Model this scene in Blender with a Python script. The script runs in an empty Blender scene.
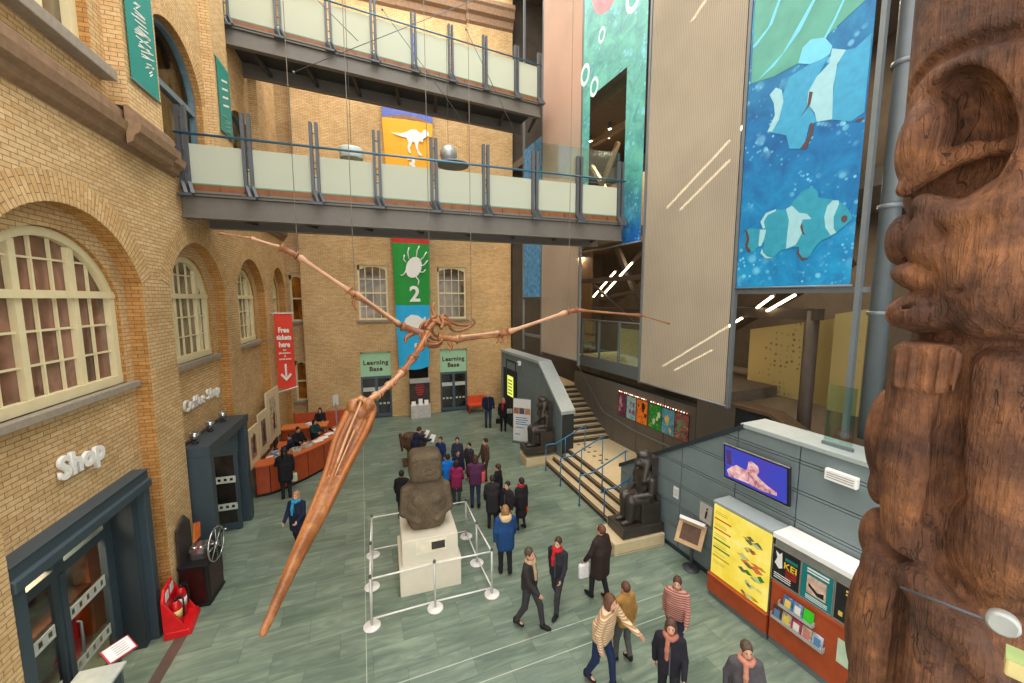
import bpy, bmesh, math, random
import numpy as np
from mathutils import Vector, Matrix, Euler
random.seed(7)
SC = bpy.context.scene
COL = SC.collection
R = math.radians
PI = math.pi
V = Vector
TH = math.atan(.083)                      # the right-hand side of the hall is turned by this much

def s2l(c):
    return tuple((x/12.92 if x <= .04045 else ((x+.055)/1.055)**2.4) for x in c)
def rgb(r, g, b):
    return s2l((r/255, g/255, b/255)) + (1.0,)

# ------------------------------------------------------------------ materials
class NT:
    def __init__(s, name):
        s.m = bpy.data.materials.new(name); s.m.use_nodes = True
        s.t = s.m.node_tree; s.t.nodes.clear()
        s.out = s.n('ShaderNodeOutputMaterial')
    def n(s, typ, **kw):
        nd = s.t.nodes.new(typ)
        for k, v in kw.items():
            if k.startswith('i_'):
                nd.inputs[k[2:].replace('_', ' ')].default_value = v
            else:
                setattr(nd, k, v)
        return nd
    def l(s, a, b): s.t.links.new(a, b)
    def bsdf(s, **kw):
        b = s.n('ShaderNodeBsdfPrincipled')
        for k, v in kw.items(): b.inputs[k].default_value = v
        s.l(b.outputs[0], s.out.inputs[0]); return b
    def coord(s, kind='Object', scale=(1, 1, 1), rot=(0, 0, 0)):
        tc = s.n('ShaderNodeTexCoord'); mp = s.n('ShaderNodeMapping')
        mp.inputs['Scale'].default_value = scale; mp.inputs['Rotation'].default_value = rot
        s.l(tc.outputs[kind], mp.inputs[0]); return mp.outputs[0]
    def noise(s, vec, scale, detail=4, rough=.55, dist=0):
        n = s.n('ShaderNodeTexNoise'); n.inputs['Scale'].default_value = scale
        n.inputs['Detail'].default_value = detail; n.inputs['Roughness'].default_value = rough
        n.inputs['Distortion'].default_value = dist
        if vec is not None: s.l(vec, n.inputs['Vector'])
        return n.outputs['Fac']
    def ramp(s, fac, stops, interp='LINEAR'):
        r = s.n('ShaderNodeValToRGB'); e = r.color_ramp.elements; r.color_ramp.interpolation = interp
        e[0].position, e[0].color = stops[0]; e[1].position, e[1].color = stops[-1]
        for p, c in stops[1:-1]:
            x = e.new(p); x.color = c
        s.l(fac, r.inputs[0]); return r.outputs[0]
    def mix(s, a, b, fac, mode='MIX'):
        m = s.n('ShaderNodeMix', data_type='RGBA', blend_type=mode)
        for sock, v in ((m.inputs[0], fac), (m.inputs[6], a), (m.inputs[7], b)):
            if hasattr(v, 'links'): s.l(v, sock)
            else: sock.default_value = v
        return m.outputs[2]
    def bump(s, b, h, strength=.3, dist=.02):
        n = s.n('ShaderNodeBump'); n.inputs['Strength'].default_value = strength; n.inputs['Distance'].default_value = dist
        s.l(h, n.inputs['Height']); s.l(n.outputs[0], b.inputs['Normal'])

def mul(c, k): return (c[0]*k, c[1]*k, c[2]*k, 1)
MATS = {}
def plain(name, col, rough=.6, metal=0., var=.12, scale=6., emit=None, spec=.5):
    """a plain surface with a slight procedural mottling"""
    if name in MATS: return MATS[name]
    t = NT(name); b = t.bsdf(Roughness=rough, Metallic=metal)
    b.inputs['Specular IOR Level'].default_value = spec
    f = t.noise(t.coord('Object'), scale, 3)
    c = t.ramp(f, [(.3, mul(col, 1-var)), (.7, mul(col, 1+var))])
    t.l(c, b.inputs['Base Color'])
    if emit:
        b.inputs['Emission Color'].default_value = col; b.inputs['Emission Strength'].default_value = emit
    MATS[name] = t.m; return t.m

def brick_mat(name, c1, c2, mortar, bw=.29, bh=.095, ms=.008, rot=0, dirt=True):
    t = NT(name); b = t.bsdf(Roughness=.85); b.inputs['Specular IOR Level'].default_value = .2
    uv = t.coord('UV', rot=(0, 0, rot))
    br = t.n('ShaderNodeTexBrick', offset=.5)
    br.inputs['Color1'].default_value = c1; br.inputs['Color2'].default_value = c2; br.inputs['Mortar'].default_value = mortar
    br.inputs['Scale'].default_value = 1.; br.inputs['Mortar Size'].default_value = ms; br.inputs['Mortar Smooth'].default_value = .25
    br.inputs['Brick Width'].default_value = bw; br.inputs['Row Height'].default_value = bh; br.inputs['Bias'].default_value = -.1
    t.l(uv, br.inputs['Vector'])
    n1 = t.noise(uv, .55, 5, .6); n2 = t.noise(uv, 14, 3)
    g1 = t.ramp(n1, [(.3, (.80, .78, .74, 1)), (.7, (1.1, 1.1, 1.08, 1))])
    g2 = t.ramp(n2, [(.3, (.86, .85, .84, 1)), (.7, (1.1, 1.1, 1.1, 1))])
    c = t.mix(br.outputs['Color'], g1, 1., 'MULTIPLY'); c = t.mix(c, g2, 1., 'MULTIPLY')
    t.l(c, b.inputs['Base Color'])
    inv = t.n('ShaderNodeMath', operation='SUBTRACT'); inv.inputs[0].default_value = 1.; t.l(br.outputs['Fac'], inv.inputs[1])
    t.bump(b, inv.outputs[0], .5, .015)
    MATS[name] = t.m; return t.m

def glass_mat(name, tint, alpha_t=.85, rough=.05):
    """thin clear pane: mostly transparent, partly glossy"""
    t = NT(name)
    tr = t.n('ShaderNodeBsdfTransparent'); tr.inputs[0].default_value = tint
    gl = t.n('ShaderNodeBsdfGlossy'); gl.inputs['Roughness'].default_value = rough; gl.inputs[0].default_value = (.9, .95, .95, 1)
    mx = t.n('ShaderNodeMixShader'); mx.inputs[0].default_value = 1-alpha_t
    t.l(tr.outputs[0], mx.inputs[1]); t.l(gl.outputs[0], mx.inputs[2]); t.l(mx.outputs[0], t.out.inputs[0])
    MATS[name] = t.m; return t.m

def frosted_mat(name, col, tr=.18, rough=.5):
    t = NT(name)
    d = t.n('ShaderNodeBsdfDiffuse'); d.inputs[0].default_value = col
    tl = t.n('ShaderNodeBsdfTranslucent'); tl.inputs[0].default_value = col
    tp = t.n('ShaderNodeBsdfTransparent'); tp.inputs[0].default_value = (.92, .97, .95, 1)
    m1 = t.n('ShaderNodeMixShader'); m1.inputs[0].default_value = .45
    m2 = t.n('ShaderNodeMixShader'); m2.inputs[0].default_value = tr
    t.l(d.outputs[0], m1.inputs[1]); t.l(tl.outputs[0], m1.inputs[2])
    t.l(m1.outputs[0], m2.inputs[1]); t.l(tp.outputs[0], m2.inputs[2]); t.l(m2.outputs[0], t.out.inputs[0])
    MATS[name] = t.m; return t.m

# ------------------------------------------------------------------ mesh builder
class MB:
    def __init__(s, M=None):
        s.v = []; s.f = []; s.mi = []; s.sm = []; s.uv = {}; s.M = M
    def add(s, verts, faces, mi=0, sm=False, uvs=None):
        o = len(s.v)
        for p in verts:
            p = V(p)
            s.v.append(tuple(s.M @ p) if s.M is not None else tuple(p))
        for k, f in enumerate(faces):
            if uvs is not None: s.uv[len(s.f)] = uvs[k]
            s.f.append([i+o for i in f]); s.mi.append(mi); s.sm.append(sm)
        return s
    def box(s, x0, y0, z0, x1, y1, z1, mi=0):
        if x0 > x1: x0, x1 = x1, x0
        if y0 > y1: y0, y1 = y1, y0
        if z0 > z1: z0, z1 = z1, z0
        e = .0005*((len(s.f)//6) % 5)          # overlapping boxes never share a face plane
        if min(x1-x0, y1-y0, z1-z0) > .012: x0 += e; x1 -= e; y0 += e; y1 -= e; z0 += e; z1 -= e
        vs = [(x, y, z) for x in (x0, x1) for y in (y0, y1) for z in (z0, z1)]
        return s.add(vs, [(0, 1, 3, 2), (4, 6, 7, 5), (0, 4, 5, 1), (2, 3, 7, 6), (0, 2, 6, 4), (1, 5, 7, 3)], mi)
    def obox(s, c, half, rot, mi=0):
        m = Matrix.Translation(c) @ (rot if isinstance(rot, Matrix) else Euler(rot).to_matrix().to_4x4())
        vs = [m @ V((x*half[0], y*half[1], z*half[2])) for x in (-1, 1) for y in (-1, 1) for z in (-1, 1)]
        return s.add(vs, [(0, 1, 3, 2), (4, 6, 7, 5), (0, 4, 5, 1), (2, 3, 7, 6), (0, 2, 6, 4), (1, 5, 7, 3)], mi)
    def bar(s, a, b, w, h, up=(0, 0, 1), mi=0):
        a, b = V(a), V(b); d = (b-a); L = d.length; d.normalize(); up = V(up)
        side = d.cross(up)
        if side.length < 1e-4: side = d.cross(V((1, 0, 0)))
        side.normalize(); u = side.cross(d)
        m = Matrix((side, d, u)).transposed().to_4x4(); m.translation = (a+b)/2
        return s.obox((0, 0, 0), (1, 1, 1), m @ Matrix.Diagonal((w/2, L/2, h/2, 1)), mi)
    def tube(s, pts, r, n=8, mi=0, cap=True, sm=True, flat=1.):
        pts = [V(p) for p in pts]; N = len(pts)
        rs = r if isinstance(r, (list, tuple)) else [r]*N
        vs = []; fs = []; prev = None
        for i, p in enumerate(pts):
            d = (pts[min(i+1, N-1)]-pts[max(i-1, 0)]).normalized()
            if prev is None:
                u = d.cross(V((0, 0, 1)))
                if u.length < .05: u = d.cross(V((1, 0, 0)))
            else:
                u = prev-d*prev.dot(d)
            u.normalize(); prev = u.copy(); w = d.cross(u)
            for k in range(n):
                a = 2*PI*k/n
                vs.append(p+u*math.cos(a)*rs[i]+w*math.sin(a)*rs[i]*flat)
        for i in range(N-1):
            for k in range(n):
                fs.append((i*n+k, i*n+(k+1) % n, (i+1)*n+(k+1) % n, (i+1)*n+k))
        s.add(vs, fs, mi, sm)
        if cap:
            s.add(vs[:n], [tuple(range(n-1, -1, -1))], mi); s.add(vs[-n:], [tuple(range(n))], mi)
        return s
    def lathe(s, prof, c=(0, 0, 0), n=20, mi=0, sm=True, axis='z'):
        vs = []; fs = []
        for r, z in prof:
            for k in range(n):
                a = 2*PI*k/n; p = (r*math.cos(a), r*math.sin(a), z)
                if axis == 'x': p = (p[2], p[0], p[1])
                if axis == 'y': p = (p[0], p[2], p[1])
                vs.append(V(p)+V(c))
        for i in range(len(prof)-1):
            for k in range(n):
                fs.append((i*n+k, i*n+(k+1) % n, (i+1)*n+(k+1) % n, (i+1)*n+k))
        s.add(vs, fs, mi, sm)
        if prof[0][0] > 1e-4: s.add(vs[:n], [tuple(range(n-1, -1, -1))], mi)
        if prof[-1][0] > 1e-4: s.add(vs[-n:], [tuple(range(n))], mi)
        return s
    def ball(s, c, r, n=12, mi=0):
        r = r if isinstance(r, (tuple, list)) else (r, r, r)
        vs = []; fs = []; m = max(4, n//2)
        for i in range(m+1):
            a = PI*i/m
            for k in range(n):
                b = 2*PI*k/n
                vs.append((c[0]+r[0]*math.sin(a)*math.cos(b), c[1]+r[1]*math.sin(a)*math.sin(b), c[2]+r[2]*math.cos(a)))
        for i in range(m):
            for k in range(n):
                fs.append((i*n+k, (i+1)*n+k, (i+1)*n+(k+1) % n, i*n+(k+1) % n))
        return s.add(vs, fs, mi, True)
    def prism(s, poly, d0, d1, plane='yz', mi=0, side_mi=None):
        """polygon (a,b) in a plane, extruded along the third axis from d0 to d1"""
        def P(a, b, d):
            return {'yz': (d, a, b), 'xz': (a, d, b), 'xy': (a, b, d)}[plane]
        n = len(poly)
        vs = [P(a, b, d0) for a, b in poly]+[P(a, b, d1) for a, b in poly]
        s.add(vs, [tuple(range(n)), tuple(range(2*n-1, n-1, -1))], mi)
        s.add(vs, [(i, i+n, (i+1) % n+n, (i+1) % n) for i in range(n)], mi if side_mi is None else side_mi)
        return s
    def quad(s, a, b, c, d, mi=0): return s.add([a, b, c, d], [(0, 1, 2, 3)], mi)
    def build(s, name, mats, parent=None, smooth=None, bevel=0., fixn=True):
        me = bpy.data.meshes.new(name)
        me.from_pydata([tuple(p) for p in s.v], [], s.f)
        for m in (mats if isinstance(mats, (list, tuple)) else [mats]): me.materials.append(m)
        me.polygons.foreach_set('material_index', s.mi)
        me.polygons.foreach_set('use_smooth', [bool(x) if smooth is None else smooth for x in s.sm])
        if fixn:
            bm = bmesh.new(); bm.from_mesh(me); bmesh.ops.remove_doubles(bm, verts=bm.verts, dist=1e-5) if not s.uv else None
            bmesh.ops.recalc_face_normals(bm, faces=bm.faces); bm.to_mesh(me); bm.free()
        uvl = me.uv_layers.new(name='UVMap'); data = np.zeros((len(me.loops), 2), 'f')
        co = np.zeros(len(me.vertices)*3, 'f'); me.vertices.foreach_get('co', co); co = co.reshape(-1, 3)
        for p in me.polygons:
            if p.index in s.uv and len(s.uv) and len(me.polygons) == len(s.f):
                q = s.uv[p.index]; src = s.f[p.index]; loop_v = [me.loops[i].vertex_index for i in p.loop_indices]
                for li, vi in zip(p.loop_indices, loop_v): data[li] = q[src.index(vi)]
                continue
            nx, ny, nz = (abs(x) for x in p.normal)
            ax = (1, 2) if nx >= ny and nx >= nz else ((0, 2) if ny >= nz else (0, 1))
            for li in p.loop_indices:
                c = co[me.loops[li].vertex_index]; data[li] = (c[ax[0]], c[ax[1]])
        uvl.data.foreach_set('uv', data.ravel())
        me.update()
        o = bpy.data.objects.new(name, me); COL.objects.link(o)
        if parent is not None: o.parent = parent
        if bevel:
            b = o.modifiers.new('bevel', 'BEVEL'); b.width = bevel; b.segments = 2; b.limit_method = 'ANGLE'; b.angle_limit = R(40)
        return o

def thing(name, label, cat, loc=(0, 0, 0), rz=0., group=None):
    o = bpy.data.objects.new(name, None); COL.objects.link(o); o.empty_display_size = .2
    o.location = loc; o.rotation_euler = (0, 0, rz)
    return tag(o, label, cat, group)
def tag(o, label, cat, group=None, kind=None):
    o['label'] = label; o['category'] = cat
    if group: o['group'] = group
    if kind: o['kind'] = kind
    return o
def struct(o): o['kind'] = 'structure'; return o
def dup(root, loc, rz=None, label=None, group=None):
    r = root.copy(); COL.objects.link(r); r.location = loc
    if rz is not None: r.rotation_euler = (0, 0, rz)
    if label: r['label'] = label
    if group: r['group'] = group
    def rec(src, dst):
        for ch in src.children:
            c = ch.copy(); COL.objects.link(c); c.parent = dst; rec(ch, c)
    rec(root, r); return r
def lbl(o, t): o['label'] = t; return o
def rframe(x0, u=0., v=0., z=0.):
    """matrix of the right-hand frames: u into the wall, v along it"""
    return Matrix.Translation((x0, 0, 0)) @ Matrix.Rotation(TH, 4, 'Z') @ Matrix.Translation((u, v, z))

def text_mesh(txt, size, depth, mat, name, parent=None, M=None, align='CENTER', bold=0., space=1., shear=0., xs=1., line=1.):
    cu = bpy.data.curves.new('txt', 'FONT'); cu.body = txt; cu.size = size; cu.extrude = depth/2; cu.align_x = align; cu.align_y = 'CENTER'
    cu.offset = bold; cu.space_character = space; cu.shear = shear; cu.space_line = line; cu.resolution_u = 3
    t = bpy.data.objects.new('txt', cu); COL.objects.link(t)
    dg = bpy.context.evaluated_depsgraph_get(); dg.update()
    me = bpy.data.meshes.new_from_object(t.evaluated_get(dg)); me.name = name
    bpy.data.objects.remove(t); bpy.data.curves.remove(cu)
    me.materials.clear(); me.materials.append(mat)
    if xs != 1.: me.transform(Matrix.Diagonal((xs, 1, 1, 1)))
    if M is not None: me.transform(M)
    o = bpy.data.objects.new(name, me); COL.objects.link(o)
    if parent is not None: o.parent = parent
    return o
# text planes: TXL on the left wall (reads along +y, faces +x); TXB on the back wall (faces -y); TXR right side (faces -u, reads along -v)
def TXL(x, y, z): return Matrix(((0, 0, 1, x), (1, 0, 0, y), (0, 1, 0, z), (0, 0, 0, 1)))
def TXB(x, y, z): return Matrix(((1, 0, 0, x), (0, 0, -1, y), (0, 1, 0, z), (0, 0, 0, 1)))
def TXR(u, v, z): return Matrix(((0, 0, -1, u), (-1, 0, 0, v), (0, 1, 0, z), (0, 0, 0, 1)))

# ------------------------------------------------------------------ implicit surfaces for sculpted things
class SDF:
    """smooth union of round shapes, meshed as one closed surface"""
    def __init__(s, h=.012): s.h = h; s.ops = []
    def cap(s, a, b, ra, rb=None, k=.03, sub=False, flat=None):
        s.ops.append(('cap', V(a), V(b), ra, ra if rb is None else rb, k, sub)); return s
    def chain(s, pts, rs, k=.03, sub=False):
        for i in range(len(pts)-1):
            s.cap(pts[i], pts[i+1], rs[i] if isinstance(rs, (list, tuple)) else rs, rs[i+1] if isinstance(rs, (list, tuple)) else rs, k, sub)
        return s
    def ell(s, c, r, rot=(0, 0, 0), k=.03, sub=False):
        s.ops.append(('ell', V(c), V(r), Euler(rot).to_matrix(), None, k, sub)); return s
    def box(s, c, half, rot=(0, 0, 0), rnd=.02, k=.03, sub=False):
        s.ops.append(('box', V(c), V(half), Euler(rot).to_matrix(), rnd, k, sub)); return s
    def bounds(s, op):
        if op[0] == 'cap':
            r = max(op[3], op[4]); a, b = op[1], op[2]
            return [min(a[i], b[i])-r for i in range(3)], [max(a[i], b[i])+r for i in range(3)]
        e = [sum(abs(op[3][i][j])*op[2][j] for j in range(3)) for i in range(3)]
        return [op[1][i]-e[i] for i in range(3)], [op[1][i]+e[i] for i in range(3)]
    def mesh(s, clipz=None, warp=None):
        h = s.h
        bs = [s.bounds(o) for o in s.ops if not o[6]]
        lo = np.array([min(b[0][i] for b in bs) for i in range(3)])-4*h
        hi = np.array([max(b[1][i] for b in bs) for i in range(3)])+4*h
        n = np.ceil((hi-lo)/h).astype(int)+1
        D = np.full(n, 1., 'f')
        for op in s.ops:
            k = op[5]; b0, b1 = s.bounds(op); m = k+3*h
            i0 = np.clip(np.floor((np.array(b0)-m-lo)/h).astype(int), 0, n-1); i1 = np.clip(np.ceil((np.array(b1)+m-lo)/h).astype(int)+1, 1, n)
            if np.any(i1 <= i0): continue
            ax = [(lo[i]+h*np.arange(i0[i], i1[i])).astype('f') for i in range(3)]
            X, Y, Z = np.meshgrid(*ax, indexing='ij')
            if op[0] == 'cap':
                a, b = op[1], op[2]; d = b-a; L2 = max(d.length_squared, 1e-9)
                t = np.clip(((X-a.x)*d.x+(Y-a.y)*d.y+(Z-a.z)*d.z)/L2, 0, 1)
                q = np.sqrt((X-a.x-t*d.x)**2+(Y-a.y-t*d.y)**2+(Z-a.z-t*d.z)**2)-(op[3]+(op[4]-op[3])*t)
            else:
                c, r, M = op[1], op[2], op[3].transposed()
                x, y, z = X-c.x, Y-c.y, Z-c.z
                lx = M[0][0]*x+M[0][1]*y+M[0][2]*z; ly = M[1][0]*x+M[1][1]*y+M[1][2]*z; lz = M[2][0]*x+M[2][1]*y+M[2][2]*z
                if op[0] == 'ell':
                    k0 = np.sqrt((lx/r.x)**2+(ly/r.y)**2+(lz/r.z)**2); k1 = np.sqrt((lx/r.x**2)**2+(ly/r.y**2)**2+(lz/r.z**2)**2)+1e-6
                    q = k0*(k0-1)/k1
                else:
                    rd = op[4]; qx, qy, qz = np.abs(lx)-r.x+rd, np.abs(ly)-r.y+rd, np.abs(lz)-r.z+rd
                    q = np.sqrt(np.maximum(qx, 0)**2+np.maximum(qy, 0)**2+np.maximum(qz, 0)**2)+np.minimum(np.maximum(qx, np.maximum(qy, qz)), 0)-rd
            sl = tuple(slice(i0[i], i1[i]) for i in range(3)); d0 = D[sl]
            if op[6]:
                q = -q; hh = np.maximum(k-np.abs(d0-q), 0)/max(k, 1e-6); D[sl] = np.maximum(d0, q)+hh*hh*k*.25
            else:
                hh = np.maximum(k-np.abs(d0-q), 0)/max(k, 1e-6); D[sl] = np.minimum(d0, q)-hh*hh*k*.25
        if clipz is not None:
            zz = lo[2]+h*np.arange(n[2]); D = np.maximum(D, (clipz-zz)[None, None, :].astype('f'))
        # surface nets
        S = D < 0
        c = S[:-1, :-1, :-1].astype('i1')
        cnt = sum(S[i:n[0]-1+i, j:n[1]-1+j, k:n[2]-1+k].astype('i1') for i in (0, 1) for j in (0, 1) for k in (0, 1))
        act = (cnt > 0) & (cnt < 8); idx = np.full(act.shape, -1, 'i4'); ijk = np.argwhere(act); idx[act] = np.arange(len(ijk))
        P = np.zeros((len(ijk), 3), 'f8'); W = np.zeros(len(ijk))
        for a in range(3):
            for u in (0, 1):
                for w in (0, 1):
                    o0 = [0, 0, 0]; o0[(a+1) % 3] = u; o0[(a+2) % 3] = w; o1 = list(o0); o1[a] = 1
                    p0 = ijk+o0; p1 = ijk+o1
                    d0 = D[p0[:, 0], p0[:, 1], p0[:, 2]]; d1 = D[p1[:, 0], p1[:, 1], p1[:, 2]]
                    x = (d0 < 0) != (d1 < 0); t = np.where(x, d0/np.where(np.abs(d0-d1) < 1e-9, 1, d0-d1), 0)
                    q = p0.astype('f8'); q[:, a] += t; P[x] += q[x]; W[x] += 1
        P = P/W[:, None]*h+lo
        F = []
        for a in range(3):
            b, c2 = (a+1) % 3, (a+2) % 3
            s0 = [slice(None)]*3; s1 = [slice(None)]*3; s0[a] = slice(0, n[a]-1); s1[a] = slice(1, n[a])
            cr = S[tuple(s0)] != S[tuple(s1)]; e = np.argwhere(cr); e = e[(e[:, b] > 0) & (e[:, c2] > 0) & (e[:, b] < n[b]-1) & (e[:, c2] < n[c2]-1)]
            fl = S[tuple(s0)][e[:, 0], e[:, 1], e[:, 2]]
            def g(db, dc):
                q = e.copy(); q[:, b] += db; q[:, c2] += dc; return idx[q[:, 0], q[:, 1], q[:, 2]]
            q = np.stack([g(-1, -1), g(0, -1), g(0, 0), g(-1, 0)], 1); q[~fl] = q[~fl][:, ::-1]; F.append(q)
        F = np.concatenate(F); F = F[(F >= 0).all(1)]
        if warp is not None: P = warp(P)
        return P, F
    def build(s, name, mat, parent=None, clipz=None, warp=None):
        P, F = s.mesh(clipz, warp)
        me = bpy.data.meshes.new(name); me.vertices.add(len(P)); me.vertices.foreach_set('co', P.astype('f').ravel())
        me.loops.add(len(F)*4); me.loops.foreach_set('vertex_index', F.astype('i4').ravel())
        me.polygons.add(len(F)); me.polygons.foreach_set('loop_start', np.arange(0, len(F)*4, 4, dtype='i4'))
        me.polygons.foreach_set('use_smooth', np.ones(len(F), bool))
        me.materials.append(mat); me.update(calc_edges=True); me.validate()
        o = bpy.data.objects.new(name, me); COL.objects.link(o)
        if parent is not None: o.parent = parent
        return o
# ================================================================== camera, sky
cam_d = bpy.data.cameras.new('camera'); cam = bpy.data.objects.new('camera', cam_d); COL.objects.link(cam); SC.camera = cam
PITCH = math.atan(42.5/390); YAW = math.atan(131*math.cos(PITCH)/390)
cam.location = (0, 0, 6.6); cam.rotation_euler = (PI/2-PITCH, 0, -YAW)
cam_d.sensor_width = 36; cam_d.lens = 36*390/1024; cam_d.clip_start = .05
SC.view_settings.view_transform = 'Standard'; SC.view_settings.look = 'None'; SC.view_settings.gamma = 1
SC.view_settings.use_curve_mapping = False; SC.view_settings.exposure = 1.28
w = bpy.data.worlds.new('daylight'); SC.world = w; w.use_nodes = True
bg = w.node_tree.nodes['Background']; bg.inputs[0].default_value = (1, .97, .93, 1); bg.inputs[1].default_value = 1.0

# ================================================================== shared materials
BRICK = brick_mat('buff_brick', rgb(224, 192, 144), rgb(208, 170, 118), rgb(146, 118, 86), bw=.23, bh=.072, ms=.006)
ARCHB = brick_mat('arch_brick', rgb(220, 186, 136), rgb(204, 164, 110), rgb(142, 112, 80), bw=.22, bh=.072, ms=.006)
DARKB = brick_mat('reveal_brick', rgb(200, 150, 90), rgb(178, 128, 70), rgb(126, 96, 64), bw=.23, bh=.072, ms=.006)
CREAMP = plain('cream_paint', rgb(226, 212, 168), .5, var=.04)
STONE = plain('sill_stone', rgb(150, 138, 122), .8, scale=14)
STRINGS = plain('string_stone', rgb(142, 112, 84), .75, scale=9, var=.18)
SLATEP = plain('slate_paint', rgb(58, 72, 80), .45, var=.06)
SLATED = plain('dark_slate_paint', rgb(40, 50, 56), .5, var=.06)
STEEL = plain('grey_steel', rgb(112, 120, 124), .45, .25, var=.05)
STEELD = plain('dark_steel', rgb(84, 88, 92), .5, .25, var=.06)
GIRD = plain('girder_paint', rgb(104, 99, 91), .5, var=.06)
TIMBER = plain('orange_timber', rgb(196, 116, 48), .5, var=.16, scale=5)
BLACK = plain('black', rgb(22, 22, 24), .5)
WHITE = plain('white', rgb(236, 236, 232), .5, var=.03)
GLASS = glass_mat('clear_glass', (.86, .95, .93, 1), .88)
def pane_mat(name, c1, c2):
    t = NT(name); b = t.bsdf(Roughness=.08); b.inputs['Specular IOR Level'].default_value = .6
    f = t.noise(t.coord('Object', (1, 1.4, .8)), 1.3, 3, .5, .8)
    t.l(t.ramp(f, [(.35, c1), (.5, c2), (.62, mul(c2, 1.5))]), b.inputs['Base Color']); MATS[name] = t.m; return t.m
PANE = pane_mat('room_behind_pane', rgb(92, 62, 50), rgb(128, 92, 76))
PANEB = pane_mat('blind_behind_pane', rgb(74, 62, 50), rgb(120, 104, 80))
PANEO = pane_mat('orange_room_pane', rgb(90, 52, 20), rgb(150, 96, 36))
PANED = pane_mat('dark_glass', rgb(26, 24, 24), rgb(44, 40, 38))

def floor_mat():
    t = NT('green_slate_floor'); b = t.bsdf(Roughness=.38); b.inputs['Specular IOR Level'].default_value = .4
    uv = t.coord('UV', rot=(0, 0, R(-3)))
    br = t.n('ShaderNodeTexBrick', offset=.5); t.l(uv, br.inputs['Vector'])
    br.inputs['Color1'].default_value = rgb(120, 136, 122); br.inputs['Color2'].default_value = rgb(102, 120, 106); br.inputs['Mortar'].default_value = rgb(98, 114, 102)
    for k, v in (('Scale', 1.), ('Mortar Size', .006), ('Brick Width', 1.15), ('Row Height', .6), ('Bias', -.2)): br.inputs[k].default_value = v
    tile = t.n('ShaderNodeTexBrick', offset=.5); t.l(uv, tile.inputs['Vector'])
    for k, v in (('Scale', 1.), ('Mortar Size', 0.), ('Brick Width', 1.15), ('Row Height', .6)): tile.inputs[k].default_value = v
    tile.inputs['Color1'].default_value = (0, 0, 0, 1); tile.inputs['Color2'].default_value = (1, 1, 1, 1)
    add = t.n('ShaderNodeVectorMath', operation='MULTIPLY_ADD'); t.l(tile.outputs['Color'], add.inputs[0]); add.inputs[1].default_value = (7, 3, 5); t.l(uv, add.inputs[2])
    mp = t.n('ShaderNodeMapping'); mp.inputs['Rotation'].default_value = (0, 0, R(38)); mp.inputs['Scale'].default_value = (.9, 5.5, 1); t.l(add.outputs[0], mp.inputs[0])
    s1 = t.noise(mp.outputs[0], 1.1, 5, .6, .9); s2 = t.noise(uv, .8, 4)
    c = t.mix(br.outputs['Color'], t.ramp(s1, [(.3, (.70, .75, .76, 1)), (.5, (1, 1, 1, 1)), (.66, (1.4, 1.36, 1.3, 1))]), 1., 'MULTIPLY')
    c = t.mix(c, t.ramp(s2, [(.3, (.86, .88, .88, 1)), (.7, (1.12, 1.1, 1.08, 1))]), 1., 'MULTIPLY')
    t.l(c, b.inputs['Base Color'])
    MATS['floor'] = t.m; return t.m
FLOOR = floor_mat()

# ================================================================== floor
f = MB(); f.box(-7, -4, -.3, 15, 25, 0); struct(f.build('floor', FLOOR))
# inlaid bands of the floor
f = MB(); f.box(-4.05, -2, 0, -3.85, 9.2, .003); struct(f.build('trim_1', plain('brown_slate', rgb(92, 78, 70), .4)))
PALE = plain('pale_joint', rgb(176, 184, 170), .5)
f = MB(Matrix.Rotation(R(2.6), 4, 'Z'))
f.box(-.17, 0, 0, -.155, 22, .003); f.box(-3.2, 6.35, 0, 6.4, 6.37, .003); f.box(-.155, 5.85, 0, 6.4, 5.868, .003)
struct(f.build('trim_2', PALE))

# ================================================================== left wall
XF = -4.31; XI = -4.57; XW = -4.72
BAYS = [7.66, 11.96, 16.1, 20.0]
def arc(yc, half, zs, rise, n=24):
    Rr = (half*half+rise*rise)/(2*rise); zc = zs+rise-Rr; a0 = math.asin(min(1, half/Rr))
    if rise > half: a0 = PI-a0
    return [(yc+Rr*math.sin(-a0+2*a0*i/n), zc+Rr*math.cos(-a0+2*a0*i/n)) for i in range(n+1)]
def wall_strip(mb, x, ya, yb, za, zb, ops, depth=0., mi=0, rmi=1, P=lambda a, x, z: (x, a, z)):
    """a wall sheet from ya to yb and za to zb at x, with arched or square openings (yc, half, z0, zs, rise) and reveals"""
    ops = sorted(ops); y = ya
    def q(a0, b0, a1, b1):
        mb.quad(P(a0, x, b0), P(a1, x, b0), P(a1, x, b1), P(a0, x, b1), mi)
    for yc, half, z0, zs, rise in ops:
        l, r = yc-half, yc+half
        q(y, za, l, zb)
        if z0 > za: q(l, za, r, z0)
        top = arc(yc, half, zs, rise) if rise > 0 else [(l, zs), (r, zs)]
        for (a, b), (c, d) in zip(top[:-1], top[1:]):
            mb.quad(P(a, x, b), P(c, x, d), P(c, x, zb), P(a, x, zb), mi)
        if depth:
            for (a, b), (c, d) in zip(top[:-1], top[1:]): mb.quad(P(a, x, b), P(c, x, d), P(c, x+depth, d), P(a, x+depth, b), rmi)
            for yy in (l, r): mb.quad(P(yy, x, z0), P(yy, x, zs), P(yy, x+depth, zs), P(yy, x+depth, z0), rmi)
            if z0 > za: mb.quad(P(l, x, z0), P(r, x, z0), P(r, x+depth, z0), P(l, x+depth, z0), rmi)
        y = r
    q(y, za, yb, zb)
m = MB()
HALF = [1.68, 1.55, 1.55, 1.1]
lower = [(yc, hw, 0, 6.88, 1.1) for yc, hw in zip(BAYS, HALF)]
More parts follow.
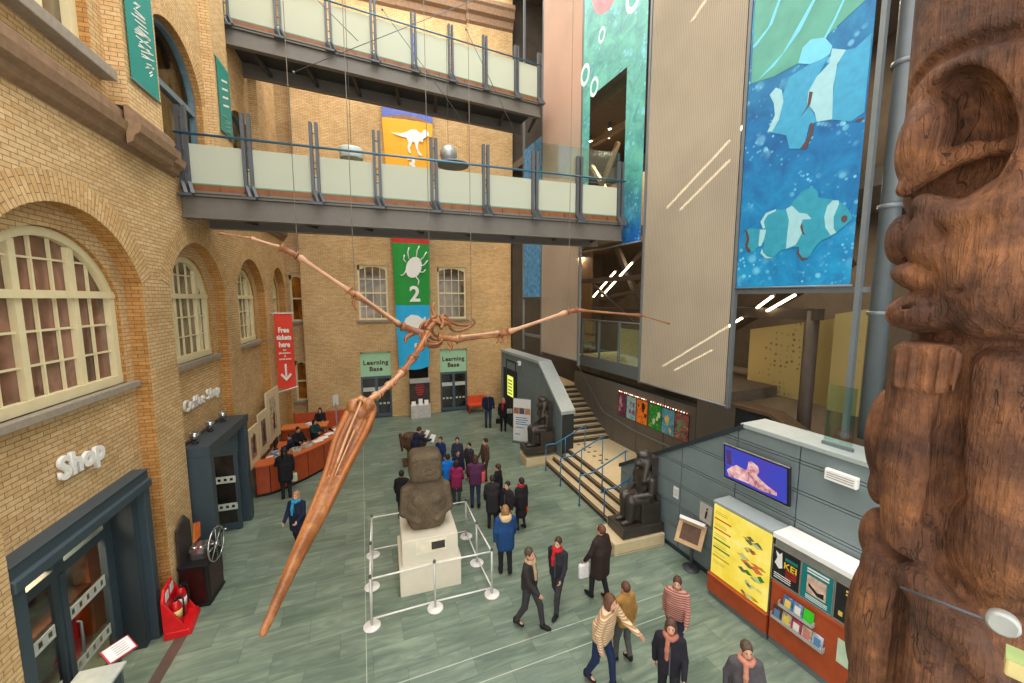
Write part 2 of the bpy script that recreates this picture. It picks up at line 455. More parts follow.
wall_strip(m, XF, 2.5, 21.3, 0, 9.35, lower, XI-XF)
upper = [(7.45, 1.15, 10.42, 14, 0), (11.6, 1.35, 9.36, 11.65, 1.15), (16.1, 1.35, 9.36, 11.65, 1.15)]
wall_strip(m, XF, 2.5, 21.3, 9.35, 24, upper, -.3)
# brick infill standing back in each arch, pierced by the window
for k, yc in enumerate(BAYS):
    h = HALF[k]+.05
    wall_strip(m, XI, yc-h, yc+h, 4.3, 8.2, [(yc, (1.46, 1.2, 1.2, .8)[k], 5.05, 6.63, 1.02)], -.2)
    if k == 0: wall_strip(m, XI, yc-h, yc+h, 0, 4.3, [(7.5, 1.28, 0, 3.13, 0)], -.5)
    elif k == 1: wall_strip(m, XI, yc-h, yc+h, 0, 4.3, [(11.9, 1.0, 0, 2.9, 0)], -.3)
    else: wall_strip(m, XI, yc-h, yc+h, 0, 4.3, [])
# the end of the wall turns the corner into the alcove
m.quad((XF, 21.3, 0), (XF-2.2, 21.3, 0), (XF-2.2, 21.3, 24), (XF, 21.3, 24))
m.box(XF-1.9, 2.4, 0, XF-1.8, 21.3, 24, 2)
# shallow brick pilasters of the upper storey
for y0 in (8.95, 13.15, 17.3):
    m.box(XF-.05, y0, 9.95, XF+.26, y0+1.15, 24)
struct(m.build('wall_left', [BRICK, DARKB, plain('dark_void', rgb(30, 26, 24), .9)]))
# radial brick rings round the arches
m = MB()
for yc, half, z0, zs, rise in lower+[u for u in upper if u[4] > 0]:
    a = arc(yc, half, zs, rise, 32); Rr = (half*half+rise*rise)/(2*rise); zc = zs+rise-Rr; s_ = 0
    for i in range(32):
        p, q = a[i], a[i+1]; d = math.dist(p, q)
        def out(t): dx, dz = t[0]-yc, t[1]-zc; L = math.hypot(dx, dz); return (yc+dx*(L+.42)/L, zc+dz*(L+.42)/L)
        po, qo = out(p), out(q); x = XF+.006
        m.add([(x, *p), (x, *q), (x, *qo), (x, *po)], [(0, 1, 2, 3)], uvs=[[(0, s_), (0, s_+d), (.42, s_+d*1.2), (.42, s_)]])
        s_ += d
struct(m.build('trim_3', ARCHB, fixn=False))
# moulded stone string course
m = MB(); prof = [(0, 9.30), (.10, 9.36), (.13, 9.46), (.22, 9.52), (.25, 9.66), (.16, 9.72), (.16, 9.86), (.06, 9.95), (0, 9.95)]
m.prism([(XF+a, b) for a, b in prof], 2.5, 11.05, 'xz')
m2 = [(XF+.2+a*.9, b) for a, b in prof]
m.prism(m2, 8.9, 10.3, 'xz')
m.prism([(XF+a, b) for a, b in prof], 13.6, 21.3, 'xz')
struct(m.build('trim_4', STRINGS))
m = MB(); m.box(XF-.02, 6.1, 10.24, XF+.22, 8.78, 10.42); struct(m.build('trim_5', STONE, bevel=.015))
m = MB()
for y0, y1, z0, z1 in ((5.6, 5.68, 9.98, 10.22),): m.box(XF, y0, z0, XF+.03, y1, z1)
struct(m.build('trim_6', BRICK))

def arched_window(name, yc, half, z0, zs, rise, x, frame, pane, mull, rows_low, rows_up, bars, blind=False, outer=.13):
    """cream timber window: outer arched frame, transom, mullions and glazing bars; pane behind"""
    root = MB(); top = arc(yc, half, zs, rise, 24); ti = arc(yc, half-outer, zs, rise-outer, 24)
    path = [(yc-half, z0)]+top+[(yc+half, z0)]; pin = [(yc-half+outer, z0+outer)]+ti+[(yc+half-outer, z0+outer)]
    for i in range(len(path)-1):
        a, b, c, d = path[i], path[i+1], pin[i+1], pin[i]
        root.prism([a, b, c, d], x-.02, x+.09, 'yz')
    root.box(x-.02, yc-half, z0, x+.10, yc+half, z0+outer*1.2)
    root.box(x-.02, yc-half, zs-.02, x+.11, yc+half, zs+.1)
    fr = root.build(name, frame); struct(fr)
    def ztop(y):
        best = zs
        for (a, b), (c, d) in zip(ti[:-1], ti[1:]):
            if a <= y <= c: best = b+(d-b)*(y-a)/max(c-a, 1e-6)
        return best
    mb = MB()
    for my in mull: mb.box(x-.01, my-.055, z0, x+.075, my+.055, ztop(my))
    mb.build('mullion', frame, fr)
    gb = MB(); xs = sorted([yc-half+outer]+list(mull)+[yc+half-outer])
    for (a, b), nb in zip(zip(xs[:-1], xs[1:]), bars):
        for i in range(1, nb):
            y = a+(b-a)*i/nb; gb.box(x, y-.016, z0, x+.04, y+.016, ztop(y))
    for i in range(1, rows_low):
        z = z0+outer+(zs-z0-outer)*i/rows_low; gb.box(x, yc-half+.05, z-.016, x+.042, yc+half-.05, z+.016)
    for i in range(1, rows_up):
        z = zs+.1+(rise-.1)*i/rows_up
        w_ = max([abs(a-yc) for a, b in ti if b >= z] or [.2]); gb.box(x, yc-w_, z-.016, x+.042, yc+w_, z+.016)
    gb.build('glazing_bars', frame, fr)
    pn = MB(); pn.prism([(yc-half+.03, z0+.03)]+arc(yc, half-.03, zs, rise-.03, 24)+[(yc+half-.03, z0+.03)], x-.015, x-.005, 'yz'); pn.build('pane', pane, fr)
    return fr
arched_window('window_1', 7.66, 1.45, 5.05, 6.63, 1.01, XW, CREAMP, PANE, (7.13, 8.19), 3, 2, (2, 3, 2))
arched_window('window_2', 11.96, 1.19, 5.05, 6.63, 1.01, XW, CREAMP, PANEB, (11.36, 12.56), 3, 2, (2, 3, 2))
arched_window('window_3', 16.1, 1.19, 5.05, 6.63, 1.01, XW, CREAMP, PANEB, (15.5, 16.7), 3, 2, (2, 3, 2))
arched_window('window_4', 20.0, .79, 5.05, 6.63, 1.01, XW, CREAMP, PANEB, (20.0,), 3, 2, (2, 2), outer=.1)
for k, yc in enumerate(BAYS):
    h = (1.64, 1.4, 1.4, .95)[k]
    m = MB(); m.box(XI-.15, yc-h, 4.93, XI+.12, yc+h, 5.05); struct(m.build('window_%d_sill' % (k+1), STONE, bevel=.01))
# upper square window of cream timber
fr = MB(); y0, y1, z0, z1, x = 6.3, 8.6, 10.42, 14, XF-.26
for a, b in ((y0, y0+.16), (y1-.16, y1)): fr.box(x, a, z0, x+.12, b, z1)
fr.box(x, y0, z0, x+.13, y1, z0+.12); fr.box(x, y0, 11.9, x+.12, y1, 12.02)
fr = struct(fr.build('window_5', CREAMP)); mb = MB()
for y in (7.07, 7.83): mb.box(x, y-.07, z0, x+.11, y+.07, z1)
mb.build('mullion', CREAMP, fr); mb = MB(); mb.box(x-.01, y0, z0, x+.01, y1, z1); mb.build('pane', PANEB, fr)
# blue steel arched windows above the bridge
BLUEF = plain('blue_grey_frame', rgb(104, 128, 138), .4, .2)
for k, yc in ((6, 11.6), (7, 16.1)):
    fr = MB(); x = XF-.26; half, zs, rise = 1.33, 11.65, 1.13; top = arc(yc, half, zs, rise); ti = arc(yc, half-.1, zs, rise-.1)
    pt = [(yc-half, 9.38)]+top+[(yc+half, 9.38)]; pi_ = [(yc-half+.1, 9.38)]+ti+[(yc+half-.1, 9.38)]
    for i in range(len(pt)-1): fr.prism([pt[i], pt[i+1], pi_[i+1], pi_[i]], x, x+.12, 'yz')
    fr.box(x, yc-half, 11.3, x+.12, yc+half, 11.44)
    fr = struct(fr.build('window_%d' % k, BLUEF)); mb = MB()
    for y in (yc-.62, yc+.62): mb.box(x, y-.04, 9.38, x+.1, y+.04, 11.35)
    mb.box(x, yc-half, 10.2, x+.08, yc+half, 10.26)
    mb.build('mullion', BLUEF, fr); mb = MB(); mb.prism([(yc-half+.03, 9.4)]+arc(yc, half-.03, zs, rise-.03)+[(yc+half-.03, 9.4)], x+.04, x+.05, 'yz'); mb.build('pane', glass_mat('upper_window_glass', (.9, .95, .95, 1), .93), fr)
    rm = MB(); rm.box(x-.7, yc-half, 9.38, x-.6, yc+half+1.2, 13.0); struct(rm.build('wall_room_%s' % ('near' if k == 6 else 'far'), PANEO))

# ---- shop entrance
fr = MB(); x = -5.02
fr.prism([(-4.57, 3.06), (-4.28, 3.06), (-4.28, 3.2), (-4.33, 3.22), (-4.33, 3.36), (-4.30, 3.4), (-4.57, 3.4)], 6.0, 8.95, 'xz')
fr.box(-4.57, 8.78, 0, -4.33, 8.95, 3.06); fr.box(-4.57, 8.66, 0, -4.46, 8.78, 3.06)
fr.box(-4.95, 8.6, 0, -4.45, 8.64, 3.06, 1); fr.box(-4.57, 6.0, 0, -4.33, 6.2, 3.06)
d1 = struct(fr.build('door_1', [SLATEP, SLATED], bevel=.008))
x = -4.87
fr = MB(); fr.box(x, 6.2, 0, x+.1, 6.34, 3.1); fr.box(x, 8.4, 0, x+.1, 8.6, 3.1); fr.box(x, 6.2, 2.42, x+.1, 8.6, 2.58); fr.box(x, 6.2, 3.0, x+.1, 8.6, 3.1)
fr.box(x, 7.3, 0, x+.1, 7.5, 3.1); fr.box(x, 7.36, 0, x+.12, 7.44, 2.45); fr.box(x, 6.2, 0, x+.1, 8.6, .14); fr.box(-4.95, 6.0, 2.98, -4.5, 8.9, 3.3); fr.build('door_frame', SLATEP, d1)
gl = MB(); gl.box(x+.04, 6.3, .1, x+.05, 8.45, 3.05); gl.build('pane', glass_mat('shop_glass', (.8, .8, .8, 1), .86), d1)
st = MB()
for z in (1.55, .62):
    for a, b in ((6.36, 7.26), (7.54, 8.38)):
        n = 5; s_ = (b-a)/n
        st.box(x+.052, a, z, x+.056, b, z+.05); st.box(x+.052, a, z+.15, x+.056, b, z+.2)
        for i in range(n+1): st.box(x+.052, max(a, a+i*s_-.05), z+.05, x+.056, min(b, a+i*s_+.05), z+.15)
st.build('manifestation_strip', plain('frosted_strip', rgb(196, 204, 196), .5), d1)
h = MB(); h.tube([(x+.12, 7.56, .95), (x+.17, 7.56, .97), (x+.17, 7.56, 1.5), (x+.12, 7.56, 1.52)], .018); h.build('handle', STEEL, d1)
rm = MB(); rm.box(-5.9, 6.0, 0, -5.85, 10.6, 4, 0); rm.box(-5.85, 9.35, 0, -5.6, 10.4, 3.0, 1); rm.box(-5.85, 6.1, 1.9, -5.5, 9.2, 1.98, 2); rm.box(-5.85, 6.1, 1.1, -5.5, 9.2, 1.16, 2)
rm.box(-5.9, 10.6, 0, -4.9, 10.65, 4); rm.box(-5.9, 5.9, 0, -4.6, 6.0, 4); rm.box(-5.9, 6, 3.3, -4.75, 10.6, 3.4)
struct(rm.build('wall_shop', [plain('shop_dark', rgb(70, 40, 26), .7), plain('shop_orange', rgb(206, 128, 34), .6), plain('shop_shelf', rgb(120, 70, 40), .6)]))

# ---- coffee shop portal: a deep dark box standing out of the arch
fr = MB(); xo = -3.9
fr.box(-4.57, 10.5, 0, xo, 10.72, 2.95); fr.box(-4.57, 12.95, 0, xo, 13.2, 2.95); fr.box(-4.57, 10.5, 2.95, xo, 13.2, 3.2)
fr.box(xo, 10.46, 2.98, xo+.02, 13.24, 3.22)
d2 = struct(fr.build('door_2', SLATEP, bevel=.012))
fr = MB(); y = 12.55
for a, b in ((-4.66, -4.58), (-4.12, -4.02)): fr.box(a, y, .02, b, y+.06, 2.3)
fr.box(-4.66, y, .02, -4.02, y+.06, .22); fr.box(-4.66, y, 2.22, -4.02, y+.06, 2.3); fr.box(-4.57, y, 2.3, -4.0, y+.1, 2.95, 0); fr.build('door_leaf', SLATEP, d2)
gl = MB(); gl.box(-4.6, y+.02, .2, -4.1, y+.035, 2.25); gl.build('pane', PANED, d2)
st = MB()
for z in (1.42, .62):
    st.box(-4.6, y-.006, z, -4.1, y-.001, z+.06); st.box(-4.6, y-.006, z+.14, -4.1, y-.001, z+.2)
    for i in range(4): st.box(-4.6+i*.145, y-.006, z+.06, -4.6+i*.145+.07, y-.001, z+.14)
st.build('manifestation_strip', MATS['frosted_strip'], d2)
rm = MB(); rm.box(-5.3, 10.8, 0, -5.25, 13, 3); struct(rm.build('wall_coffee_shop', PANED))

# ================================================================== back wall with its alcove
YB = 22.5
def sheet_holes(mb, y, x0, x1, z0, z1, holes, depth=.25, mi=0, rmi=1):
    xs = sorted({x0, x1, *[h[0] for h in holes], *[h[1] for h in holes]}); zs = sorted({z0, z1, *[h[2] for h in holes], *[h[3] for h in holes]})
    for a, b in zip(xs[:-1], xs[1:]):
        for c, d in zip(zs[:-1], zs[1:]):
            if any(h[0] <= a and b <= h[1] and h[2] <= c and d <= h[3] for h in holes): continue
            mb.quad((a, y, c), (b, y, c), (b, y, d), (a, y, d), mi)
    for a, b, c, d in holes:
        mb.quad((a, y, c), (a, y, d), (a, y+depth, d), (a, y+depth, c), rmi); mb.quad((b, y, c), (b, y, d), (b, y+depth, d), (b, y+depth, c), rmi)
        mb.quad((a, y, d), (b, y, d), (b, y+depth, d), (a, y+depth, d), rmi); mb.quad((a, y, c), (b, y, c), (b, y+depth, c), (a, y+depth, c), rmi)
m = MB()
LBD = [(-1.2, .4), (3.12, 4.7)]
holes = [(-1.2, .4, 0, 3.7), (3.12, 4.7, 0, 3.7), (-1.15, .37, 5.45, 8.4), (3.06, 4.7, 5.45, 8.4), (1.36, 2.44, 0, 2.75)]
sheet_holes(m, YB, -3.85, 7.5, 0, 24, holes)
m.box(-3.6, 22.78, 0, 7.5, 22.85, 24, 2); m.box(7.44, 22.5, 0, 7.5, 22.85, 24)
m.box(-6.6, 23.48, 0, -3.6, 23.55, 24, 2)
m.quad((-3.85, YB, 0), (-3.85, 23.2, 0), (-3.85, 23.2, 24), (-3.85, YB, 24), 1)
sheet_holes(m, 23.2, -6.6, -3.85, 0, 24, [(-4.52, -3.9, 5.4, 7.85), (-4.5, -3.9, 1.1, 3.3)])
m.box(-6.7, 21.3, 0, -6.6, 23.2, 24)
# broad pilasters of the upper wall
for a, b in ((-3.85, -2.6), (4.9, 7.5)): m.box(a, YB-.14, 12.4, b, YB, 24)
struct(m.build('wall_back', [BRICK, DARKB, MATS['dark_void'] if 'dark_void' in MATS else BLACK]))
m = MB(); prof = [(0, 21.4), (-.12, 21.5), (-.16, 21.8), (-.34, 21.9), (-.4, 22.2), (-.5, 22.3), (-.5, 22.5), (0, 22.6)]
m.prism([(YB+a, b) for a, b in prof], -4, 5.0, 'yz'); m.prism([(YB-.14+a, b) for a, b in prof], 4.85, 7.5, 'yz'); struct(m.build('trim_7', STRINGS))
def sash(name, x0, x1, z0, z1, y, nx, nz, pane, arch=.12):
    fr = MB()
    fr.box(x0, y-.02, z0, x0+.1, y+.08, z1); fr.box(x1-.1, y-.02, z0, x1, y+.08, z1); fr.box(x0, y-.02, z0, x1, y+.08, z0+.12)
    top = [(x0+(x1-x0)*i/10, z1-.28+.2*math.sin(PI*i/10)) for i in range(11)]
    fr.prism([(x0, z1)]+top+[(x1, z1)], y-.02, y+.08, 'xz'); fr.box(x0, y-.03, (z0+z1)/2-.04, x1, y+.06, (z0+z1)/2+.04)
    fr = struct(fr.build(name, CREAMP)); gb = MB()
    for i in range(1, nx): gb.box(x0+(x1-x0)*i/nx-.022, y-.01, z0, x0+(x1-x0)*i/nx+.022, y+.04, z1-.05)
    for i in range(1, nz): gb.box(x0, y-.01, z0+(z1-z0)*i/nz-.02, x1, y+.04, z0+(z1-z0)*i/nz+.02)
    gb.build('glazing_bars', CREAMP, fr); pn = MB(); pn.box(x0+.02, y+.045, z0, x1-.02, y+.055, z1-.02); pn.build('pane', pane, fr)
sash('window_8', -1.15, .37, 5.45, 8.4, YB+.1, 4, 4, PANEB)
sash('window_9', 3.06, 4.7, 5.45, 8.4, YB+.1, 4, 4, PANEB)
sash('window_10', -4.52, -3.9, 5.4, 7.85, 23.28, 1, 1, PANEO)
sash('window_11', -4.5, -3.9, 1.1, 3.3, 23.28, 1, 2, PANEO)
for k, (a, b, z, y) in enumerate(((-1.3, .5, 5.34, YB), (2.92, 4.84, 5.34, YB), (-4.6, -3.86, 5.28, 23.2), (-4.6, -3.86, 1.0, 23.2))):
    m = MB(); m.box(a, y-.12, z, b, y+.1, z+.13); struct(m.build('window_%d_sill' % (k+8), STONE, bevel=.01))
# Learning Base doors
SIGNG = plain('pale_green_sign', rgb(166, 212, 172), .5, var=.03); DTXT = plain('brown_lettering', rgb(78, 36, 30), .6)
DOORBL = plain('blue_grey_door', rgb(70, 88, 100), .45)
for k, (a, b) in enumerate(LBD):
    y = YB+.12; fr = MB(); mid = (a+b)/2; nm = 'door_%d' % (k+3)
    for p, q in ((a, a+.1), (b-.1, b), (mid-.08, mid+.08)): fr.box(p, y, 0, q, y+.08, 2.28)
    fr.box(a, y, 2.2, b, y+.08, 2.34); fr.box(a, y, 0, b, y+.08, .2)
    fr = struct(fr.build(nm, DOORBL)); pn = MB(); pn.box(a, y+.03, .1, b, y+.04, 2.2); pn.build('pane', PANED, fr)
    st = MB()
    for p, q in ((a+.1, mid-.08), (mid+.08, b-.1)):
        st.box(p, y+.015, 1.5, q, y+.022, 1.72)
        for i in range(3):
            cx = p+(q-p)*(i+.5)/3; st.box(cx-.06, y+.015, .72, cx+.06, y+.022, .82)
    st.build('manifestation_strip', MATS['frosted_strip'], fr)
    sg = MB(); top = [(a+(b-a)*i/10, 3.62+.12*math.sin(PI*i/10)) for i in range(11)]
    sg.prism([(a, 2.34)]+top+[(b, 2.34)], y, y+.04, 'xz'); sg = sg.build('sign_panel', SIGNG, fr)
    text_mesh('Learning\nBase', .34, .01, DTXT, 'lettering', sg, TXB(mid, y-.008, 2.92), bold=.012, space=1.12, line=1.05)

# ================================================================== right side: slate clad ramp wall
Fs = rframe(7.8)
def clip(poly, a, b, c):
    """keep a*v+b*z<=c"""
    out = []
    for i in range(len(poly)):
        p, q = poly[i], poly[(i+1) % len(poly)]; dp = a*p[0]+b*p[1]-c; dq = a*q[0]+b*q[1]-c
        if dp <= 0: out.append(p)
        if (dp < 0 < dq) or (dq < 0 < dp): t = dp/(dp-dq); out.append((p[0]+(q[0]-p[0])*t, p[1]+(q[1]-p[1])*t))
    return out
SLW = plain('slate_cladding', rgb(114, 128, 130), .5, var=.07, scale=2.5); SLJ = plain('slate_joint', rgb(38, 44, 46), .7)
sl = (3.9-1.45)/(6.13-10.1)
m = MB(Fs)
m.prism([(1, 0), (10.1, 0), (10.1, 1.4), (6.13, 3.86), (1, 3.86)], .03, .3, 'yz', 1)
vs = [1, 2.35, 3.68, 5.0, 6.26, 7.74, 9.0, 10.1]; zs = [0, .12, .62, .68, 1.2, 1.26, 1.78, 1.84, 2.36, 2.42, 2.94, 3.0, 3.52, 3.58, 3.9]
for a, b in zip(vs[:-1], vs[1:]):
    for c, d in zip(zs[:-1], zs[1:]):
        p = [(a+.012, c+.008), (b-.012, c+.008), (b-.012, d-.008), (a+.012, d-.008)]
        # z <= 3.86 and below the slope
        p = clip(p, 0, 1, 3.86); p = clip(p, -sl, 1, 3.86-sl*6.13) if p else p
        if len(p) > 2: m.prism(p, 0., .03, 'yz', 0)
struct(m.build('wall_right', [SLW, SLJ]))
CAPM = plain('pale_grey_cap', rgb(168, 178, 178), .45, .2, var=.05)
m = MB(Fs); m.box(-.04, 1, 3.86, .75, 6.2, 3.95); m.box(.3, 1, 0, .36, 6.2, 3.86)
struct(m.build('trim_8', CAPM, bevel=.01))
m = MB(Fs); m.prism([(6.13, 3.95), (10.15, 1.46), (10.15, 1.34), (6.13, 3.83)], -.04, .36, 'yz'); struct(m.build('trim_9', SLATED))
m = MB(Fs); m.box(-.012, 1, 0, 0, 10.1, .11); struct(m.build('baseboard_right', SLATED))

# ---- stairs: four broad steps, a landing, then a flight up to the right
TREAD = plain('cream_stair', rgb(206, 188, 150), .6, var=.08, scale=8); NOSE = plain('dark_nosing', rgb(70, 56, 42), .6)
m = MB(); st_x = [6.12, 6.42, 6.72, 7.0]
for i, x in enumerate(st_x):
    z1 = .15*(i+1)
    m.prism([(x, 9.45), (x-.10, 14.2), (9.7, 14.2), (9.7, 9.45)], z1-.15, z1, 'xy', 0)
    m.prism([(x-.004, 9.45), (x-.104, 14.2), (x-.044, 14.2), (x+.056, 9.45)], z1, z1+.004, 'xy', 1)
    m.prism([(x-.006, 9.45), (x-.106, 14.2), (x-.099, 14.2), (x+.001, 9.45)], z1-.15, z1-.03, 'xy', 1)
def dx(y): return .083*(13-y)
for i in range(11):
    z1 = .6+.165*(i+1); y0 = 14.15+.27*i
    m.prism([(7.15+dx(y0), y0), (9.35+dx(y0), y0), (9.35+dx(y0+.3), y0+.3), (7.15+dx(y0+.3), y0+.3)], z1-.5, z1, 'xy', 0)
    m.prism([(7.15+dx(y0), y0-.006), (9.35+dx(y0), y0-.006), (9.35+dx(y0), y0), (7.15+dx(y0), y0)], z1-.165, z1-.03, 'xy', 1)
    m.prism([(7.15+dx(y0), y0-.006), (9.35+dx(y0), y0-.006), (9.35+dx(y0+.05), y0+.05), (7.15+dx(y0+.05), y0+.05)], z1, z1+.004, 'xy', 1)
m.box(6.9, 17.1, 2.1, 9.1, 22.3, 2.415, 0)
for i in range(5):     # dark fixings seen on the landing
    for j in range(2): m.box(7.5+.28*j, 12.2+.42*i, .6, 7.62+.28*j, 12.3+.42*i, .606, 1)
struct(m.build('floor_stairs', [TREAD, NOSE]))

# ---- slate block beside the stairs, with sloping pale cap
Fb = rframe(7.735)
m = MB(Fb)
poly = [(13.62, 0), (20.1, 0), (20.1, 3.8), (15.6, 3.8), (13.62, 2.12)]
m.prism(poly, .02, .55, 'yz', 1)
vs = [13.62+i*.62 for i in range(12)]; zs = [i*.6 for i in range(8)]
s2 = (3.8-2.12)/(15.6-13.62)
for a, b in zip(vs[:-1], vs[1:]):
    for c, d in zip(zs[:-1], zs[1:]):
        if a > 17.9 and b < 19.85 and c < 3: continue
        p = [(a+.01, c+.008), (min(b, 20.1)-.01, c+.008), (min(b, 20.1)-.01, d-.008), (a+.01, d-.008)]
        p = clip(p, 0, 1, 3.8); p = clip(p, -s2, 1, 3.8-s2*15.6) if p else p
        if len(p) > 2: m.prism(p, 0, .025, 'yz', 0)
struct(m.build('wall_stair_block', [SLW, SLJ]))
m = MB(Fb); m.box(.015, 18.2, 0, .03, 19.3, 3.4); m.box(-.02, 18.1, 0, .05, 18.2, 3.46, 1); m.box(-.02, 19.3, 0, .05, 19.4, 3.46, 1); m.box(-.02, 18.1, 3.4, .05, 19.4, 3.5, 1)
struct(m.build('door_5', [plain('doorway_dark', rgb(28, 32, 46), .6), SLATED]))
m = MB(Fb); m.prism([(13.56, 2.07), (15.6, 3.8), (15.6, 3.92), (13.56, 2.2)], -.06, .58, 'yz'); m.box(-.06, 15.6, 3.8, .58, 20.15, 3.92); struct(m.build('trim_10', CAPM))

# ---- dark parapet wall behind the stairs, running on under the banner
Fw = rframe(10.3); DKW = plain('dark_brown_cladding', rgb(104, 98, 90), .45, var=.07, scale=2)
m = MB(Fw)
m.prism([(4.2, 0), (17.0, 0), (17.0, 3.14), (9.0, 3.14), (8.75, 3.5), (7.4, 3.5), (6.3, 2.9), (4.2, 2.9)], .03, .3, 'yz', 1)
vs = [4.2, 5.6, 7.0, 8.4, 9.75, 11.1, 12.5, 13.9, 15.3, 17.0]
for a, b in zip(vs[:-1], vs[1:]):
    p = [(a+.015, .0), (b-.015, .0), (b-.015, 3.12 if a > 8.5 else (3.48 if a > 7 else 2.9)), (a+.015, 3.12 if a > 8.5 else (3.48 if a > 6.9 else 2.9))]
    m.prism(p, 0, .03, 'yz', 0)
struct(m.build('wall_parapet', [DKW, SLJ]))
m = MB(Fw); BRC = plain('brown_coping', rgb(104, 84, 64), .6)
m.prism([(8.75, 3.5), (7.4, 3.5), (7.4, 3.6), (8.75, 3.6)], -.06, .5, 'yz'); m.prism([(7.4, 3.5), (6.2, 2.92), (6.2, 3.04), (7.4, 3.6)], -.06, .5, 'yz'); m.box(-.06, 4.2, 2.92, .5, 6.2, 3.04)
struct(m.build('trim_11', BRC))

# ---- the gallery beyond: deck edge, slabs, dark back wall, cream perforated panels, columns
DARKR = plain('dark_room', rgb(84, 74, 62), .8, var=.2, scale=1.5)
m = MB(); m.box(14.0, -3, 0, 14.3, 25, 24, 0); m.box(7.2, 23.0, 0, 14.3, 25, 24, 0); m.box(8.9, -2, 0, 14, -1.8, 24, 0)
struct(m.build('wall_gallery', DARKR))
m = MB(Fw)
m.box(.05, 8.6, 3.55, 4.2, 17.2, 3.9); m.box(-.9, 4.0, 14.0, 4.2, 24, 14.4); m.box(0.7, 4.0, 9.1, 4.2, 24, 9.5); m.box(-1.5, 0, 23.6, 4.2, 25, 24)
struct(m.build('ceiling_gallery', plain('gallery_slab', rgb(104, 92, 78), .8)))
m = MB(Fw); m.box(-.06, 12.3, 3.5, .12, 16.4, 3.98); struct(m.build('trim_12', STEEL))
# ================================================================== banners on the right, their frame, the gallery behind
Fk = rframe(8.65)
def mesh_banner_mat(name, base, tr, stripes=True, tint=None):
    t = NT(name); o = t.coord('Object')
    f = t.noise(o, .5, 4)
    c = t.ramp(f, [(.3, mul(base, .9)), (.7, mul(base, 1.08))])
    if stripes:
        wv = t.n('ShaderNodeTexWave', wave_type='BANDS', bands_direction='Y'); wv.inputs['Scale'].default_value = 5.5; wv.inputs['Distortion'].default_value = .3
        t.l(o, wv.inputs[0]); c = t.mix(c, t.ramp(wv.outputs['Fac'], [(.2, (.84, .82, .8, 1)), (.8, (1.06, 1.06, 1.06, 1))]), 1., 'MULTIPLY')
    if tint:
        sp = t.n('ShaderNodeSeparateXYZ'); t.l(o, sp.inputs[0]); mr = t.n('ShaderNodeMapRange'); mr.inputs[1].default_value = 8; mr.inputs[2].default_value = 15
        t.l(sp.outputs[2], mr.inputs[0]); t.l(t.mix(c, tint, t.ramp(mr.outputs[0], [(0, (0, 0, 0, 1)), (.5, (.5, .5, .5, 1)), (1, (.35, .35, .35, 1))])), t.n('NodeReroute').inputs[0])
        c = t.mix(c, tint, t.ramp(mr.outputs[0], [(0, (0, 0, 0, 1)), (.4, (.55, .55, .55, 1)), (1, (.3, .3, .3, 1))]))
    d = t.n('ShaderNodeBsdfDiffuse'); t.l(c, d.inputs[0])
    tl = t.n('ShaderNodeBsdfTranslucent'); t.l(c, tl.inputs[0]); tp = t.n('ShaderNodeBsdfTransparent')
    m1 = t.n('ShaderNodeMixShader'); m1.inputs[0].default_value = .25; m2 = t.n('ShaderNodeMixShader'); m2.inputs[0].default_value = tr
    t.l(d.outputs[0], m1.inputs[1]); t.l(tl.outputs[0], m1.inputs[2]); t.l(m1.outputs[0], m2.inputs[1]); t.l(tp.outputs[0], m2.inputs[2]); t.l(m2.outputs[0], t.out.inputs[0])
    MATS[name] = t.m; return t.m
GREYMESH = mesh_banner_mat('grey_mesh_fabric', rgb(192, 182, 164), .2)
PINKMESH = mesh_banner_mat('pale_mesh_fabric', rgb(200, 184, 166), .14, True, rgb(232, 184, 160))
def sea_mat(name, top, mid, bot, z0, z1):
    """printed sea: colour bands by height with scattered pale bubbles"""
    t = NT(name); b = t.bsdf(Roughness=.45); o = t.coord('Object')
    sp = t.n('ShaderNodeSeparateXYZ'); t.l(o, sp.inputs[0]); nz = t.noise(o, .8, 4)
    ad = t.n('ShaderNodeMath', operation='MULTIPLY_ADD'); t.l(nz, ad.inputs[0]); ad.inputs[1].default_value = 2.2; t.l(sp.outputs[2], ad.inputs[2])
    mr = t.n('ShaderNodeMapRange'); mr.inputs[1].default_value = z0+1.1; mr.inputs[2].default_value = z1+1.1; t.l(ad.outputs[0], mr.inputs[0])
    c = t.ramp(mr.outputs[0], [(0, bot), (.5, mid), (1, top)])
    c = t.mix(c, t.ramp(t.noise(o, 1.6, 5, .65, .8), [(.36, (.62, .66, .78, 1)), (.62, (1.15, 1.15, 1.1, 1))]), 1., 'MULTIPLY')
    for sc, th, amt in ((2.2, .30, .55), (4.2, .28, .8), (8, .26, .8)):
        vo = t.n('ShaderNodeTexVoronoi', feature='F1'); vo.inputs['Scale'].default_value = sc; t.l(o, vo.inputs['Vector'])
        hv = t.noise(o, 1.1, 2)
        k = t.ramp(vo.outputs['Distance'], [(th*.6, (1, 1, 1, 1)), (th, (0, 0, 0, 1))]); kk = t.ramp(hv, [(.45, (0, 0, 0, 1)), (.65, (amt, amt, amt, 1))])
        c = t.mix(c, rgb(130, 214, 240), t.mix(k, kk, 1., 'MULTIPLY'))
    t.l(c, b.inputs['Base Color']); MATS[name] = t.m; return t.m
SEA = sea_mat('printed_sea', rgb(34, 134, 172), rgb(16, 104, 164), rgb(24, 140, 192), 0, 6.5)
TEAL = sea_mat('printed_lagoon', rgb(98, 176, 162), rgb(74, 160, 150), rgb(16, 92, 170), .2, 3.4)
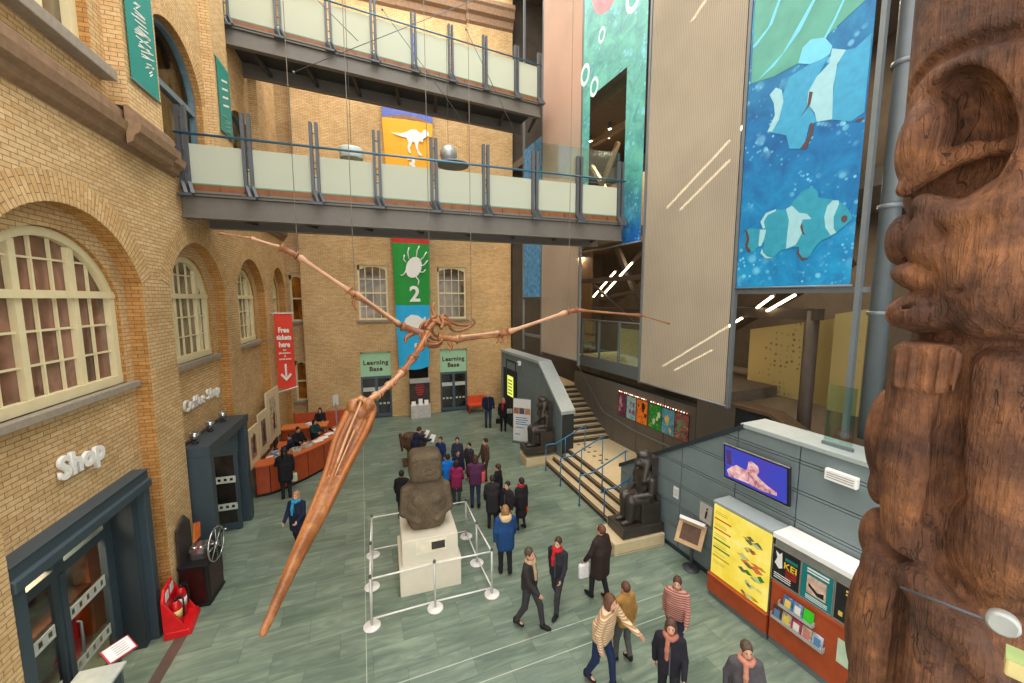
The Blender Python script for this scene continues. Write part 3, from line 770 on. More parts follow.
def banner(name, label, v0, v1, z0, z1, mats, u=0., poly=None, extra=None, lean=0.):
    t = thing(name, label, 'banner', tuple((rframe(8.65, u, (v0+v1)/2, z0)).translation), TH, 'tall banners on the gallery frame')
    w_, h_ = (v1-v0)/2, z1-z0; m = MB(); N = 14; vs = []; fs = []
    c0, zz0 = (v0+v1)/2, z0
    if poly is None:
        for j in range(N+1):
            for i in range(N+1):
                a, b = i/N, j/N; vs.append((.002*math.sin(a*PI)*math.sin(b*PI*3), -w_+2*w_*a, h_*b))
        for j in range(N):
            for i in range(N): fs.append((j*(N+1)+i, j*(N+1)+i+1, (j+1)*(N+1)+i+1, (j+1)*(N+1)+i))
        m.add(vs, fs, 0, True)
        m.add([(x+.006, y, z) for x, y, z in vs], [f[::-1] for f in fs], 0, True)
    else:
        for p in poly: m.prism([(v-c0, z-zz0) for v, z in p], 0, .006, 'yz', 0)
    if extra:
        for k, (p, mi) in enumerate(extra):
            x = -.004-.0004*k; m.prism([(v-c0, z-zz0) for v, z in p], x, x+.0003, 'yz', mi)
    m.build('cloth', mats, t, fixn=poly is not None)
    r = MB(); r.tube([(0, -w_-.04, 0), (0, w_+.04, 0)], .025, 6); r.build('hem_rod', STEEL, t)
    return t
banner('mesh_banner', 'broad beige grey mesh banner hanging free between steel posts, left of the fish banner', 7.37, 10.4, 3.95, 24, GREYMESH)
banner('mesh_banner', 'narrow beige mesh banner with pinkish top, right of the brick end wall', 14.14, 17.25, 4.1, 24, PINKMESH)
banner('sea_banner', 'narrow blue speckled sea banner beside the end wall brickwork', 17.4, 19.3, 6.7, 14, plain('blue_speckle_print', rgb(80, 150, 200), .5, var=.5, scale=5))
PINKB = plain('print_coral_red', rgb(236, 128, 132), .5, var=.25, scale=2); PALEP = plain('print_pale', rgb(206, 236, 230), .5); LBLU = plain('print_light_blue', rgb(132, 204, 226), .5, var=.05)
tealp = [[(13.55, 8.85), (14.02, 8.85), (14.02, 24), (13.55, 24)], [(11.5, 13.96), (13.55, 13.96), (13.55, 24), (11.5, 24)], [(10.62, 8.4), (11.5, 8.4), (11.5, 24), (10.62, 24)]]
def ring(c, r, w=.1, n=18): return [(c[0]+r*math.cos(a), c[1]+r*1.3*math.sin(a)) for a in [2*PI*i/n for i in range(n)]]
ex = [(ring((12.6, 17.6), 1.0), 1)]
for c, r in (((11.3, 15.9), .36), ((13.9, 14.9), .3), ((13.3, 14.2), .26), ((12.9, 15.7), .2), ((11.9, 17.3), .18), ((11.2, 17.6), .25)): ex += [(ring(c, r), 2), (ring(c, r*.62), 3)]
banner('sea_banner', 'tall teal sea banner with red blob, cut round a doorway at the bridge end', 10.62, 14.02, 8.4, 24, [TEAL, PINKB, PALEP, plain('print_teal', rgb(82, 164, 152), .5)], poly=tealp, extra=ex)
FISH = {
'FISH':[(6.82,8.31),(6.7,8.48),(6.46,8.5),(6.19,8.47),(6.11,8.59),(5.91,8.76),(5.71,8.81),(5.58,8.68),(5.56,8.57),(5.38,8.51),(5.16,8.44),(5.02,8.31),(4.9,8.15),(4.87,8.05),(4.99,7.95),(5.18,7.8),(5.4,7.73),(5.5,7.62),(5.57,7.46),(5.72,7.39),(5.83,7.48),(5.83,7.66),(5.95,7.67),(6.22,7.64),(6.39,7.49),(6.59,7.51),(6.72,7.65),(6.65,7.76),(6.66,7.85),(6.81,7.78),(6.9,7.66),(7.06,7.68),(7.18,7.82),(7.14,7.97),(7.21,8.13),(7.1,8.21),(6.83,8.16),(6.73,8.14)],
'BTAIL':[(6.81,8.14),(6.65,8.12),(6.67,7.95),(6.73,7.77),(6.8,7.78)],
'BMID':[(6.23,8.48),(6.1,8.52),(5.92,8.35),(5.75,8.3),(5.64,8.18),(5.83,8.2),(5.84,8.07),(5.79,7.96),(5.91,7.71),(6.12,7.65),(6.13,7.97),(6.13,8.24)],
'BHEAD':[(5.16,8.44),(5.14,8.37),(5.21,8.15),(5.18,7.94),(5.12,7.85),(5.22,7.81),(5.34,7.97),(5.39,8.18),(5.36,8.38),(5.27,8.46)],
'DFIN':[(5.83,7.66),(5.87,7.53),(5.74,7.38),(5.59,7.42),(5.73,7.44),(5.81,7.53)],
'DARC':[(5.84,8.14),(5.86,8.06),(5.8,7.92),(5.72,7.87),(5.78,7.96),(5.81,8.07)],
'TEDGE':[(6.73,8.14),(6.82,8.31),(6.7,8.48),(6.46,8.52),(6.46,8.48),(6.66,8.42),(6.73,8.29),(6.68,8.17)],
'TEDGE2':[(6.7,7.72),(6.73,7.62),(6.58,7.49),(6.39,7.48),(6.56,7.54),(6.65,7.62)],
'TEDGE3':[(7.22,8.2),(7.13,7.97),(7.17,7.82),(7.05,7.66),(6.98,7.69),(7.09,7.81),(7.06,7.96),(7.15,8.17)],
'GREEN':[(7.62,13.42),(5.13,11.82),(5.84,11.54),(6.13,11.65),(6.25,11.6),(6.35,11.32),(6.9,11.31),(7.48,11.41)],
'G1':[(6.93,12.97),(6.88,12.94),(7.08,12.41),(7.43,12.17),(7.53,12.15),(7.54,12.2),(7.18,12.4)],
'G2':[(6.13,12.46),(6.08,12.43),(6.4,11.93),(6.92,11.52),(7.37,11.39),(7.29,11.42),(6.74,11.69)],
'G3':[(5.56,12.09),(5.52,12.07),(5.67,11.75),(5.82,11.52),(5.86,11.55),(5.71,11.79)],
'UFIN':[(6.35,11.32),(6.29,11.58),(6.13,11.65),(5.84,11.54),(5.67,11.31),(5.7,11.19),(5.89,11.17),(6.09,11.19)],
'UBODY':[(5.44,11.13),(5.24,11.07),(4.97,11.19),(4.88,9.89),(5.14,9.81),(5.52,9.98),(5.53,10.44),(5.55,10.83)],
'UBAND':[(5.67,11.27),(5.4,11.12),(5.53,10.94),(5.55,10.56),(5.49,9.97),(5.79,10.03),(5.86,10.22),(6.04,10.46),(6.05,10.67),(5.91,10.89),(5.69,11.02)],
'UFACE':[(6.52,11.14),(6.09,11.19),(5.7,11.18),(6.05,10.67),(6.04,10.46),(5.85,10.17),(5.79,10.03),(5.94,10.03),(6.01,9.6),(6.32,9.7),(6.43,9.99),(6.88,10.2),(6.75,10.49)],
'UEYEB':[(6.95,10.97),(6.81,11.06),(6.66,10.95),(6.59,10.7),(6.65,10.37),(6.78,10.18),(6.9,10.21),(6.76,10.5),(6.82,10.75)],
'UD1':[(6.03,10.67),(5.95,10.63),(5.97,10.41),(6.15,10.25),(6.03,10.41)],
'UD2':[(5.92,10.06),(5.84,10.01),(5.85,9.8),(5.95,9.58),(6.08,9.62),(5.93,9.79)],
'UD3':[(5.08,9.78),(5.01,9.81),(4.9,9.81),(4.9,9.77),(4.98,9.76)],
}
def fit(v, z):
    a = 7.27+.37*(z-6.84)/6.59; b = 4.77+.24*(z-6.87)/4.87
    return (min(7.22, max(4.97, 7.22-(a-v)/(a-b)*2.25)), z)
FISH = {k_: [fit(*q) for q in v_] for k_, v_ in FISH.items()}
TEALFISH = plain('print_fish_teal', rgb(44, 146, 172), .5, var=.12); BAND = plain('print_band', rgb(150, 200, 210), .5, var=.06); MIDB = plain('print_mid_blue', rgb(58, 154, 194), .5, var=.1)
SEAG = plain('print_sea_green', rgb(84, 156, 140), .5, var=.2, scale=1.2); BRND = plain('print_brown', rgb(88, 62, 58), .5); PALEB = plain('print_pale_blue', rgb(110, 198, 226), .5, var=.05)
ex = [(FISH['GREEN'], 4)]+[(FISH[k], 6) for k in ('G1', 'G2', 'G3')]+[(FISH['UFACE'], 3), (FISH['UFIN'], 6), (FISH['UBODY'], 3), (FISH['UBAND'], 2), (FISH['UEYEB'], 2), (FISH['UD1'], 5), (FISH['UD2'], 5), (FISH['UD3'], 5),
      (FISH['FISH'], 1), (FISH['BTAIL'], 2), (FISH['BMID'], 2), (FISH['BHEAD'], 2), (FISH['DFIN'], 5), (FISH['DARC'], 5), (FISH['TEDGE'], 2), (FISH['TEDGE2'], 2), (FISH['TEDGE3'], 5)]
ex.append((ring((FISH['BHEAD'][0][0]-.12, FISH['BHEAD'][0][1]-.36), .05), 5))
banner('fish_banner', 'bright blue banner printed with two striped reef fish, beside the carved totem pole', 4.95, 7.24, 6.85, 24, [SEA, TEALFISH, BAND, MIDB, SEAG, BRND, PALEB], extra=ex)

# steel frame posts and rails carrying the banners
def kpost(v, z0, z1, w_=.14, mat=STEEL, u=0.): m = MB(Fk); m.box(u, v-w_/2, z0, u+.2, v+w_/2, z1); return m
m = MB(Fk)
for v, z0 in ((4.83, 3.95), (7.305, 3.9), (10.48, 3.9), (14.08, 3.9), (17.33, 3.95), (19.4, 3.95)): m.box(.0, v-.04, z0, .1, v+.04, 24)
for v0, v1, z in ((14.08, 19.4, 6.6), (17.33, 19.4, 9.2), (17.33, 19.4, 4.7), (17.33, 19.4, 12.2), (17.33, 19.4, 15.5)): m.box(.05, v0, z, .15, v1, z+.12)
m.box(.05, 4.7, 6.72, .15, 7.36, 6.82)
struct(m.build('trim_13', STEEL))
m = MB(Fk); m.tube([(.45, 4.66, 3.95), (.45, 4.66, 24)], .15, 16)
for z in (6.3, 8.2, 10.6): m.lathe([(.155, z), (.19, z), (.19, z+.08), (.155, z+.08)], (.45, 4.66, 0), 16)
m.box(.3, 4.38, 7.0, .42, 2.6, 7.14); m.box(.3, 4.38, 9.6, .42, 2.6, 9.74)
struct(m.build('trim_14', STEEL))
# inner beams, sloping stair soffits, brown column
m = MB(Fw); m.tube([(1.0, 7.15, 0), (1.0, 7.15, 6.3)], .16, 14); m.box(.85, 6.95, 6.05, 1.15, 11.5, 6.35); m.box(.9, 7, 9.2, 1.1, 7.3, 24)
m.box(.3, 10.6, 7.35, .5, 17, 7.55); m.box(.9, 10.6, 6.0, 1.2, 17, 6.2); m.bar((.4, 16.2, 7.3), (.4, 13.2, 5.6), .1, .1); m.bar((.5, 16.0, 6.6), (.5, 11.6, 7.1), .12, .14); m.box(.6, 12.6, 3.9, .85, 12.8, 9.2); m.bar((1.2, 15.5, 8.9), (1.2, 12.5, 4.2), .2, .2)
struct(m.build('trim_15', plain('brown_steel', rgb(74, 63, 53), .6)))
SOFF = plain('stair_soffit', rgb(88, 74, 60), .7, var=.1)
m = MB(Fw)
for a, b in (((16.8, 6.55), (8.0, 12.3)), ((13.2, 3.9), (7.0, 7.6)), ((13.4, 9.4), (7.6, 13.0)), ((13.6, 14.5), (8.4, 17.8))):
    m.bar((1.75, *a), (1.75, *b), 1.3, .2)
struct(m.build('ceiling_stairs', SOFF))
STRIP = plain('warm_tube_light', (1, .78, .5, 1), .4, emit=5.)
strips = [((16.7, 6.7), (15.1, 7.8)), ((16.0, 6.75), (14.0, 8.1)), ((12.06, 4.06), (8.97, 6.03)), ((11.47, 4.01), (9.96, 4.93)), ((8.53, 6.34), (8.09, 6.68)), ((8.23, 6.26), (7.5, 6.71)),
          ((12.2, 9.93), (9.74, 11.43)), ((11.58, 9.73), (9.7, 10.84)), ((12.36, 15.25), (10.3, 16.5)), ((11.66, 14.78), (9.7, 16.05)), ((9.42, 11.61), (8.92, 11.96)), ((8.6, 11.88), (8.2, 12.37))]
where = ['lit by the glass balcony, upper of two', 'lit by the glass balcony, lower of two', 'glowing long through the foot of the broad mesh banner', 'glowing short through the foot of the broad mesh banner', 'left one of two under the fish banner', 'right one of two under the fish banner',
         'glowing in the middle height of the broad mesh banner, upper', 'glowing in the middle height of the broad mesh banner, lower', 'glowing at the top of the broad mesh banner, upper', 'glowing at the top of the broad mesh banner, lower', 'beside the upper fish of the blue banner, left', 'beside the upper fish of the blue banner, right']
for (a, b), wl in zip(strips, where):
    g = thing('strip_light', 'sloping warm strip light, '+wl, 'light', tuple((Fw @ V((.8, (a[0]+b[0])/2, (a[1]+b[1])/2)))), TH, 'strip lights along the gallery stairs')
    dv, dz = (b[0]-a[0])/2, (b[1]-a[1])/2
    m = MB(); m.bar((0, -dv, -dz), (0, dv, dz), .06, .05); m.build('tube', STRIP, g)
    m = MB(); m.bar((0.045, -dv, -dz+.05), (.045, dv, dz+.05), .12, .04); m.build('housing', SOFF, g)
# cream perforated panels under the fish banner
def holes_mat():
    t = NT('perforated_cream'); b = t.bsdf(Roughness=.6); o = t.coord('Object'); vo = t.n('ShaderNodeTexVoronoi', feature='F1'); vo.inputs['Scale'].default_value = 6; vo.inputs['Randomness'].default_value = .35; t.l(o, vo.inputs['Vector'])
    hv = t.noise(o, 1.6, 2)
    c = t.mix(rgb(172, 152, 96), rgb(120, 100, 58), t.mix(t.ramp(vo.outputs['Distance'], [(.22, (1, 1, 1, 1)), (.3, (0, 0, 0, 1))]), t.ramp(hv, [(.42, (0, 0, 0, 1)), (.55, (1, 1, 1, 1))]), 1., 'MULTIPLY'))
    t.l(c, b.inputs['Base Color']); return t.m
m = MB(Fw); m.prism([(6.3, 3.6), (7.0, 3.6), (7.0, 6.2), (6.3, 6.35)], 1.7, 1.75, 'yz'); m.prism([(7.05, 3.6), (9.6, 3.6), (9.6, 5.6), (7.05, 6.1)], 2.1, 2.15, 'yz')
struct(m.build('wall_perforated', holes_mat()))
# far end of the gallery: yellow panels seen beside the end wall, cream balcony floor
m = MB(Fk); m.box(1.4, 17.8, 3.9, 1.45, 18.35, 6.4, 0); m.box(1.4, 18.6, 3.9, 1.45, 18.9, 6.4, 1); m.box(2.6, 17.0, 3.9, 2.7, 19.5, 9.0, 2)
struct(m.build('trim_16', [plain('yellow_panel', rgb(200, 172, 40), .5), plain('olive_panel', rgb(120, 110, 50), .5), plain('brown_panel', rgb(120, 90, 60), .6)]))
m = MB(Fw); m.box(.1, 12.3, 3.9, 4, 17, 3.93); m.box(1.9, 12.3, 3.93, 1.95, 16, 5.2)
struct(m.build('floor_balcony', plain('cream_floor', rgb(196, 184, 140), .5)))
# glass balustrade on the balcony
g = thing('glass_balustrade', 'clear glass balustrade with steel posts round the stair head balcony', 'balustrade', tuple(Fw @ V((0, 14.3, 3.98))), TH)
m = MB(); m.box(-.01, -2.0, .08, .01, 2.1, 1.62); m.build('glass_panel', GLASS, g)
for v in (-2.0, -.6, .75, 2.05):
    m = MB(); m.box(-.05, v-.03, 0, .05, v+.03, 1.7); m.build('post', STEEL, g)
m = MB(); m.tube([(-.02, -2, 1.68), (-.02, 2.1, 1.68)], .03, 8); m.build('handrail', STEEL, g)
# frameless glass pane standing on the slate wall
g = thing('glass_screen', 'small clear glass screen standing on the pale cap of the slate wall', 'screen', tuple(Fs @ V((.25, 4.55, 3.95))), TH)
m = MB(); m.box(-.008, -.22, .03, .008, .22, 1.12); m.build('glass_panel', glass_mat('green_glass', (.75, .92, .88, 1), .85), g)
m = MB(); m.box(-.03, -.24, 0, .03, .24, .06); m.build('base_channel', STEEL, g)

# ================================================================== footbridges
FROST = frosted_mat('frosted_glass', rgb(218, 222, 206), .14); BLUR = plain('blue_rail', rgb(70, 112, 134), .35, .3, var=.05)
def bridge(label, loc, rz, L, posts, width, dark, gt=1.66, pt_=2.45):
    """origin: left end, near face, at girder bottom"""
    g = thing('footbridge', label, 'bridge', loc, rz, 'footbridges across the hall')
    m = MB()
    for y in (0, width-.2):
        m.box(0, y, 0, L, y+.2, .05); m.box(0, y+.08, .05, L, y+.12, .5); m.box(0, y, .5, L, y+.2, .56); m.box(0, y-.03, .56, L, y+.2, .62)
    m.build('girder', dark, g, bevel=.006)
    m = MB(); m.box(0, .15, .45, L, width-.15, .52)
    x = .6
    while x < L: m.bar((x, .1, .2), (x+.5, width-.1, .2), .1, .12); x += 1.5
    m.build('soffit', plain('soffit_dark', rgb(62, 60, 58), .7), g)
    m = MB(); m.box(0, 0.02, .62, L, .08, .77); m.box(0, width-.08, .62, L, width-.02, .77)
    x = .25
    while x < L: m.box(x, -.02, .63, x+.05, .03, .75); x += .5
    m.build('timber_fascia', plain('brown_timber', rgb(126, 76, 34), .5, var=.2, scale=5), g)
    m = MB(); m.box(0, .05, .72, L, width-.05, .77); m.build('deck', STEELD, g)
    for a, b in zip(posts[:-1], posts[1:]):
        m = MB(); m.box(a+.1, .02, .79, b-.1, .04, gt); p = m.build('glass_panel', FROST, g)
        m = MB(); m.box(a+.1, .015, .77, b-.1, .045, .795); m.build('edge_strip', plain('green_glass_edge', rgb(96, 150, 134), .3), p)
    m = MB(); m.box(.1, width-.04, .79, L-.1, width-.02, gt); m.build('glass_panel', FROST, g)
    for x in posts:
        m = MB()
        for dx_ in (-.1, .03):
            m.box(x+dx_, -.06, .7, x+dx_+.075, .06, pt_); m.bar((x+dx_+.035, -.02, .78), (x+dx_+.035+.1, -.16, .5), .07, .1)
        for z in (.8, 1.15, 1.5, 1.85, 2.2): m.tube([(x-.09, 0, z), (x+.09, 0, z)], .014, 6)
        m.box(x-.12, -.2, .46, x+.16, -.08, .52)
        m.build('post', STEELD, g)
    m = MB(); zr = gt+(.2 if gt < 1.8 else .06); m.tube([(0, -.05, zr), (L, -.05, zr)], .03, 8); m.build('handrail', BLUR, g)
    m = MB(); m.tube([(0, width+.03, zr), (L, width+.03, zr)], .025, 8); m.build('handrail', BLUR, g)
    return g
lower = bridge('lower footbridge of grey steel and frosted glass, spanning the hall below the other bridge', (-4.3, 11.2, 8.48), 0, 11.85, [.14, 1.4, 2.85, 4.32, 5.79, 7.25, 8.75, 10.22, 11.7], 1.7, GIRD)
m = MB(); m.box(8.75, .07, 1.75, 11.7, .085, 2.75); m.build('tall_glass_panel', GLASS, lower)
upper_b = bridge('upper footbridge of grey steel and frosted glass, slanting high across the hall', (-4.3, 14.9, 14.35), R(7.7), 11.2, [.12, 1.5, 2.97, 4.4, 5.8, 7.2, 8.6, 10.0, 11.1], 2.0, GIRD, 2.0, 2.55)

for a, b, lb in (((-2.2, 13.6, 13.2), (4.2, 13.6, 16.9), 'longest, rising to the right'), ((-2.3, 13.6, 16.0), (-.4, 13.6, 14.4), 'short one on the left'), ((.35, 13.85, 15.6), (2.8, 13.85, 12.7), 'falling through the middle'), ((2.95, 13.6, 15.4), (4.6, 13.6, 12.5), 'nearest the mesh banners')):
    a, b = V(a), V(b); g = thing('stay_cable', 'thin diagonal stay cable in front of the upper footbridge, '+lb, 'cable', tuple(a), 0, 'stay cables by the upper footbridge')
    m = MB(); m.tube([V((0, 0, 0)), b-a], .011, 5); m.build('cable', STEELD, g); m = MB(); m.ball((0, 0, 0), .04, 8); m.ball(tuple(b-a), .04, 8) if False else None; m.build('end_fitting', STEEL, g)

for k, (u, v, lb) in enumerate(((.4, 16.6, 'left'), (.9, 16.0, 'middle'), (.4, 15.2, 'right'))):
    g = thing('ceiling_spotlight', 'small bright ceiling spotlight seen through the doorway of the teal banner, '+lb, 'light', tuple(Fw @ V((u, v, 13.9))), TH, 'spotlights behind the teal banner')
    m = MB(); m.lathe([(.09, -.14), (.1, .1)], n=12); m.build('housing', STEELD, g); m = MB(); m.lathe([(.001, -.15), (.07, -.15)], n=12); m.build('lamp', plain('spot_lamp', (1, .86, .62, 1), .4, emit=8.), g)
m = MB(Fw); m.bar((.7, 17.4, 10.0), (.7, 15.0, 13.2), .16, .16); m.bar((.9, 14.8, 10.0), (.9, 17.2, 12.9), .16, .16); m.box(.2, 14, 13.4, .4, 18, 13.6); m.box(2.6, 14, 9.5, 2.7, 20, 12.4)
struct(m.build('trim_17', plain('gallery_beam', rgb(130, 112, 90), .6)))
# ================================================================== daylight, and fill lights added to the interiors
def area(name, loc, size, power, col=(1, .9, .75), rot=(0, 0, 0), sy=None):
    l = bpy.data.lights.new(name, 'AREA'); l.energy = power; l.color = col; l.size = size
    if sy: l.shape = 'RECTANGLE'; l.size_y = sy
    o = bpy.data.objects.new(name, l); COL.objects.link(o); o.location = loc; o.rotation_euler = rot; return o
area('roof_glow', (1.7, 10.5, 23.5), 11, 1150, (1, .97, .93), sy=23)
area('shop_fill', (-5.4, 7.5, 3.15), .6, 60, (1, .72, .42)); area('coffee_fill', (-4.9, 11.9, 2.9), .5, 10, (1, .8, .55))  # added fill lights, no visible fitting, to brighten the shop and coffee shop interiors
for k, (u, v, z) in enumerate(((1.6, 8.5, 8.9), (1.6, 13.5, 8.9), (1.6, 8.5, 13.8), (1.6, 14, 13.8), (.9, 16.2, 13.2), (2, 10, 3.4), (1.6, 10.5, 18), (1.2, 18.2, 8.7))):
    area('gallery_fill', Fw @ V((u, v, z)), .8, 90, (1, .8, .55))  # unseen fill added under the slabs so the gallery interior shows
# ================================================================== signs and things along the left wall
SIGNW = plain('white_letters', rgb(240, 238, 230), .4, var=.02)
def sign(name, label, txt, size, M, mat, depth=.05, bold=.01, space=1.05, **k):
    g = thing(name, label, 'sign', tuple(M.translation), 0)
    Mi = M.copy(); Mi.translation = (0, 0, 0)
    text_mesh(txt, size, depth, mat, 'lettering', g, Mi, bold=bold, space=space, **k); return g
sign('shop_sign', 'white raised letters reading Shop above the near doorway', 'Shop', .46, TXL(XI+.04, 7.72, 4.1), SIGNW, bold=.018)
sign('coffee_shop_sign', 'white raised letters reading Coffee Shop above the dark portal', 'Coffee Shop', .4, TXL(XI+.04, 12.1, 4.02), SIGNW, bold=.004, space=1.08)
CHROME = plain('chrome', rgb(190, 190, 190), .2, .9)
for k, (y, lb) in enumerate(((10.85, 'nearest to the hall end'), (11.75, 'in the middle, brightest'), (12.6, 'farthest along'))):
    g = thing('uplighter', 'small chrome uplighter on top of the coffee shop portal, '+lb, 'light', (-4.3, y, 3.2), 0, 'uplighters on the portal')
    m = MB(); m.lathe([(.07, 0), (.07, .03), (.02, .04), (.02, .1)], n=12); m.build('base', BLACK, g)
    m = MB(); m.lathe([(.05, 0), (.09, .06), (.1, .18), (.085, .18), (.06, .08)], (0, 0, .08), 12); m.build('lamp_head', CHROME, g)
    m = MB(); m.tube([(-.12, -.2, .02), (-.15, 0, .02), (-.12, .2, .02)], .014, 6); m.build('cable', BLACK, g)
REDP = plain('fire_red', rgb(214, 24, 30), .35); REDD = plain('extinguisher_red', rgb(190, 20, 26), .25)
g = thing('fire_point', 'bright red moulded fire point stand at the foot of the brick pier', 'fire point', (-4.12, 9.0, 0), R(8))
m = MB(); m.prism([(-.32, 0), (.32, 0), (.32, .82), (.2, .98), (-.2, .98), (-.32, .82)], -.14, -.09, 'yz'); m.prism([(-.14, 0), (.3, 0), (.26, .12), (-.1, .16)], -.34, .34, 'xz'); m.box(-.1, -.02, .1, .12, .02, .45)
for y in (-.33, .29): m.prism([(-.14, 0), (.28, 0), (.1, .4), (-.1, .8), (-.14, .8)], y, y+.04, 'xz')
m.build('stand', REDP, g, bevel=.015)
m = MB(); m.box(-.088, -.22, .72, -.082, -.05, .9); m.build('notice', WHITE, g); m = MB(); m.box(-.088, .05, .72, -.082, .22, .9); m.build('notice', WHITE, g)
for y, lb, h, mt in ((-.16, 'red fire extinguisher with black hose, in the left bay of the fire point', .5, REDD), (.16, 'red fire extinguisher with white label, in the right bay of the fire point', .56, REDD)):
    e = thing('fire_extinguisher', lb, 'extinguisher', tuple(Matrix.Translation((-4.12, 9.0, 0)) @ Matrix.Rotation(R(8), 4, 'Z') @ V((.04, y, .17))), R(8), 'extinguishers on the fire point')
    m = MB(); m.lathe([(.085, 0), (.09, .02), (.09, h-.1), (.06, h-.03), (.03, h)], n=16); m.build('cylinder', mt, e)
    m = MB(); m.lathe([(.025, h), (.03, h+.05), (.015, h+.06)], n=10); m.bar((0, 0, h+.05), (.12, 0, h+.09), .03, .02); m.bar((0, 0, h+.03), (.11, 0, h+.03), .03, .02); m.build('valve_head', BLACK, e)
    m = MB(); m.tube([(.03, .02, h+.03), (.09, .1, h-.05), (.1, .08, h-.25), (.095, .04, h-.4)], .014, 6); m.build('hose', BLACK, e)
    m = MB(); m.lathe([(.0915, h*.35), (.0915, h*.65)], n=16); m.build('label_band', WHITE if 'white' in lb else plain('cream_label', rgb(220, 200, 120), .5), e)
# coin press with its big hand wheel
WOODD = plain('dark_mahogany', rgb(52, 20, 18), .35, var=.3, scale=9); ORN = plain('orange_poster', rgb(222, 110, 40), .5)
g = thing('coin_press', 'black and red souvenir coin press with a large spoked hand wheel', 'machine', (-3.98, 9.82, 0), R(-4))
m = MB(); m.box(-.26, -.34, .04, .26, .34, .92); m.box(-.28, -.36, 0, .28, .36, .06); m.box(-.28, -.36, .9, .28, .36, .95); m.build('cabinet', BLACK, g, bevel=.012)
m = MB(); m.box(-.2, -.352, .12, .2, -.345, .86); m.box(.262, -.28, .12, .268, .28, .86); m.build('front_panel', WOODD, g)
m = MB(); m.box(-.27, -.3, .95, -.23, .2, 1.72); m.prism([(-.3, 1.72), (.2, 1.72), (.0, 1.95)], -.27, -.23, 'yz'); m.build('back_board', plain('back_board_dark', rgb(58, 52, 50), .3, var=.4, scale=4), g)
m = MB(); m.prism([(-.02, 1.3), (.22, 1.3), (.26, 1.62), (.05, 1.7)], -.1, -.07, 'yz'); m.build('poster', ORN, g)
m = MB(); m.box(-.12, -.12, .95, .12, .12, 1.25)
for x in (-.06, .06): m.lathe([(.07, -.16), (.07, .16)], (x, 0, 1.18), 14, axis='y')
m.tube([(.1, 0, 1.2), (.34, 0, 1.2)], .03, 8); m.build('roller_head', CHROME, g)
m = MB(); N = 28; m.tube([(.32, .36*math.cos(2*PI*i/N), 1.2+.36*math.sin(2*PI*i/N)) for i in range(N+1)], .02, 6, cap=False)
for i in range(8): a = 2*PI*i/8; m.tube([(.32, 0, 1.2), (.32, .35*math.cos(a), 1.2+.35*math.sin(a))], .011, 6)
m.lathe([(.05, .28), (.05, .36)], (0, 0, 1.2), 12, axis='x'); m.tube([(.33, .3, 1.35), (.42, .3, 1.35)], .016, 6); m.build('hand_wheel', CHROME, g)
# lectern sign and pale topped stand by the shop door
g = thing('lectern_sign', 'small white tilted notice on a thin stand, red edged, by the shop door', 'sign', (-4.2, 7.42, 0), R(-38))
m = MB(); m.lathe([(.16, 0), (.16, .02), (.03, .04)], n=16); m.tube([(0, 0, .02), (0, 0, .92)], .02, 8); m.build('stand', STEEL, g)
m = MB(); m.obox((0, 0, .98), (.14, .18, .012), (0, R(28), 0)); pn = m.build('panel', plain('red_edge', rgb(190, 30, 50), .5), g)
m = MB(); m.obox((.007, 0, .995), (.122, .16, .006), (0, R(28), 0)); m.build('notice', WHITE, pn)
m = MB()
for i in range(5): m.obox((-.07+.035*i+.006, .02, 1.003+.07*.53-.035*.53*i), (.005, .085, .002), (0, R(28), 0))
m.build('text_lines', plain('grey_text', rgb(150, 140, 146), .5), pn)
g = thing('display_stand', 'low cabinet with a pale sloping top, in front of the shop doors', 'stand', (-4.22, 6.7, 0), 0)
m = MB(); m.box(-.26, -.5, 0, .22, .36, .96); m.build('cabinet', SLATEP, g, bevel=.01); m = MB(); m.box(-.3, -.56, .96, .27, .42, 1.0); m.build('top', plain('pale_top', rgb(188, 196, 188), .4), g)
# display boards along the wall
CRB = plain('cream_board', rgb(216, 200, 160), .6, var=.05)
for k, (y, z0, z1, w_, lb) in enumerate(((14.75, 1.0, 2.35, .95, 'nearest of the three, with a portrait picture'), (15.95, 1.0, 2.55, .95, 'middle one, with a tall figure picture'), (17.35, 1.0, 3.05, 1.5, 'tallest and farthest, with a black figure'))):
    g = thing('display_board', 'cream display board behind the reception desk, '+lb, 'board', (-4.24, y, 0), R(-3), 'display boards by the reception')
    m = MB(); m.box(-.03, -w_/2, z0, .03, w_/2, z1); m.build('panel', CRB, g, bevel=.008)
    m = MB()
    for s in (-1, 1): m.box(-.025, s*(w_/2-.05)-.02, 0, .025, s*(w_/2-.05)+.02, z0)
    m.build('legs', STEEL, g)
    m = MB(); m.box(.032, -w_*.28, z0+.3, .036, w_*.2, z1-.3); pc = m.build('picture', plain('picture_brown%d' % k, rgb(*((150, 120, 96), (120, 104, 90), (190, 170, 140))[k]), .5, var=.5, scale=7), g)
    m = MB(); m.prism([(-.12, z0+.45), (.1, z0+.45), (.06, z0+.8), (.12, z0+1.0), (0, z0+1.15), (-.1, z0+.95)], .037, .04, 'yz'); m.build('figure', BLACK if k == 2 else plain('figure_dark', rgb(80, 50, 50), .5), pc)
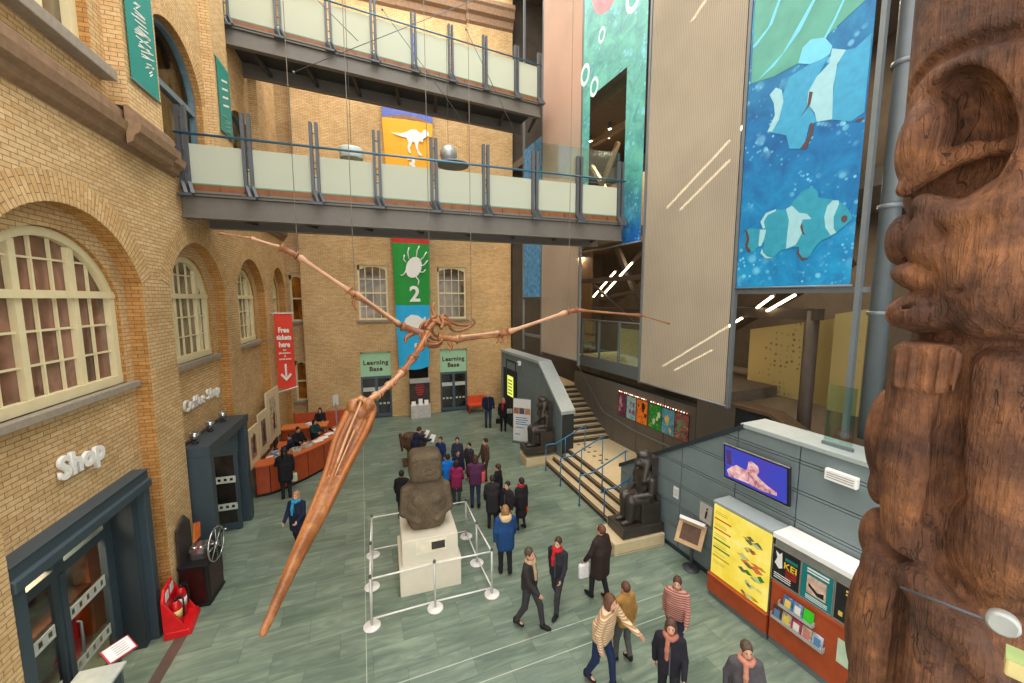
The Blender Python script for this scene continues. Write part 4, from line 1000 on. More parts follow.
# red banner
REDB = plain('red_banner_cloth', rgb(222, 62, 36), .6, var=.05, scale=3)
g = thing('hanging_banner', 'red hanging banner lettered Free tickets here with a white down arrow', 'banner', (-4.2, 18.2, 2.9), 0)
m = MB(); vs = []; fs = []
for j in range(17):
    for i in range(7):
        a, b = i/6, j/16; vs.append((.02+.66*a, .03*math.sin(b*7)*(.3+a), .0+3.1*b-.04*math.sin(a*PI)*(1-b)))
for j in range(16):
    for i in range(6): fs.append((j*7+i, j*7+i+1, (j+1)*7+i+1, (j+1)*7+i))
m.add(vs, fs, 0, True); m.add([(x, y+.008, z) for x, y, z in vs], [f[::-1] for f in fs], 0, True); m.build('cloth', REDB, g, fixn=False)
m = MB(); m.tube([(-.35, 0, 3.12), (.74, 0, 3.12)], .022, 8); m.tube([(-.1, 0, -.2), (.76, -.0, .04)], .022, 8); m.build('poles', WHITE, g)
for txt, z, sz in (('Free', 2.42, .3), ('tickets', 2.12, .27), ('here', 1.82, .3), ('for', 1.6, .12), ('planetarium', 1.48, .115), ('&', 1.35, .12), ('special shows', 1.23, .1)):
    text_mesh(txt, sz, .006, SIGNW, 'lettering', g, TXB(.35, -.045, z), bold=.012 if sz > .2 else .003, xs=.74 if sz > .2 else .8)
m = MB(); m.box(.315, -.05, .5, .385, -.044, 1.02); m.prism([(.35, .3), (.14, .56), (.2, .63), (.35, .45), (.5, .63), (.56, .56)], -.05, -.044, 'xz'); m.build('arrow', SIGNW, g)
# teal banners on the pilasters
TEALB = plain('teal_cloth', rgb(22, 140, 128), .55, var=.06)
def scribble(m, x, y0, y1, z0, z1, n, seed, mi=0):
    rr = random.Random(seed)
    for i in range(n):
        z = z0+(z1-z0)*(i+.5)/n; a = y0+(y1-y0)*rr.uniform(.1, .35); b = y0+(y1-y0)*rr.uniform(.6, .92)
        m.bar((x, a, z+rr.uniform(-.05, .05)), (x, b, z+rr.uniform(0, .16)), .006, rr.uniform(.02, .05), up=(1, 0, 0), mi=mi)
for y0, y1, z0, z1, lb, sd in ((9.05, 9.95, 10.45, 15, 'teal banner with white brush lettering on the near brick pilaster', 3), (13.3, 14.2, 11.25, 13.15, 'teal banner with white marks on the pilaster by the bridges', 5)):
    g = thing('wall_banner', lb, 'banner', (XF+.29, y0, z0), 0, 'teal banners on the brick pilasters')
    m = MB(); m.box(0, 0, 0, .012, y1-y0, z1-z0); m.build('cloth', TEALB, g)
    m = MB()
    if sd == 3:
        rr = random.Random(4)
        for i in range(26):
            z = .34+i*.046; c = .66-.012*i; w_ = .12+.2*math.sin(PI*i/25)
            m.bar((.016, c-w_*rr.uniform(.3, 1), z), (.016, c+w_*rr.uniform(.3, 1), z+rr.uniform(.02, .18)), .02, .006, up=(1, 0, 0))
        scribble(m, .016, .1, .85, 1.75, 2.5, 7, 8)
    else:
        for i in range(4): m.bar((.016, .25, .75+i*.22), (.016, .7, .9+i*.22), .05, .006, up=(1, 0, 0))
        scribble(m, .016, .1, .8, .1, .5, 5, 2)
    m.build('lettering', SIGNW, g)
    m = MB(); m.tube([(-.02, -.04, z1-z0), (-.02, .04+y1-y0, z1-z0)], .02, 6); m.tube([(.006, -.04, 0), (.006, .04+y1-y0, 0)], .02, 6); m.build('rods', STEEL, g)

# ================================================================== reception
REDW = plain('red_wood', rgb(168, 72, 34), .4, var=.14, scale=4); REDW2 = plain('red_wood_top', rgb(196, 96, 48), .35, var=.1)
g = thing('reception_desk', 'curved red wooden reception counter with cluttered top', 'desk', (-3.0, 15.5, 0))
out = [(-4.15, 14.42), (-3.75, 14.5), (-3.43, 14.72), (-2.75, 15.45), (-2.3, 16.08), (-1.99, 16.65), (-1.7, 17.3), (-1.55, 18.0)]
def off(pts, d):
    r = []
    for i, p in enumerate(pts):
        a, b = pts[max(i-1, 0)], pts[min(i+1, len(pts)-1)]; t = V((b[0]-a[0], b[1]-a[1])).normalized(); r.append((p[0]-t.y*d, p[1]+t.x*d))
    return r
def strip(m, pts, d0, d1, z0, z1, o=(-3.0, 15.5)):
    A, B = off(pts, d0), off(pts, d1)
    for i in range(len(pts)-1): m.prism([(p[0]-o[0], p[1]-o[1]) for p in (A[i], A[i+1], B[i+1], B[i])], z0, z1, 'xy')
m = MB(); strip(m, out, 0, .05, .1, 1.04); m.build('front_panel', REDW, g)
m = MB(); strip(m, out, -.06, .6, 1.04, 1.09); m.build('counter_top', REDW2, g)
m = MB(); strip(m, out, .04, .08, 0, .1); m.build('plinth', BLACK, g)
m = MB(); strip(m, out, .1, .7, .70, .74); m.build('work_shelf', REDW2, g)
m = MB(); A = off(out, .02)
for i in range(len(out)): m.box(out[i][0]+2.99, out[i][1]-15.51, .1, out[i][0]+3.02, out[i][1]-15.49, 1.04)
m.build('panel_joints', plain('joint_dark', rgb(80, 30, 16), .5), g)
g = thing('back_counter', 'straight red wooden back counter with orange edge, behind the curved reception desk', 'desk', (-3.55, 18.75, 0))
m = MB(); m.box(-.7, -.3, .05, 1.05, .3, 1.0); m.build('body', REDW, g); m = MB(); m.box(-.75, -.36, 1.0, 1.1, .36, 1.06); m.build('counter_top', plain('orange_edge', rgb(214, 120, 62), .4), g)
g = thing('side_counter', 'narrow red wooden side counter under the display boards', 'desk', (-3.9, 15.8, 0))
m = MB(); m.box(-.2, -.7, .05, .2, 1.3, .9); m.build('body', REDW, g); m = MB(); m.box(-.22, -.75, .9, .24, 1.35, .95); m.build('counter_top', REDW2, g)
g = thing('partition', 'low orange red partition in front of the alcove window', 'partition', (-3.3, 21.2, 0))
m = MB(); m.box(-1.0, 0, .05, 1.4, .06, .95); m.build('panel', plain('partition_red', rgb(200, 84, 48), .5), g); m = MB()
for x in (-.98, .2, 1.34): m.box(x, -.02, 0, x+.05, .08, 1.0)
m.build('posts', REDW, g)
pos = off(out, .3)
def on_counter(i, t, lat=.3, z=1.09):
    P_ = off(out, lat); a, b = P_[i], P_[i+1]; return (a[0]+(b[0]-a[0])*t, a[1]+(b[1]-a[1])*t, z)
cols = [(206, 40, 44), (60, 120, 190), (230, 190, 60), (80, 160, 90), (200, 120, 170)]
for k, (i, t, lb) in enumerate(((2, .1, 'nearest the waiting visitors'), (2, .75, 'second from the visitors'), (3, .35, 'third from the visitors'))):
    g = thing('toy_box', 'open box of colourful pocket money toys on the reception counter, '+lb, 'box', on_counter(i, t), R(30+10*k), 'toy boxes on the counter')
    m = MB(); m.box(-.15, -.12, 0, .15, .12, .015); [m.box(*b) for b in ((-.15, -.12, 0, -.14, .12, .12), (.14, -.12, 0, .15, .12, .12), (-.15, -.12, 0, .15, -.11, .12), (-.15, .11, 0, .15, .12, .12))]; m.build('tray', plain('clear_tray', rgb(190, 190, 186), .3), g)
    for c in range(3):
        m = MB(); rr = random.Random(k*7+c)
        for q in range(5): m.ball((rr.uniform(-.11, .11), rr.uniform(-.08, .08), .07+rr.uniform(0, .09)), rr.uniform(.03, .05), 8)
        m.build('toys', plain('toy%d' % ((k+c) % 5), rgb(*cols[(k+c) % 5]), .4), g)
for k, (i, t, lat, lb) in enumerate(((4, .1, .3, 'left of the four'), (4, .7, .3, 'second of the four'), (5, .4, .35, 'third of the four'), (6, .2, .3, 'farthest of the four'))):
    m = MB(); rr = random.Random(k)
    for q in range(4): m.obox((rr.uniform(-.03, .03), rr.uniform(-.03, .03), .006+.01*q), (.16, .11, .005), (0, 0, rr.uniform(-.4, .4)))
    o = m.build('paper_stack', plain('paper', rgb(236, 234, 228), .7, var=.03)); o.location = on_counter(i, t, lat); o.rotation_euler = (0, 0, .7); tag(o, 'loose white papers on the curved counter, '+lb, 'paper', 'papers on the reception counter')
for k, (x, y, z, rz, lb) in enumerate(((*on_counter(3, .6, .52)[:2], .745, R(135), 'nearest of the desk screens, in front of the receptionist'), (*on_counter(6, .1, .52)[:2], .745, R(115), 'farther of the desk screens'), (-3.95, 16.3, .95, R(-90), 'on the side counter under the display boards'))):
    g = thing('monitor', 'black flat monitor at the reception, '+lb, 'monitor', (x, y, z), rz, 'reception monitors')
    m = MB(); m.lathe([(.11, 0), (.1, .015), (.02, .02), (.02, .14)], n=14); m.build('foot', BLACK, g)
    m = MB(); m.box(-.24, -.02, .12, .24, .02, .42); m.build('casing', BLACK, g, bevel=.006); m = MB(); m.box(-.22, -.0215, .14, .22, -.0205, .4); m.build('screen', plain('monitor_screen', rgb(60, 80, 100), .2), g)
for k, (x, y, lb) in enumerate(((-3.9, 15.3, 'near end'), (-3.88, 15.8, 'middle'), (-3.2, 18.7, 'on the back counter'))):
    o = MB(); [o.obox((0, 0, .02+.025*q), (.13, .1, .012), (0, 0, .2*q)) for q in range(4)]; o = o.build('leaflet_pile', plain('leaflet_mix%d' % k, rgb(*((220, 214, 200), (120, 150, 170), (226, 220, 210))[k]), .6)); o.location = (x, y, .95 if k < 2 else 1.06); tag(o, 'pile of leaflets behind the reception desk, '+(lb if k == 2 else 'side counter '+lb), 'leaflets', 'leaflet piles')
g = thing('globe_stand', 'slim clear stand with a pale head by the red partition', 'stand', (-2.25, 20.2, 0))
m = MB(); m.lathe([(.2, 0), (.2, .03), (.03, .05), (.03, 1.6)], n=14); m.build('post', STEEL, g); m = MB(); m.box(-.12, -.02, 1.5, .12, .02, 2.0); m.build('sign_head', plain('pale_sign', rgb(206, 206, 196), .5), g)

# ================================================================== back wall things
LV = [plain('banner_cyan', rgb(30, 176, 232), .6, var=.06), plain('banner_green', rgb(22, 150, 52), .6, var=.06), plain('banner_red', rgb(206, 44, 36), .6), plain('banner_orange', rgb(246, 174, 22), .6, var=.04), plain('banner_violet', rgb(92, 112, 190), .6, var=.15)]
g = thing('level_banner', 'long banner of coloured floor sections with white dinosaur, beetle and numeral 2', 'banner', (1.64, 22.1, 2.85))
def hw(z): return .82+(1.0-.82)*(z/7.2) if z < 7.2 else 1.0+(1.27-1.0)*min(1, (z-7.2)/5.5)
for (a, b), mt, nm in zip(((0, 3.42), (3.42, 6.72), (6.72, 10.0), (10.0, 13.0), (13.0, 17.0)), LV, ('cyan_section', 'green_section', 'red_section', 'orange_section', 'violet_section')):
    m = MB(); N = 12; vs = []; fs = []
    for j in range(N+1):
        for i in range(N+1):
            s = i/N*2-1; z = a+(b-a)*j/N; zz = z-(.16*(1-s*s) if a == 0 and j == 0 else 0)+(.22*(1-s*s) if (j == N and a > 9) or (j == 0 and a > 13) else 0)
            vs.append((s*hw(z), .10*s*s-.1+.012*math.sin(s*11), zz))
    for j in range(N):
        for i in range(N): fs.append((j*(N+1)+i, j*(N+1)+i+1, (j+1)*(N+1)+i+1, (j+1)*(N+1)+i))
    m.add(vs, fs, 0, True); m.add([(x, y+.01, z) for x, y, z in vs], [f[::-1] for f in fs], 0, True); m.build(nm, mt, g, fixn=False)
m = MB(); C0 = (300, 340)
dino = [(140, 322), (220, 320), (270, 300), (310, 275), (355, 272), (390, 295), (410, 285), (415, 268), (440, 262), (465, 285), (470, 315), (455, 312), (445, 318), (430, 330), (415, 340), (412, 365), (400, 375), (385, 360), (370, 385), (365, 410), (370, 450), (400, 480), (395, 490), (370, 485), (350, 430), (340, 385), (320, 375), (310, 400), (295, 430), (300, 470), (305, 482), (285, 475), (275, 430), (285, 390), (270, 350), (220, 345)]
m.prism([((x-285)/171, 12.15-(y-340)/171) for x, y in dino], -.15, -.13, 'xz'); m.build('dinosaur_emblem', SIGNW, g)
m = MB(); m.prism([(.1+.4*math.cos(a)*math.cos(.35)+.58*math.sin(a)*math.sin(.35), 5.45-.4*math.cos(a)*math.sin(.35)+.58*math.sin(a)*math.cos(.35)) for a in [2*PI*i/24 for i in range(24)]], -.15, -.13, 'xz')
for a, b, c in (((-.15, 5.9), (-.2, 6.25), (-.12, 6.5)), ((.25, 6.0), (.3, 6.35), (.42, 6.6)), ((.4, 5.8), (.62, 6.0), (.8, 6.3)), ((.42, 5.5), (.65, 5.6), (.85, 5.85)), ((.35, 5.2), (.6, 5.2), (.72, 5.35)), ((.2, 4.95), (.35, 4.75), (.3, 4.5)), ((-.28, 5.3), (-.45, 5.05), (-.6, 5.0)), ((-.3, 5.7), (-.42, 5.85), (-.38, 6.1))):
    for p, q in ((a, b), (b, c)): m.bar((p[0], -.14, p[1]), (q[0], -.14, q[1]), .02, .07, up=(0, 1, 0)) if False else m.tube([(p[0], -.14, p[1]), (q[0], -.14, q[1])], .035, 6)
m.build('beetle_emblem', SIGNW, g)
text_mesh('2', 1.15, .012, SIGNW, 'numeral', g, TXB(.12, -.14, 3.98), bold=.03)
text_mesh('3', 1.0, .012, SIGNW, 'numeral', g, TXB(.12, -.14, 10.75), bold=.03)
text_mesh('1', .9, .012, SIGNW, 'numeral', g, TXB(.1, -.14, .95), bold=.03)
m = MB(); m.prism([(-.6, 2.25), (-.4, 2.7), (-.1, 2.9), (.25, 2.85), (.5, 2.65), (.66, 2.8), (.66, 2.15), (.4, 2.2), (.1, 1.95), (-.3, 1.95), (-.5, 2.05)], -.15, -.13, 'xz'); m.build('fish_emblem', SIGNW, g)
m = MB(); m.prism([(-.5+.2*i, 14.6+.5*math.sin(i*1.7)) for i in range(6)]+[(.5, 15.2), (-.5, 15.2)], -.15, -.13, 'xz'); m.build('violet_emblem', SIGNW, g)
g = thing('donation_cabinet', 'white based display cabinet with dark red lettered poster between the Learning Base doors', 'cabinet', (1.9, 21.95, 0))
m = MB(); m.box(-.54, -.3, 0, .54, .3, .72); m.build('base', plain('pale_grey_base', rgb(196, 192, 186), .5), g, bevel=.01)
m = MB(); m.box(-.54, .1, .72, .54, .3, 1.95); m.build('poster_panel', plain('dark_poster', rgb(62, 44, 44), .4, var=.3), g)
m = MB(); m.box(-.56, -.1, 1.95, .56, .32, 2.15); m.build('header', plain('header_grey', rgb(176, 172, 166), .5), g)
m = MB()
for z, w_ in ((1.75, .2), (1.62, .26), (1.48, .24), (1.35, .2), (1.22, .14)): m.box(-w_, .09, z, w_, .1, z+.07)
m.build('red_lettering', plain('red_text', rgb(190, 50, 46), .5), g)
for k, (x, h, lb) in enumerate(((-.38, .22, 'left'), (.0, .34, 'middle, tallest'), (.32, .26, 'right'))):
    m = MB(); m.obox((0, 0, h/2), (.11, .012, h/2), (R(-14), 0, 0)); m.box(-.08, -.08, 0, .08, .08, .015); o = m.build('leaflet', MATS['paper']); o.location = (1.9+x, 21.8, .721); tag(o, 'white upright leaflet on the display cabinet, '+lb, 'leaflet', 'leaflets on the display cabinet')
g = thing('bench', 'red orange box bench against the back wall beside the right Learning Base door', 'bench', (5.15, 21.9, 0))
m = MB(); m.box(-.55, -.32, .4, .55, .3, .5); m.build('seat', plain('bench_orange', rgb(214, 84, 44), .5), g, bevel=.01); m = MB(); m.box(-.55, .22, .5, .55, .3, .92); m.build('backrest', MATS['bench_orange'], g, bevel=.01)
for x in (-.55, .47):
    m = MB(); m.box(x, -.3, 0, x+.08, .3, .4); m.build('leg', plain('bench_red', rgb(150, 40, 30), .5), g)

# ================================================================== middle of the hall
PLW = plain('plinth_white', rgb(222, 214, 194), .55, var=.03)
g = thing('plinth', 'stepped cream plinth carrying the dark stone figure', 'plinth', (.87, 9.0, 0))
m = MB(); m.box(-.68, -.64, 0, .68, .66, .6); m.box(-.69, -.65, .6, .69, .67, .68); m.build('base', PLW, g, bevel=.01)
m = MB(); m.box(-.62, -.6, .68, .62, .6, 1.27); m.build('upper_block', PLW, g, bevel=.012)
m = MB(); m.box(-.32, -.612, .92, .36, -.598, 1.2); lb_ = m.build('label_panel', plain('label_cream', rgb(232, 222, 196), .5), g)
m = MB(); m.box(.02, -.616, .98, .32, -.612, 1.16); m.build('label_picture', plain('label_dark', rgb(60, 56, 52), .5, var=.4, scale=20), lb_)
POSTM = plain('barrier_silver', rgb(206, 204, 198), .35, .3); DISC = plain('barrier_white', rgb(232, 230, 224), .45)
pp = {'front left corner': (-.4, 7.77), 'left side, middle': (-.42, 8.92), 'back left corner': (-.42, 10.1), 'front side, middle': (.88, 7.83), 'front right corner': (2.14, 7.83), 'right side, middle': (2.06, 8.96), 'back right corner': (2.03, 10.13)}
for lb, (x, y) in pp.items():
    g = thing('barrier_post', 'white footed barrier post round the stone figure, '+lb, 'barrier post', (x, y, 0), 0, 'barrier posts round the stone figure')
    m = MB(); m.lathe([(.17, 0), (.17, .012), (.15, .025), (.04, .03)], n=28); m.build('base', DISC, g)
    m = MB(); m.tube([(0, 0, .02), (0, 0, 1.06)], .024, 12); m.build('shaft', POSTM, g); m = MB(); m.lathe([(.03, 1.05), (.03, 1.1), (.022, 1.11)], n=12); m.build('cap', plain('grey_cap', rgb(90, 86, 82), .4), g)
seq = ['front left corner', 'left side, middle', 'back left corner', 'back right corner', 'right side, middle', 'front right corner', 'front side, middle', 'front left corner']
nm = ['left side, front half', 'left side, back half', 'back side', 'right side, back half', 'right side, front half', 'front side, right half', 'front side, left half']
for a, b, lb in zip(seq[:-1], seq[1:], nm):
    p, q = V((*pp[a], 0)), V((*pp[b], 0)); d = (q-p).normalized()*.03; c = (p+q)/2
    g = thing('barrier_rail', 'pair of white rails of the barrier round the stone figure, '+lb, 'barrier rail', tuple(c), 0, 'barrier rails round the stone figure')
    for z, n_ in ((1.03, 'top_rail'), (.16, 'bottom_rail')):
        m = MB(); m.tube([p+d-c+V((0, 0, z)), q-d-c+V((0, 0, z))], .017, 8); m.build(n_, DISC, g)
g = thing('exhibit', 'mottled brown rounded exhibit on a low stand beyond the school group', 'exhibit', (1.1, 15.7, 0))
MOT = plain('mottled_brown', rgb(84, 60, 42), .8, var=.7, scale=14)
sd = SDF(.03); sd.ell((0, 0, .85), (.48, .32, .4), k=.1).ell((-.22, 0, 1.12), (.26, .24, .16), k=.1).ell((.3, .05, 1.05), (.26, .24, .2), k=.1).cap((-.5, -.1, .6), (-.56, -.1, 1.25), .05, .07, .06)
sd.build('body', MOT, g)
m = MB(); m.box(-.5, -.35, 0, .5, .35, .08)
m.box(-.3, -.25, .08, .3, .25, .5)
m.build('stand', plain('stand_brown', rgb(90, 64, 42), .6), g)
# roller banner
g = thing('roller_banner', 'white roller banner with photographs beside the farther seated statue', 'banner', (5.92, 16.3, 0), R(-40))
m = MB(); m.box(-.45, -.1, 0, .45, .1, .1); m.build('base', STEEL, g, bevel=.01); m = MB(); m.box(-.42, -.004, .1, .42, .004, 2.1); cl = m.build('sheet', WHITE, g); m = MB(); m.tube([(-.43, 0, 2.1), (.43, 0, 2.1)], .018, 8); m.tube([(0, .03, .1), (0, .03, 2.1)], .012, 6); m.build('pole', STEEL, g)
m = MB()
for i, (x0, x1) in enumerate(((-.4, -.15), (-.13, .12), (.14, .4))): m.box(x0, -.008, 1.38, x1, -.005, 1.66, i)
m.build('photographs', [plain('photo_a', rgb(170, 110, 80), .5, var=.5, scale=12), plain('photo_b', rgb(90, 80, 100), .5, var=.5, scale=12), plain('photo_c', rgb(190, 140, 100), .5, var=.5, scale=12)], cl)
m = MB()
for z, a, b in ((1.18, -.3, .25), (1.08, -.3, .3), (.98, -.3, .2), (.88, -.3, .3), (.72, -.3, .1), (.4, -.34, -.1)): m.box(a, -.008, z, b, -.005, z+.035)
m.build('blue_lettering', plain('blue_text', rgb(60, 130, 190), .5), cl)

# ================================================================== stair handrails
RAILB = plain('blue_rail_paint', rgb(50, 116, 156), .3, .3, var=.05)
for k, (y, lb, n) in enumerate(((13.3, 'farthest, by the slate block and seated statue', 2), (12.0, 'second from the slate block', 3), (10.6, 'third from the slate block', 3), (9.62, 'nearest, behind the front seated statue', 2))):
    g = thing('stair_handrail', 'blue stair handrail on slim posts, '+lb, 'handrail', (5.82 if k < 3 else 6.12, y, 0), 0, 'blue handrails of the broad steps')
    sh = {0: 1.02, 1: 1.02, 2: 1.0, 3: .95}[k]
    m = MB(); m.tube([(0, 0, sh-.14), (.0, 0, sh), (.42, 0, sh+.02), (1.7, -.02, sh+.62), (1.74, -.02, sh+.58)], .025, 8); m.build('rail', RAILB, g)
    for x, z0, z1 in ((.0, 0, sh), (.82, .3, sh+.2), (1.68, .6, sh+.6))[:3]:
        m = MB(); m.tube([(x, 0, z0), (x, 0, z1)], .02, 8); m.lathe([(.06, z0), (.06, z0+.012)], (x, 0, 0), 12); m.build('post', RAILB, g)
# handrail on the parapet wall
g = thing('wall_handrail', 'slim grey handrail following the stair along the dark parapet wall', 'handrail', tuple(Fw @ V((-.1, 13, 0))), TH)
m = MB(); m.tube([(0, 3.6, 3.5), (0, 1.5, 1.72), (0, -.4, 1.5), (0, -3.6, 1.5)], .025, 8)
for v in (2.6, 1.0, -.6, -2.2, -3.4): m.tube([(0, v, 1.5+max(0, (v-1.5)*.85+.2)), (.1, v, 1.42+max(0, (v-1.5)*.85+.2))], .012, 6)
m.build('rail', STEEL, g)
# row of posters
pc = [(110, 60, 84), (140, 190, 196), (240, 130, 40), (30, 150, 60), (90, 170, 200), (150, 90, 90)]
pv = [(13.10, 13.6), (12.53, 13.06), (11.9, 12.48), (11.2, 11.82), (10.6, 11.17), (10.0, 10.57)]
pl = ['dark purple figure poster, far left', 'pale blue map poster', 'orange silhouette poster', 'green leaf and creature poster', 'blue sky and flowers poster', 'dull red and gold poster, far right']
pt = NT('poster_paint'); MATS['x'] = pt.m
def poster_mat(name, c, seed):
    t = NT(name); b = t.bsdf(Roughness=.4); o = t.coord('Object'); n1 = t.noise(o, 4+seed, 3, .6, 1.5); n2 = t.noise(o, 9, 4, .6, 1)
    cc = t.ramp(n1, [(.3, mul(c, .25)), (.42, c), (.58, mul(c, 1.25)), (.66, rgb(226, 180, 120) if seed % 2 else rgb(200, 90, 110))])
    t.l(t.mix(cc, t.ramp(n2, [(.4, (.7, .7, .7, 1)), (.6, (1.15, 1.15, 1.1, 1))]), 1., 'MULTIPLY'), b.inputs['Base Color']); MATS[name] = t.m; return t.m
for k, ((a, b), c, lb) in enumerate(zip(pv, pc, pl)):
    g = thing('poster', lb+' of the row on the dark parapet wall', 'poster', tuple(Fw @ V((-.03, (a+b)/2, 1.87))), TH, 'posters on the parapet wall')
    h = (b-a)/2; m = MB(); m.box(-.004, -h, 0, .0, h, .9); pr = m.build('print', poster_mat('poster%d' % k, rgb(*c), k), g)
    m = MB(); m.box(0, -h-.01, -.015, .02, h+.01, .915); m.build('backing', BLACK, g)
    m = MB(); rr = random.Random(k)
    for q in range(4):
        y = rr.uniform(-h*.7, h*.7); z = rr.uniform(.1, .7); s = rr.uniform(.04, .1)
        m.prism([(y+s*math.cos(a_)*rr.uniform(.6, 1.3), z+s*1.5*math.sin(a_)*rr.uniform(.6, 1.3)) for a_ in [2*PI*i/9 for i in range(9)]], -.006, -.0045, 'yz')
    m.build('motif', plain('motif%d' % k, rgb(*((200, 150, 150), (150, 80, 130), (40, 20, 20), (220, 240, 200), (240, 200, 90), (90, 160, 110))[k]), .5), pr)
for (a, b), lb in zip(((11.9, 13.55), (10.0, 11.75)), ('left three', 'right three')):
    g = thing('fairy_lights', 'string of tiny red and white lamps above the %s posters' % lb, 'lights', tuple(Fw @ V((-.05, (a+b)/2, 2.86))), TH, 'lamp strings above the posters')
    m = MB(); m.tube([(0, -(b-a)/2, 0), (0, (b-a)/2, 0)], .008, 6); m.build('cable', BLACK, g); n = 15
    w_ = MB(); r_ = MB()
    for i in range(n): (r_ if i % 3 == 0 else w_).ball((-.015, -(b-a)/2+(b-a)*(i+.5)/n, 0), .018, 6)
    w_.build('white_lamps', plain('lamp_white', (1, .85, .65, 1), .4, emit=2.2), g); r_.build('red_lamps', plain('lamp_red', (1, .12, .05, 1), .4, emit=2.), g)

# ================================================================== things on the slate wall
def tv_mat(name, stops, sc, k=.5):
    t = NT(name); o = t.coord('Object'); n1 = t.noise(o, sc, 4, .6, .6); e = t.n('ShaderNodeEmission'); e.inputs[1].default_value = k; t.l(t.ramp(n1, stops), e.inputs[0]); t.l(e.outputs[0], t.out.inputs[0]); return t.m
g = thing('television', 'wall mounted flat television showing a pinkish rocky creature on blue', 'television', tuple(Fs @ V((-.17, 5.7, 2.68))), TH)
g.rotation_euler = Euler((0, R(-6), TH))
m = MB(); m.box(-.03, -.69, 0, .04, .69, .8); m.build('casing', BLACK, g, bevel=.008)
m = MB(); m.box(-.034, -.65, .05, -.031, .65, .76); sc_ = m.build('screen', tv_mat('screen_blue', [(.3, rgb(96, 76, 190)), (.55, rgb(70, 84, 204)), (.75, rgb(120, 96, 200))], 1.6, .34), g)
def tvp(x, y): top = 120+(x-150)*.33; h_ = 265+(x-150)*.12; return (.65-(x-150)/460*1.3, .76-(y-top)/h_*.71)
m = MB(); m.prism([tvp(*q) for q in [(165, 330), (205, 300), (245, 285), (290, 312), (322, 325), (335, 292), (340, 250), (365, 240), (390, 262), (412, 282), (422, 330), (402, 362), (432, 400), (482, 450), (545, 500), (545, 528), (440, 500), (330, 440), (180, 385)]], -.0352, -.0345, 'yz'); m.build('creature', tv_mat('screen_pink', [(.35, rgb(150, 96, 104)), (.5, rgb(226, 170, 172)), (.7, rgb(246, 214, 204))], 6, .42), sc_)
m = MB(); m.prism([tvp(*q) for q in [(160, 150), (205, 168), (205, 290), (165, 280)]], -.0349, -.0343, 'yz'); m.build('dark_streak', tv_mat('screen_brown', [(.3, rgb(110, 80, 110)), (.7, rgb(84, 70, 130))], 4, .3), sc_)
m = MB(); m.box(.04, -.15, .25, .14, .15, .55); m.build('bracket', STEELD, g)
m = MB(); m.box(-.036, -.69, -.006, -.0, .69, .004); m.build('trim_edge', plain('silver_edge', rgb(180, 176, 170), .3, .5), g); m = MB(); m.box(-.036, -.69, .79, 0, .69, .805); m.build('trim_edge', plain('silver_edge', rgb(180, 176, 170), .3, .5), g)
g = thing('wall_heater', 'small white louvred box on the slate wall under the pale cap', 'heater', tuple(Fs @ V((0, 4.3, 3.44))), TH)
m = MB(); m.box(-.1, -.24, 0, 0, .24, .2); m.build('casing', WHITE, g, bevel=.015)
m = MB()
for i in range(3): m.box(-.103, -.2, .05+.04*i, -.1, .2, .065+.04*i)
m.build('louvres', plain('louvre_grey', rgb(150, 150, 146), .5), g)
g = thing('notice', 'small white notice pinned to the slate wall behind the front seated statue', 'notice', tuple(Fs @ V((-.004, 7.88, 1.42))), TH)
m = MB(); m.box(-.004, -.085, 0, 0, .085, .3); m.build('sheet', WHITE, g); m = MB()
for i in range(5): m.box(-.006, -.06, .06+.04*i, -.0045, .06, .07+.04*i)
m.build('text_lines', plain('grey_text2', rgb(130, 130, 130), .5), g)
g = thing('information_sign', 'pale square wall sign with a black letter i beside the lit map', 'sign', tuple(Fs @ V((-.004, 6.95, 1.25))), TH, 'letter i signs')
m = MB(); m.box(-.012, -.17, 0, 0, .17, .46); m.build('plate', plain('plate_pale', rgb(186, 182, 174), .5), g); text_mesh('i', .42, .006, BLACK, 'lettering', g, TXR(-.015, 0, .24), bold=.004, shear=.15)
g = thing('touch_screen', 'tilted wooden framed touch screen on a stand beside the lit map', 'screen', tuple(Fs @ V((-.3, 7.1, 0))), TH+R(20))
m = MB(); m.tube([(.12, 0, 0), (.12, 0, .8)], .04, 10); m.lathe([(.2, 0), (.2, .02), (.05, .04)], (.12, 0, 0), 16); m.build('pedestal', STEELD, g)
m = MB(); RT = (0, R(32), 0); m.obox((0, 0, .95), (.035, .32, .29), RT); m.build('frame', plain('pale_wood_frame', rgb(192, 160, 120), .5), g, bevel=.008); m = MB(); m.obox((-.032, 0, .97), (.004, .22, .19), RT); m.build('screen', plain('brown_screen', rgb(92, 70, 60), .3, var=.3), g)
m = MB(); m.obox((.06, 0, 1.26), (.02, .3, .04), RT); m.build('top_strip', WHITE, g)
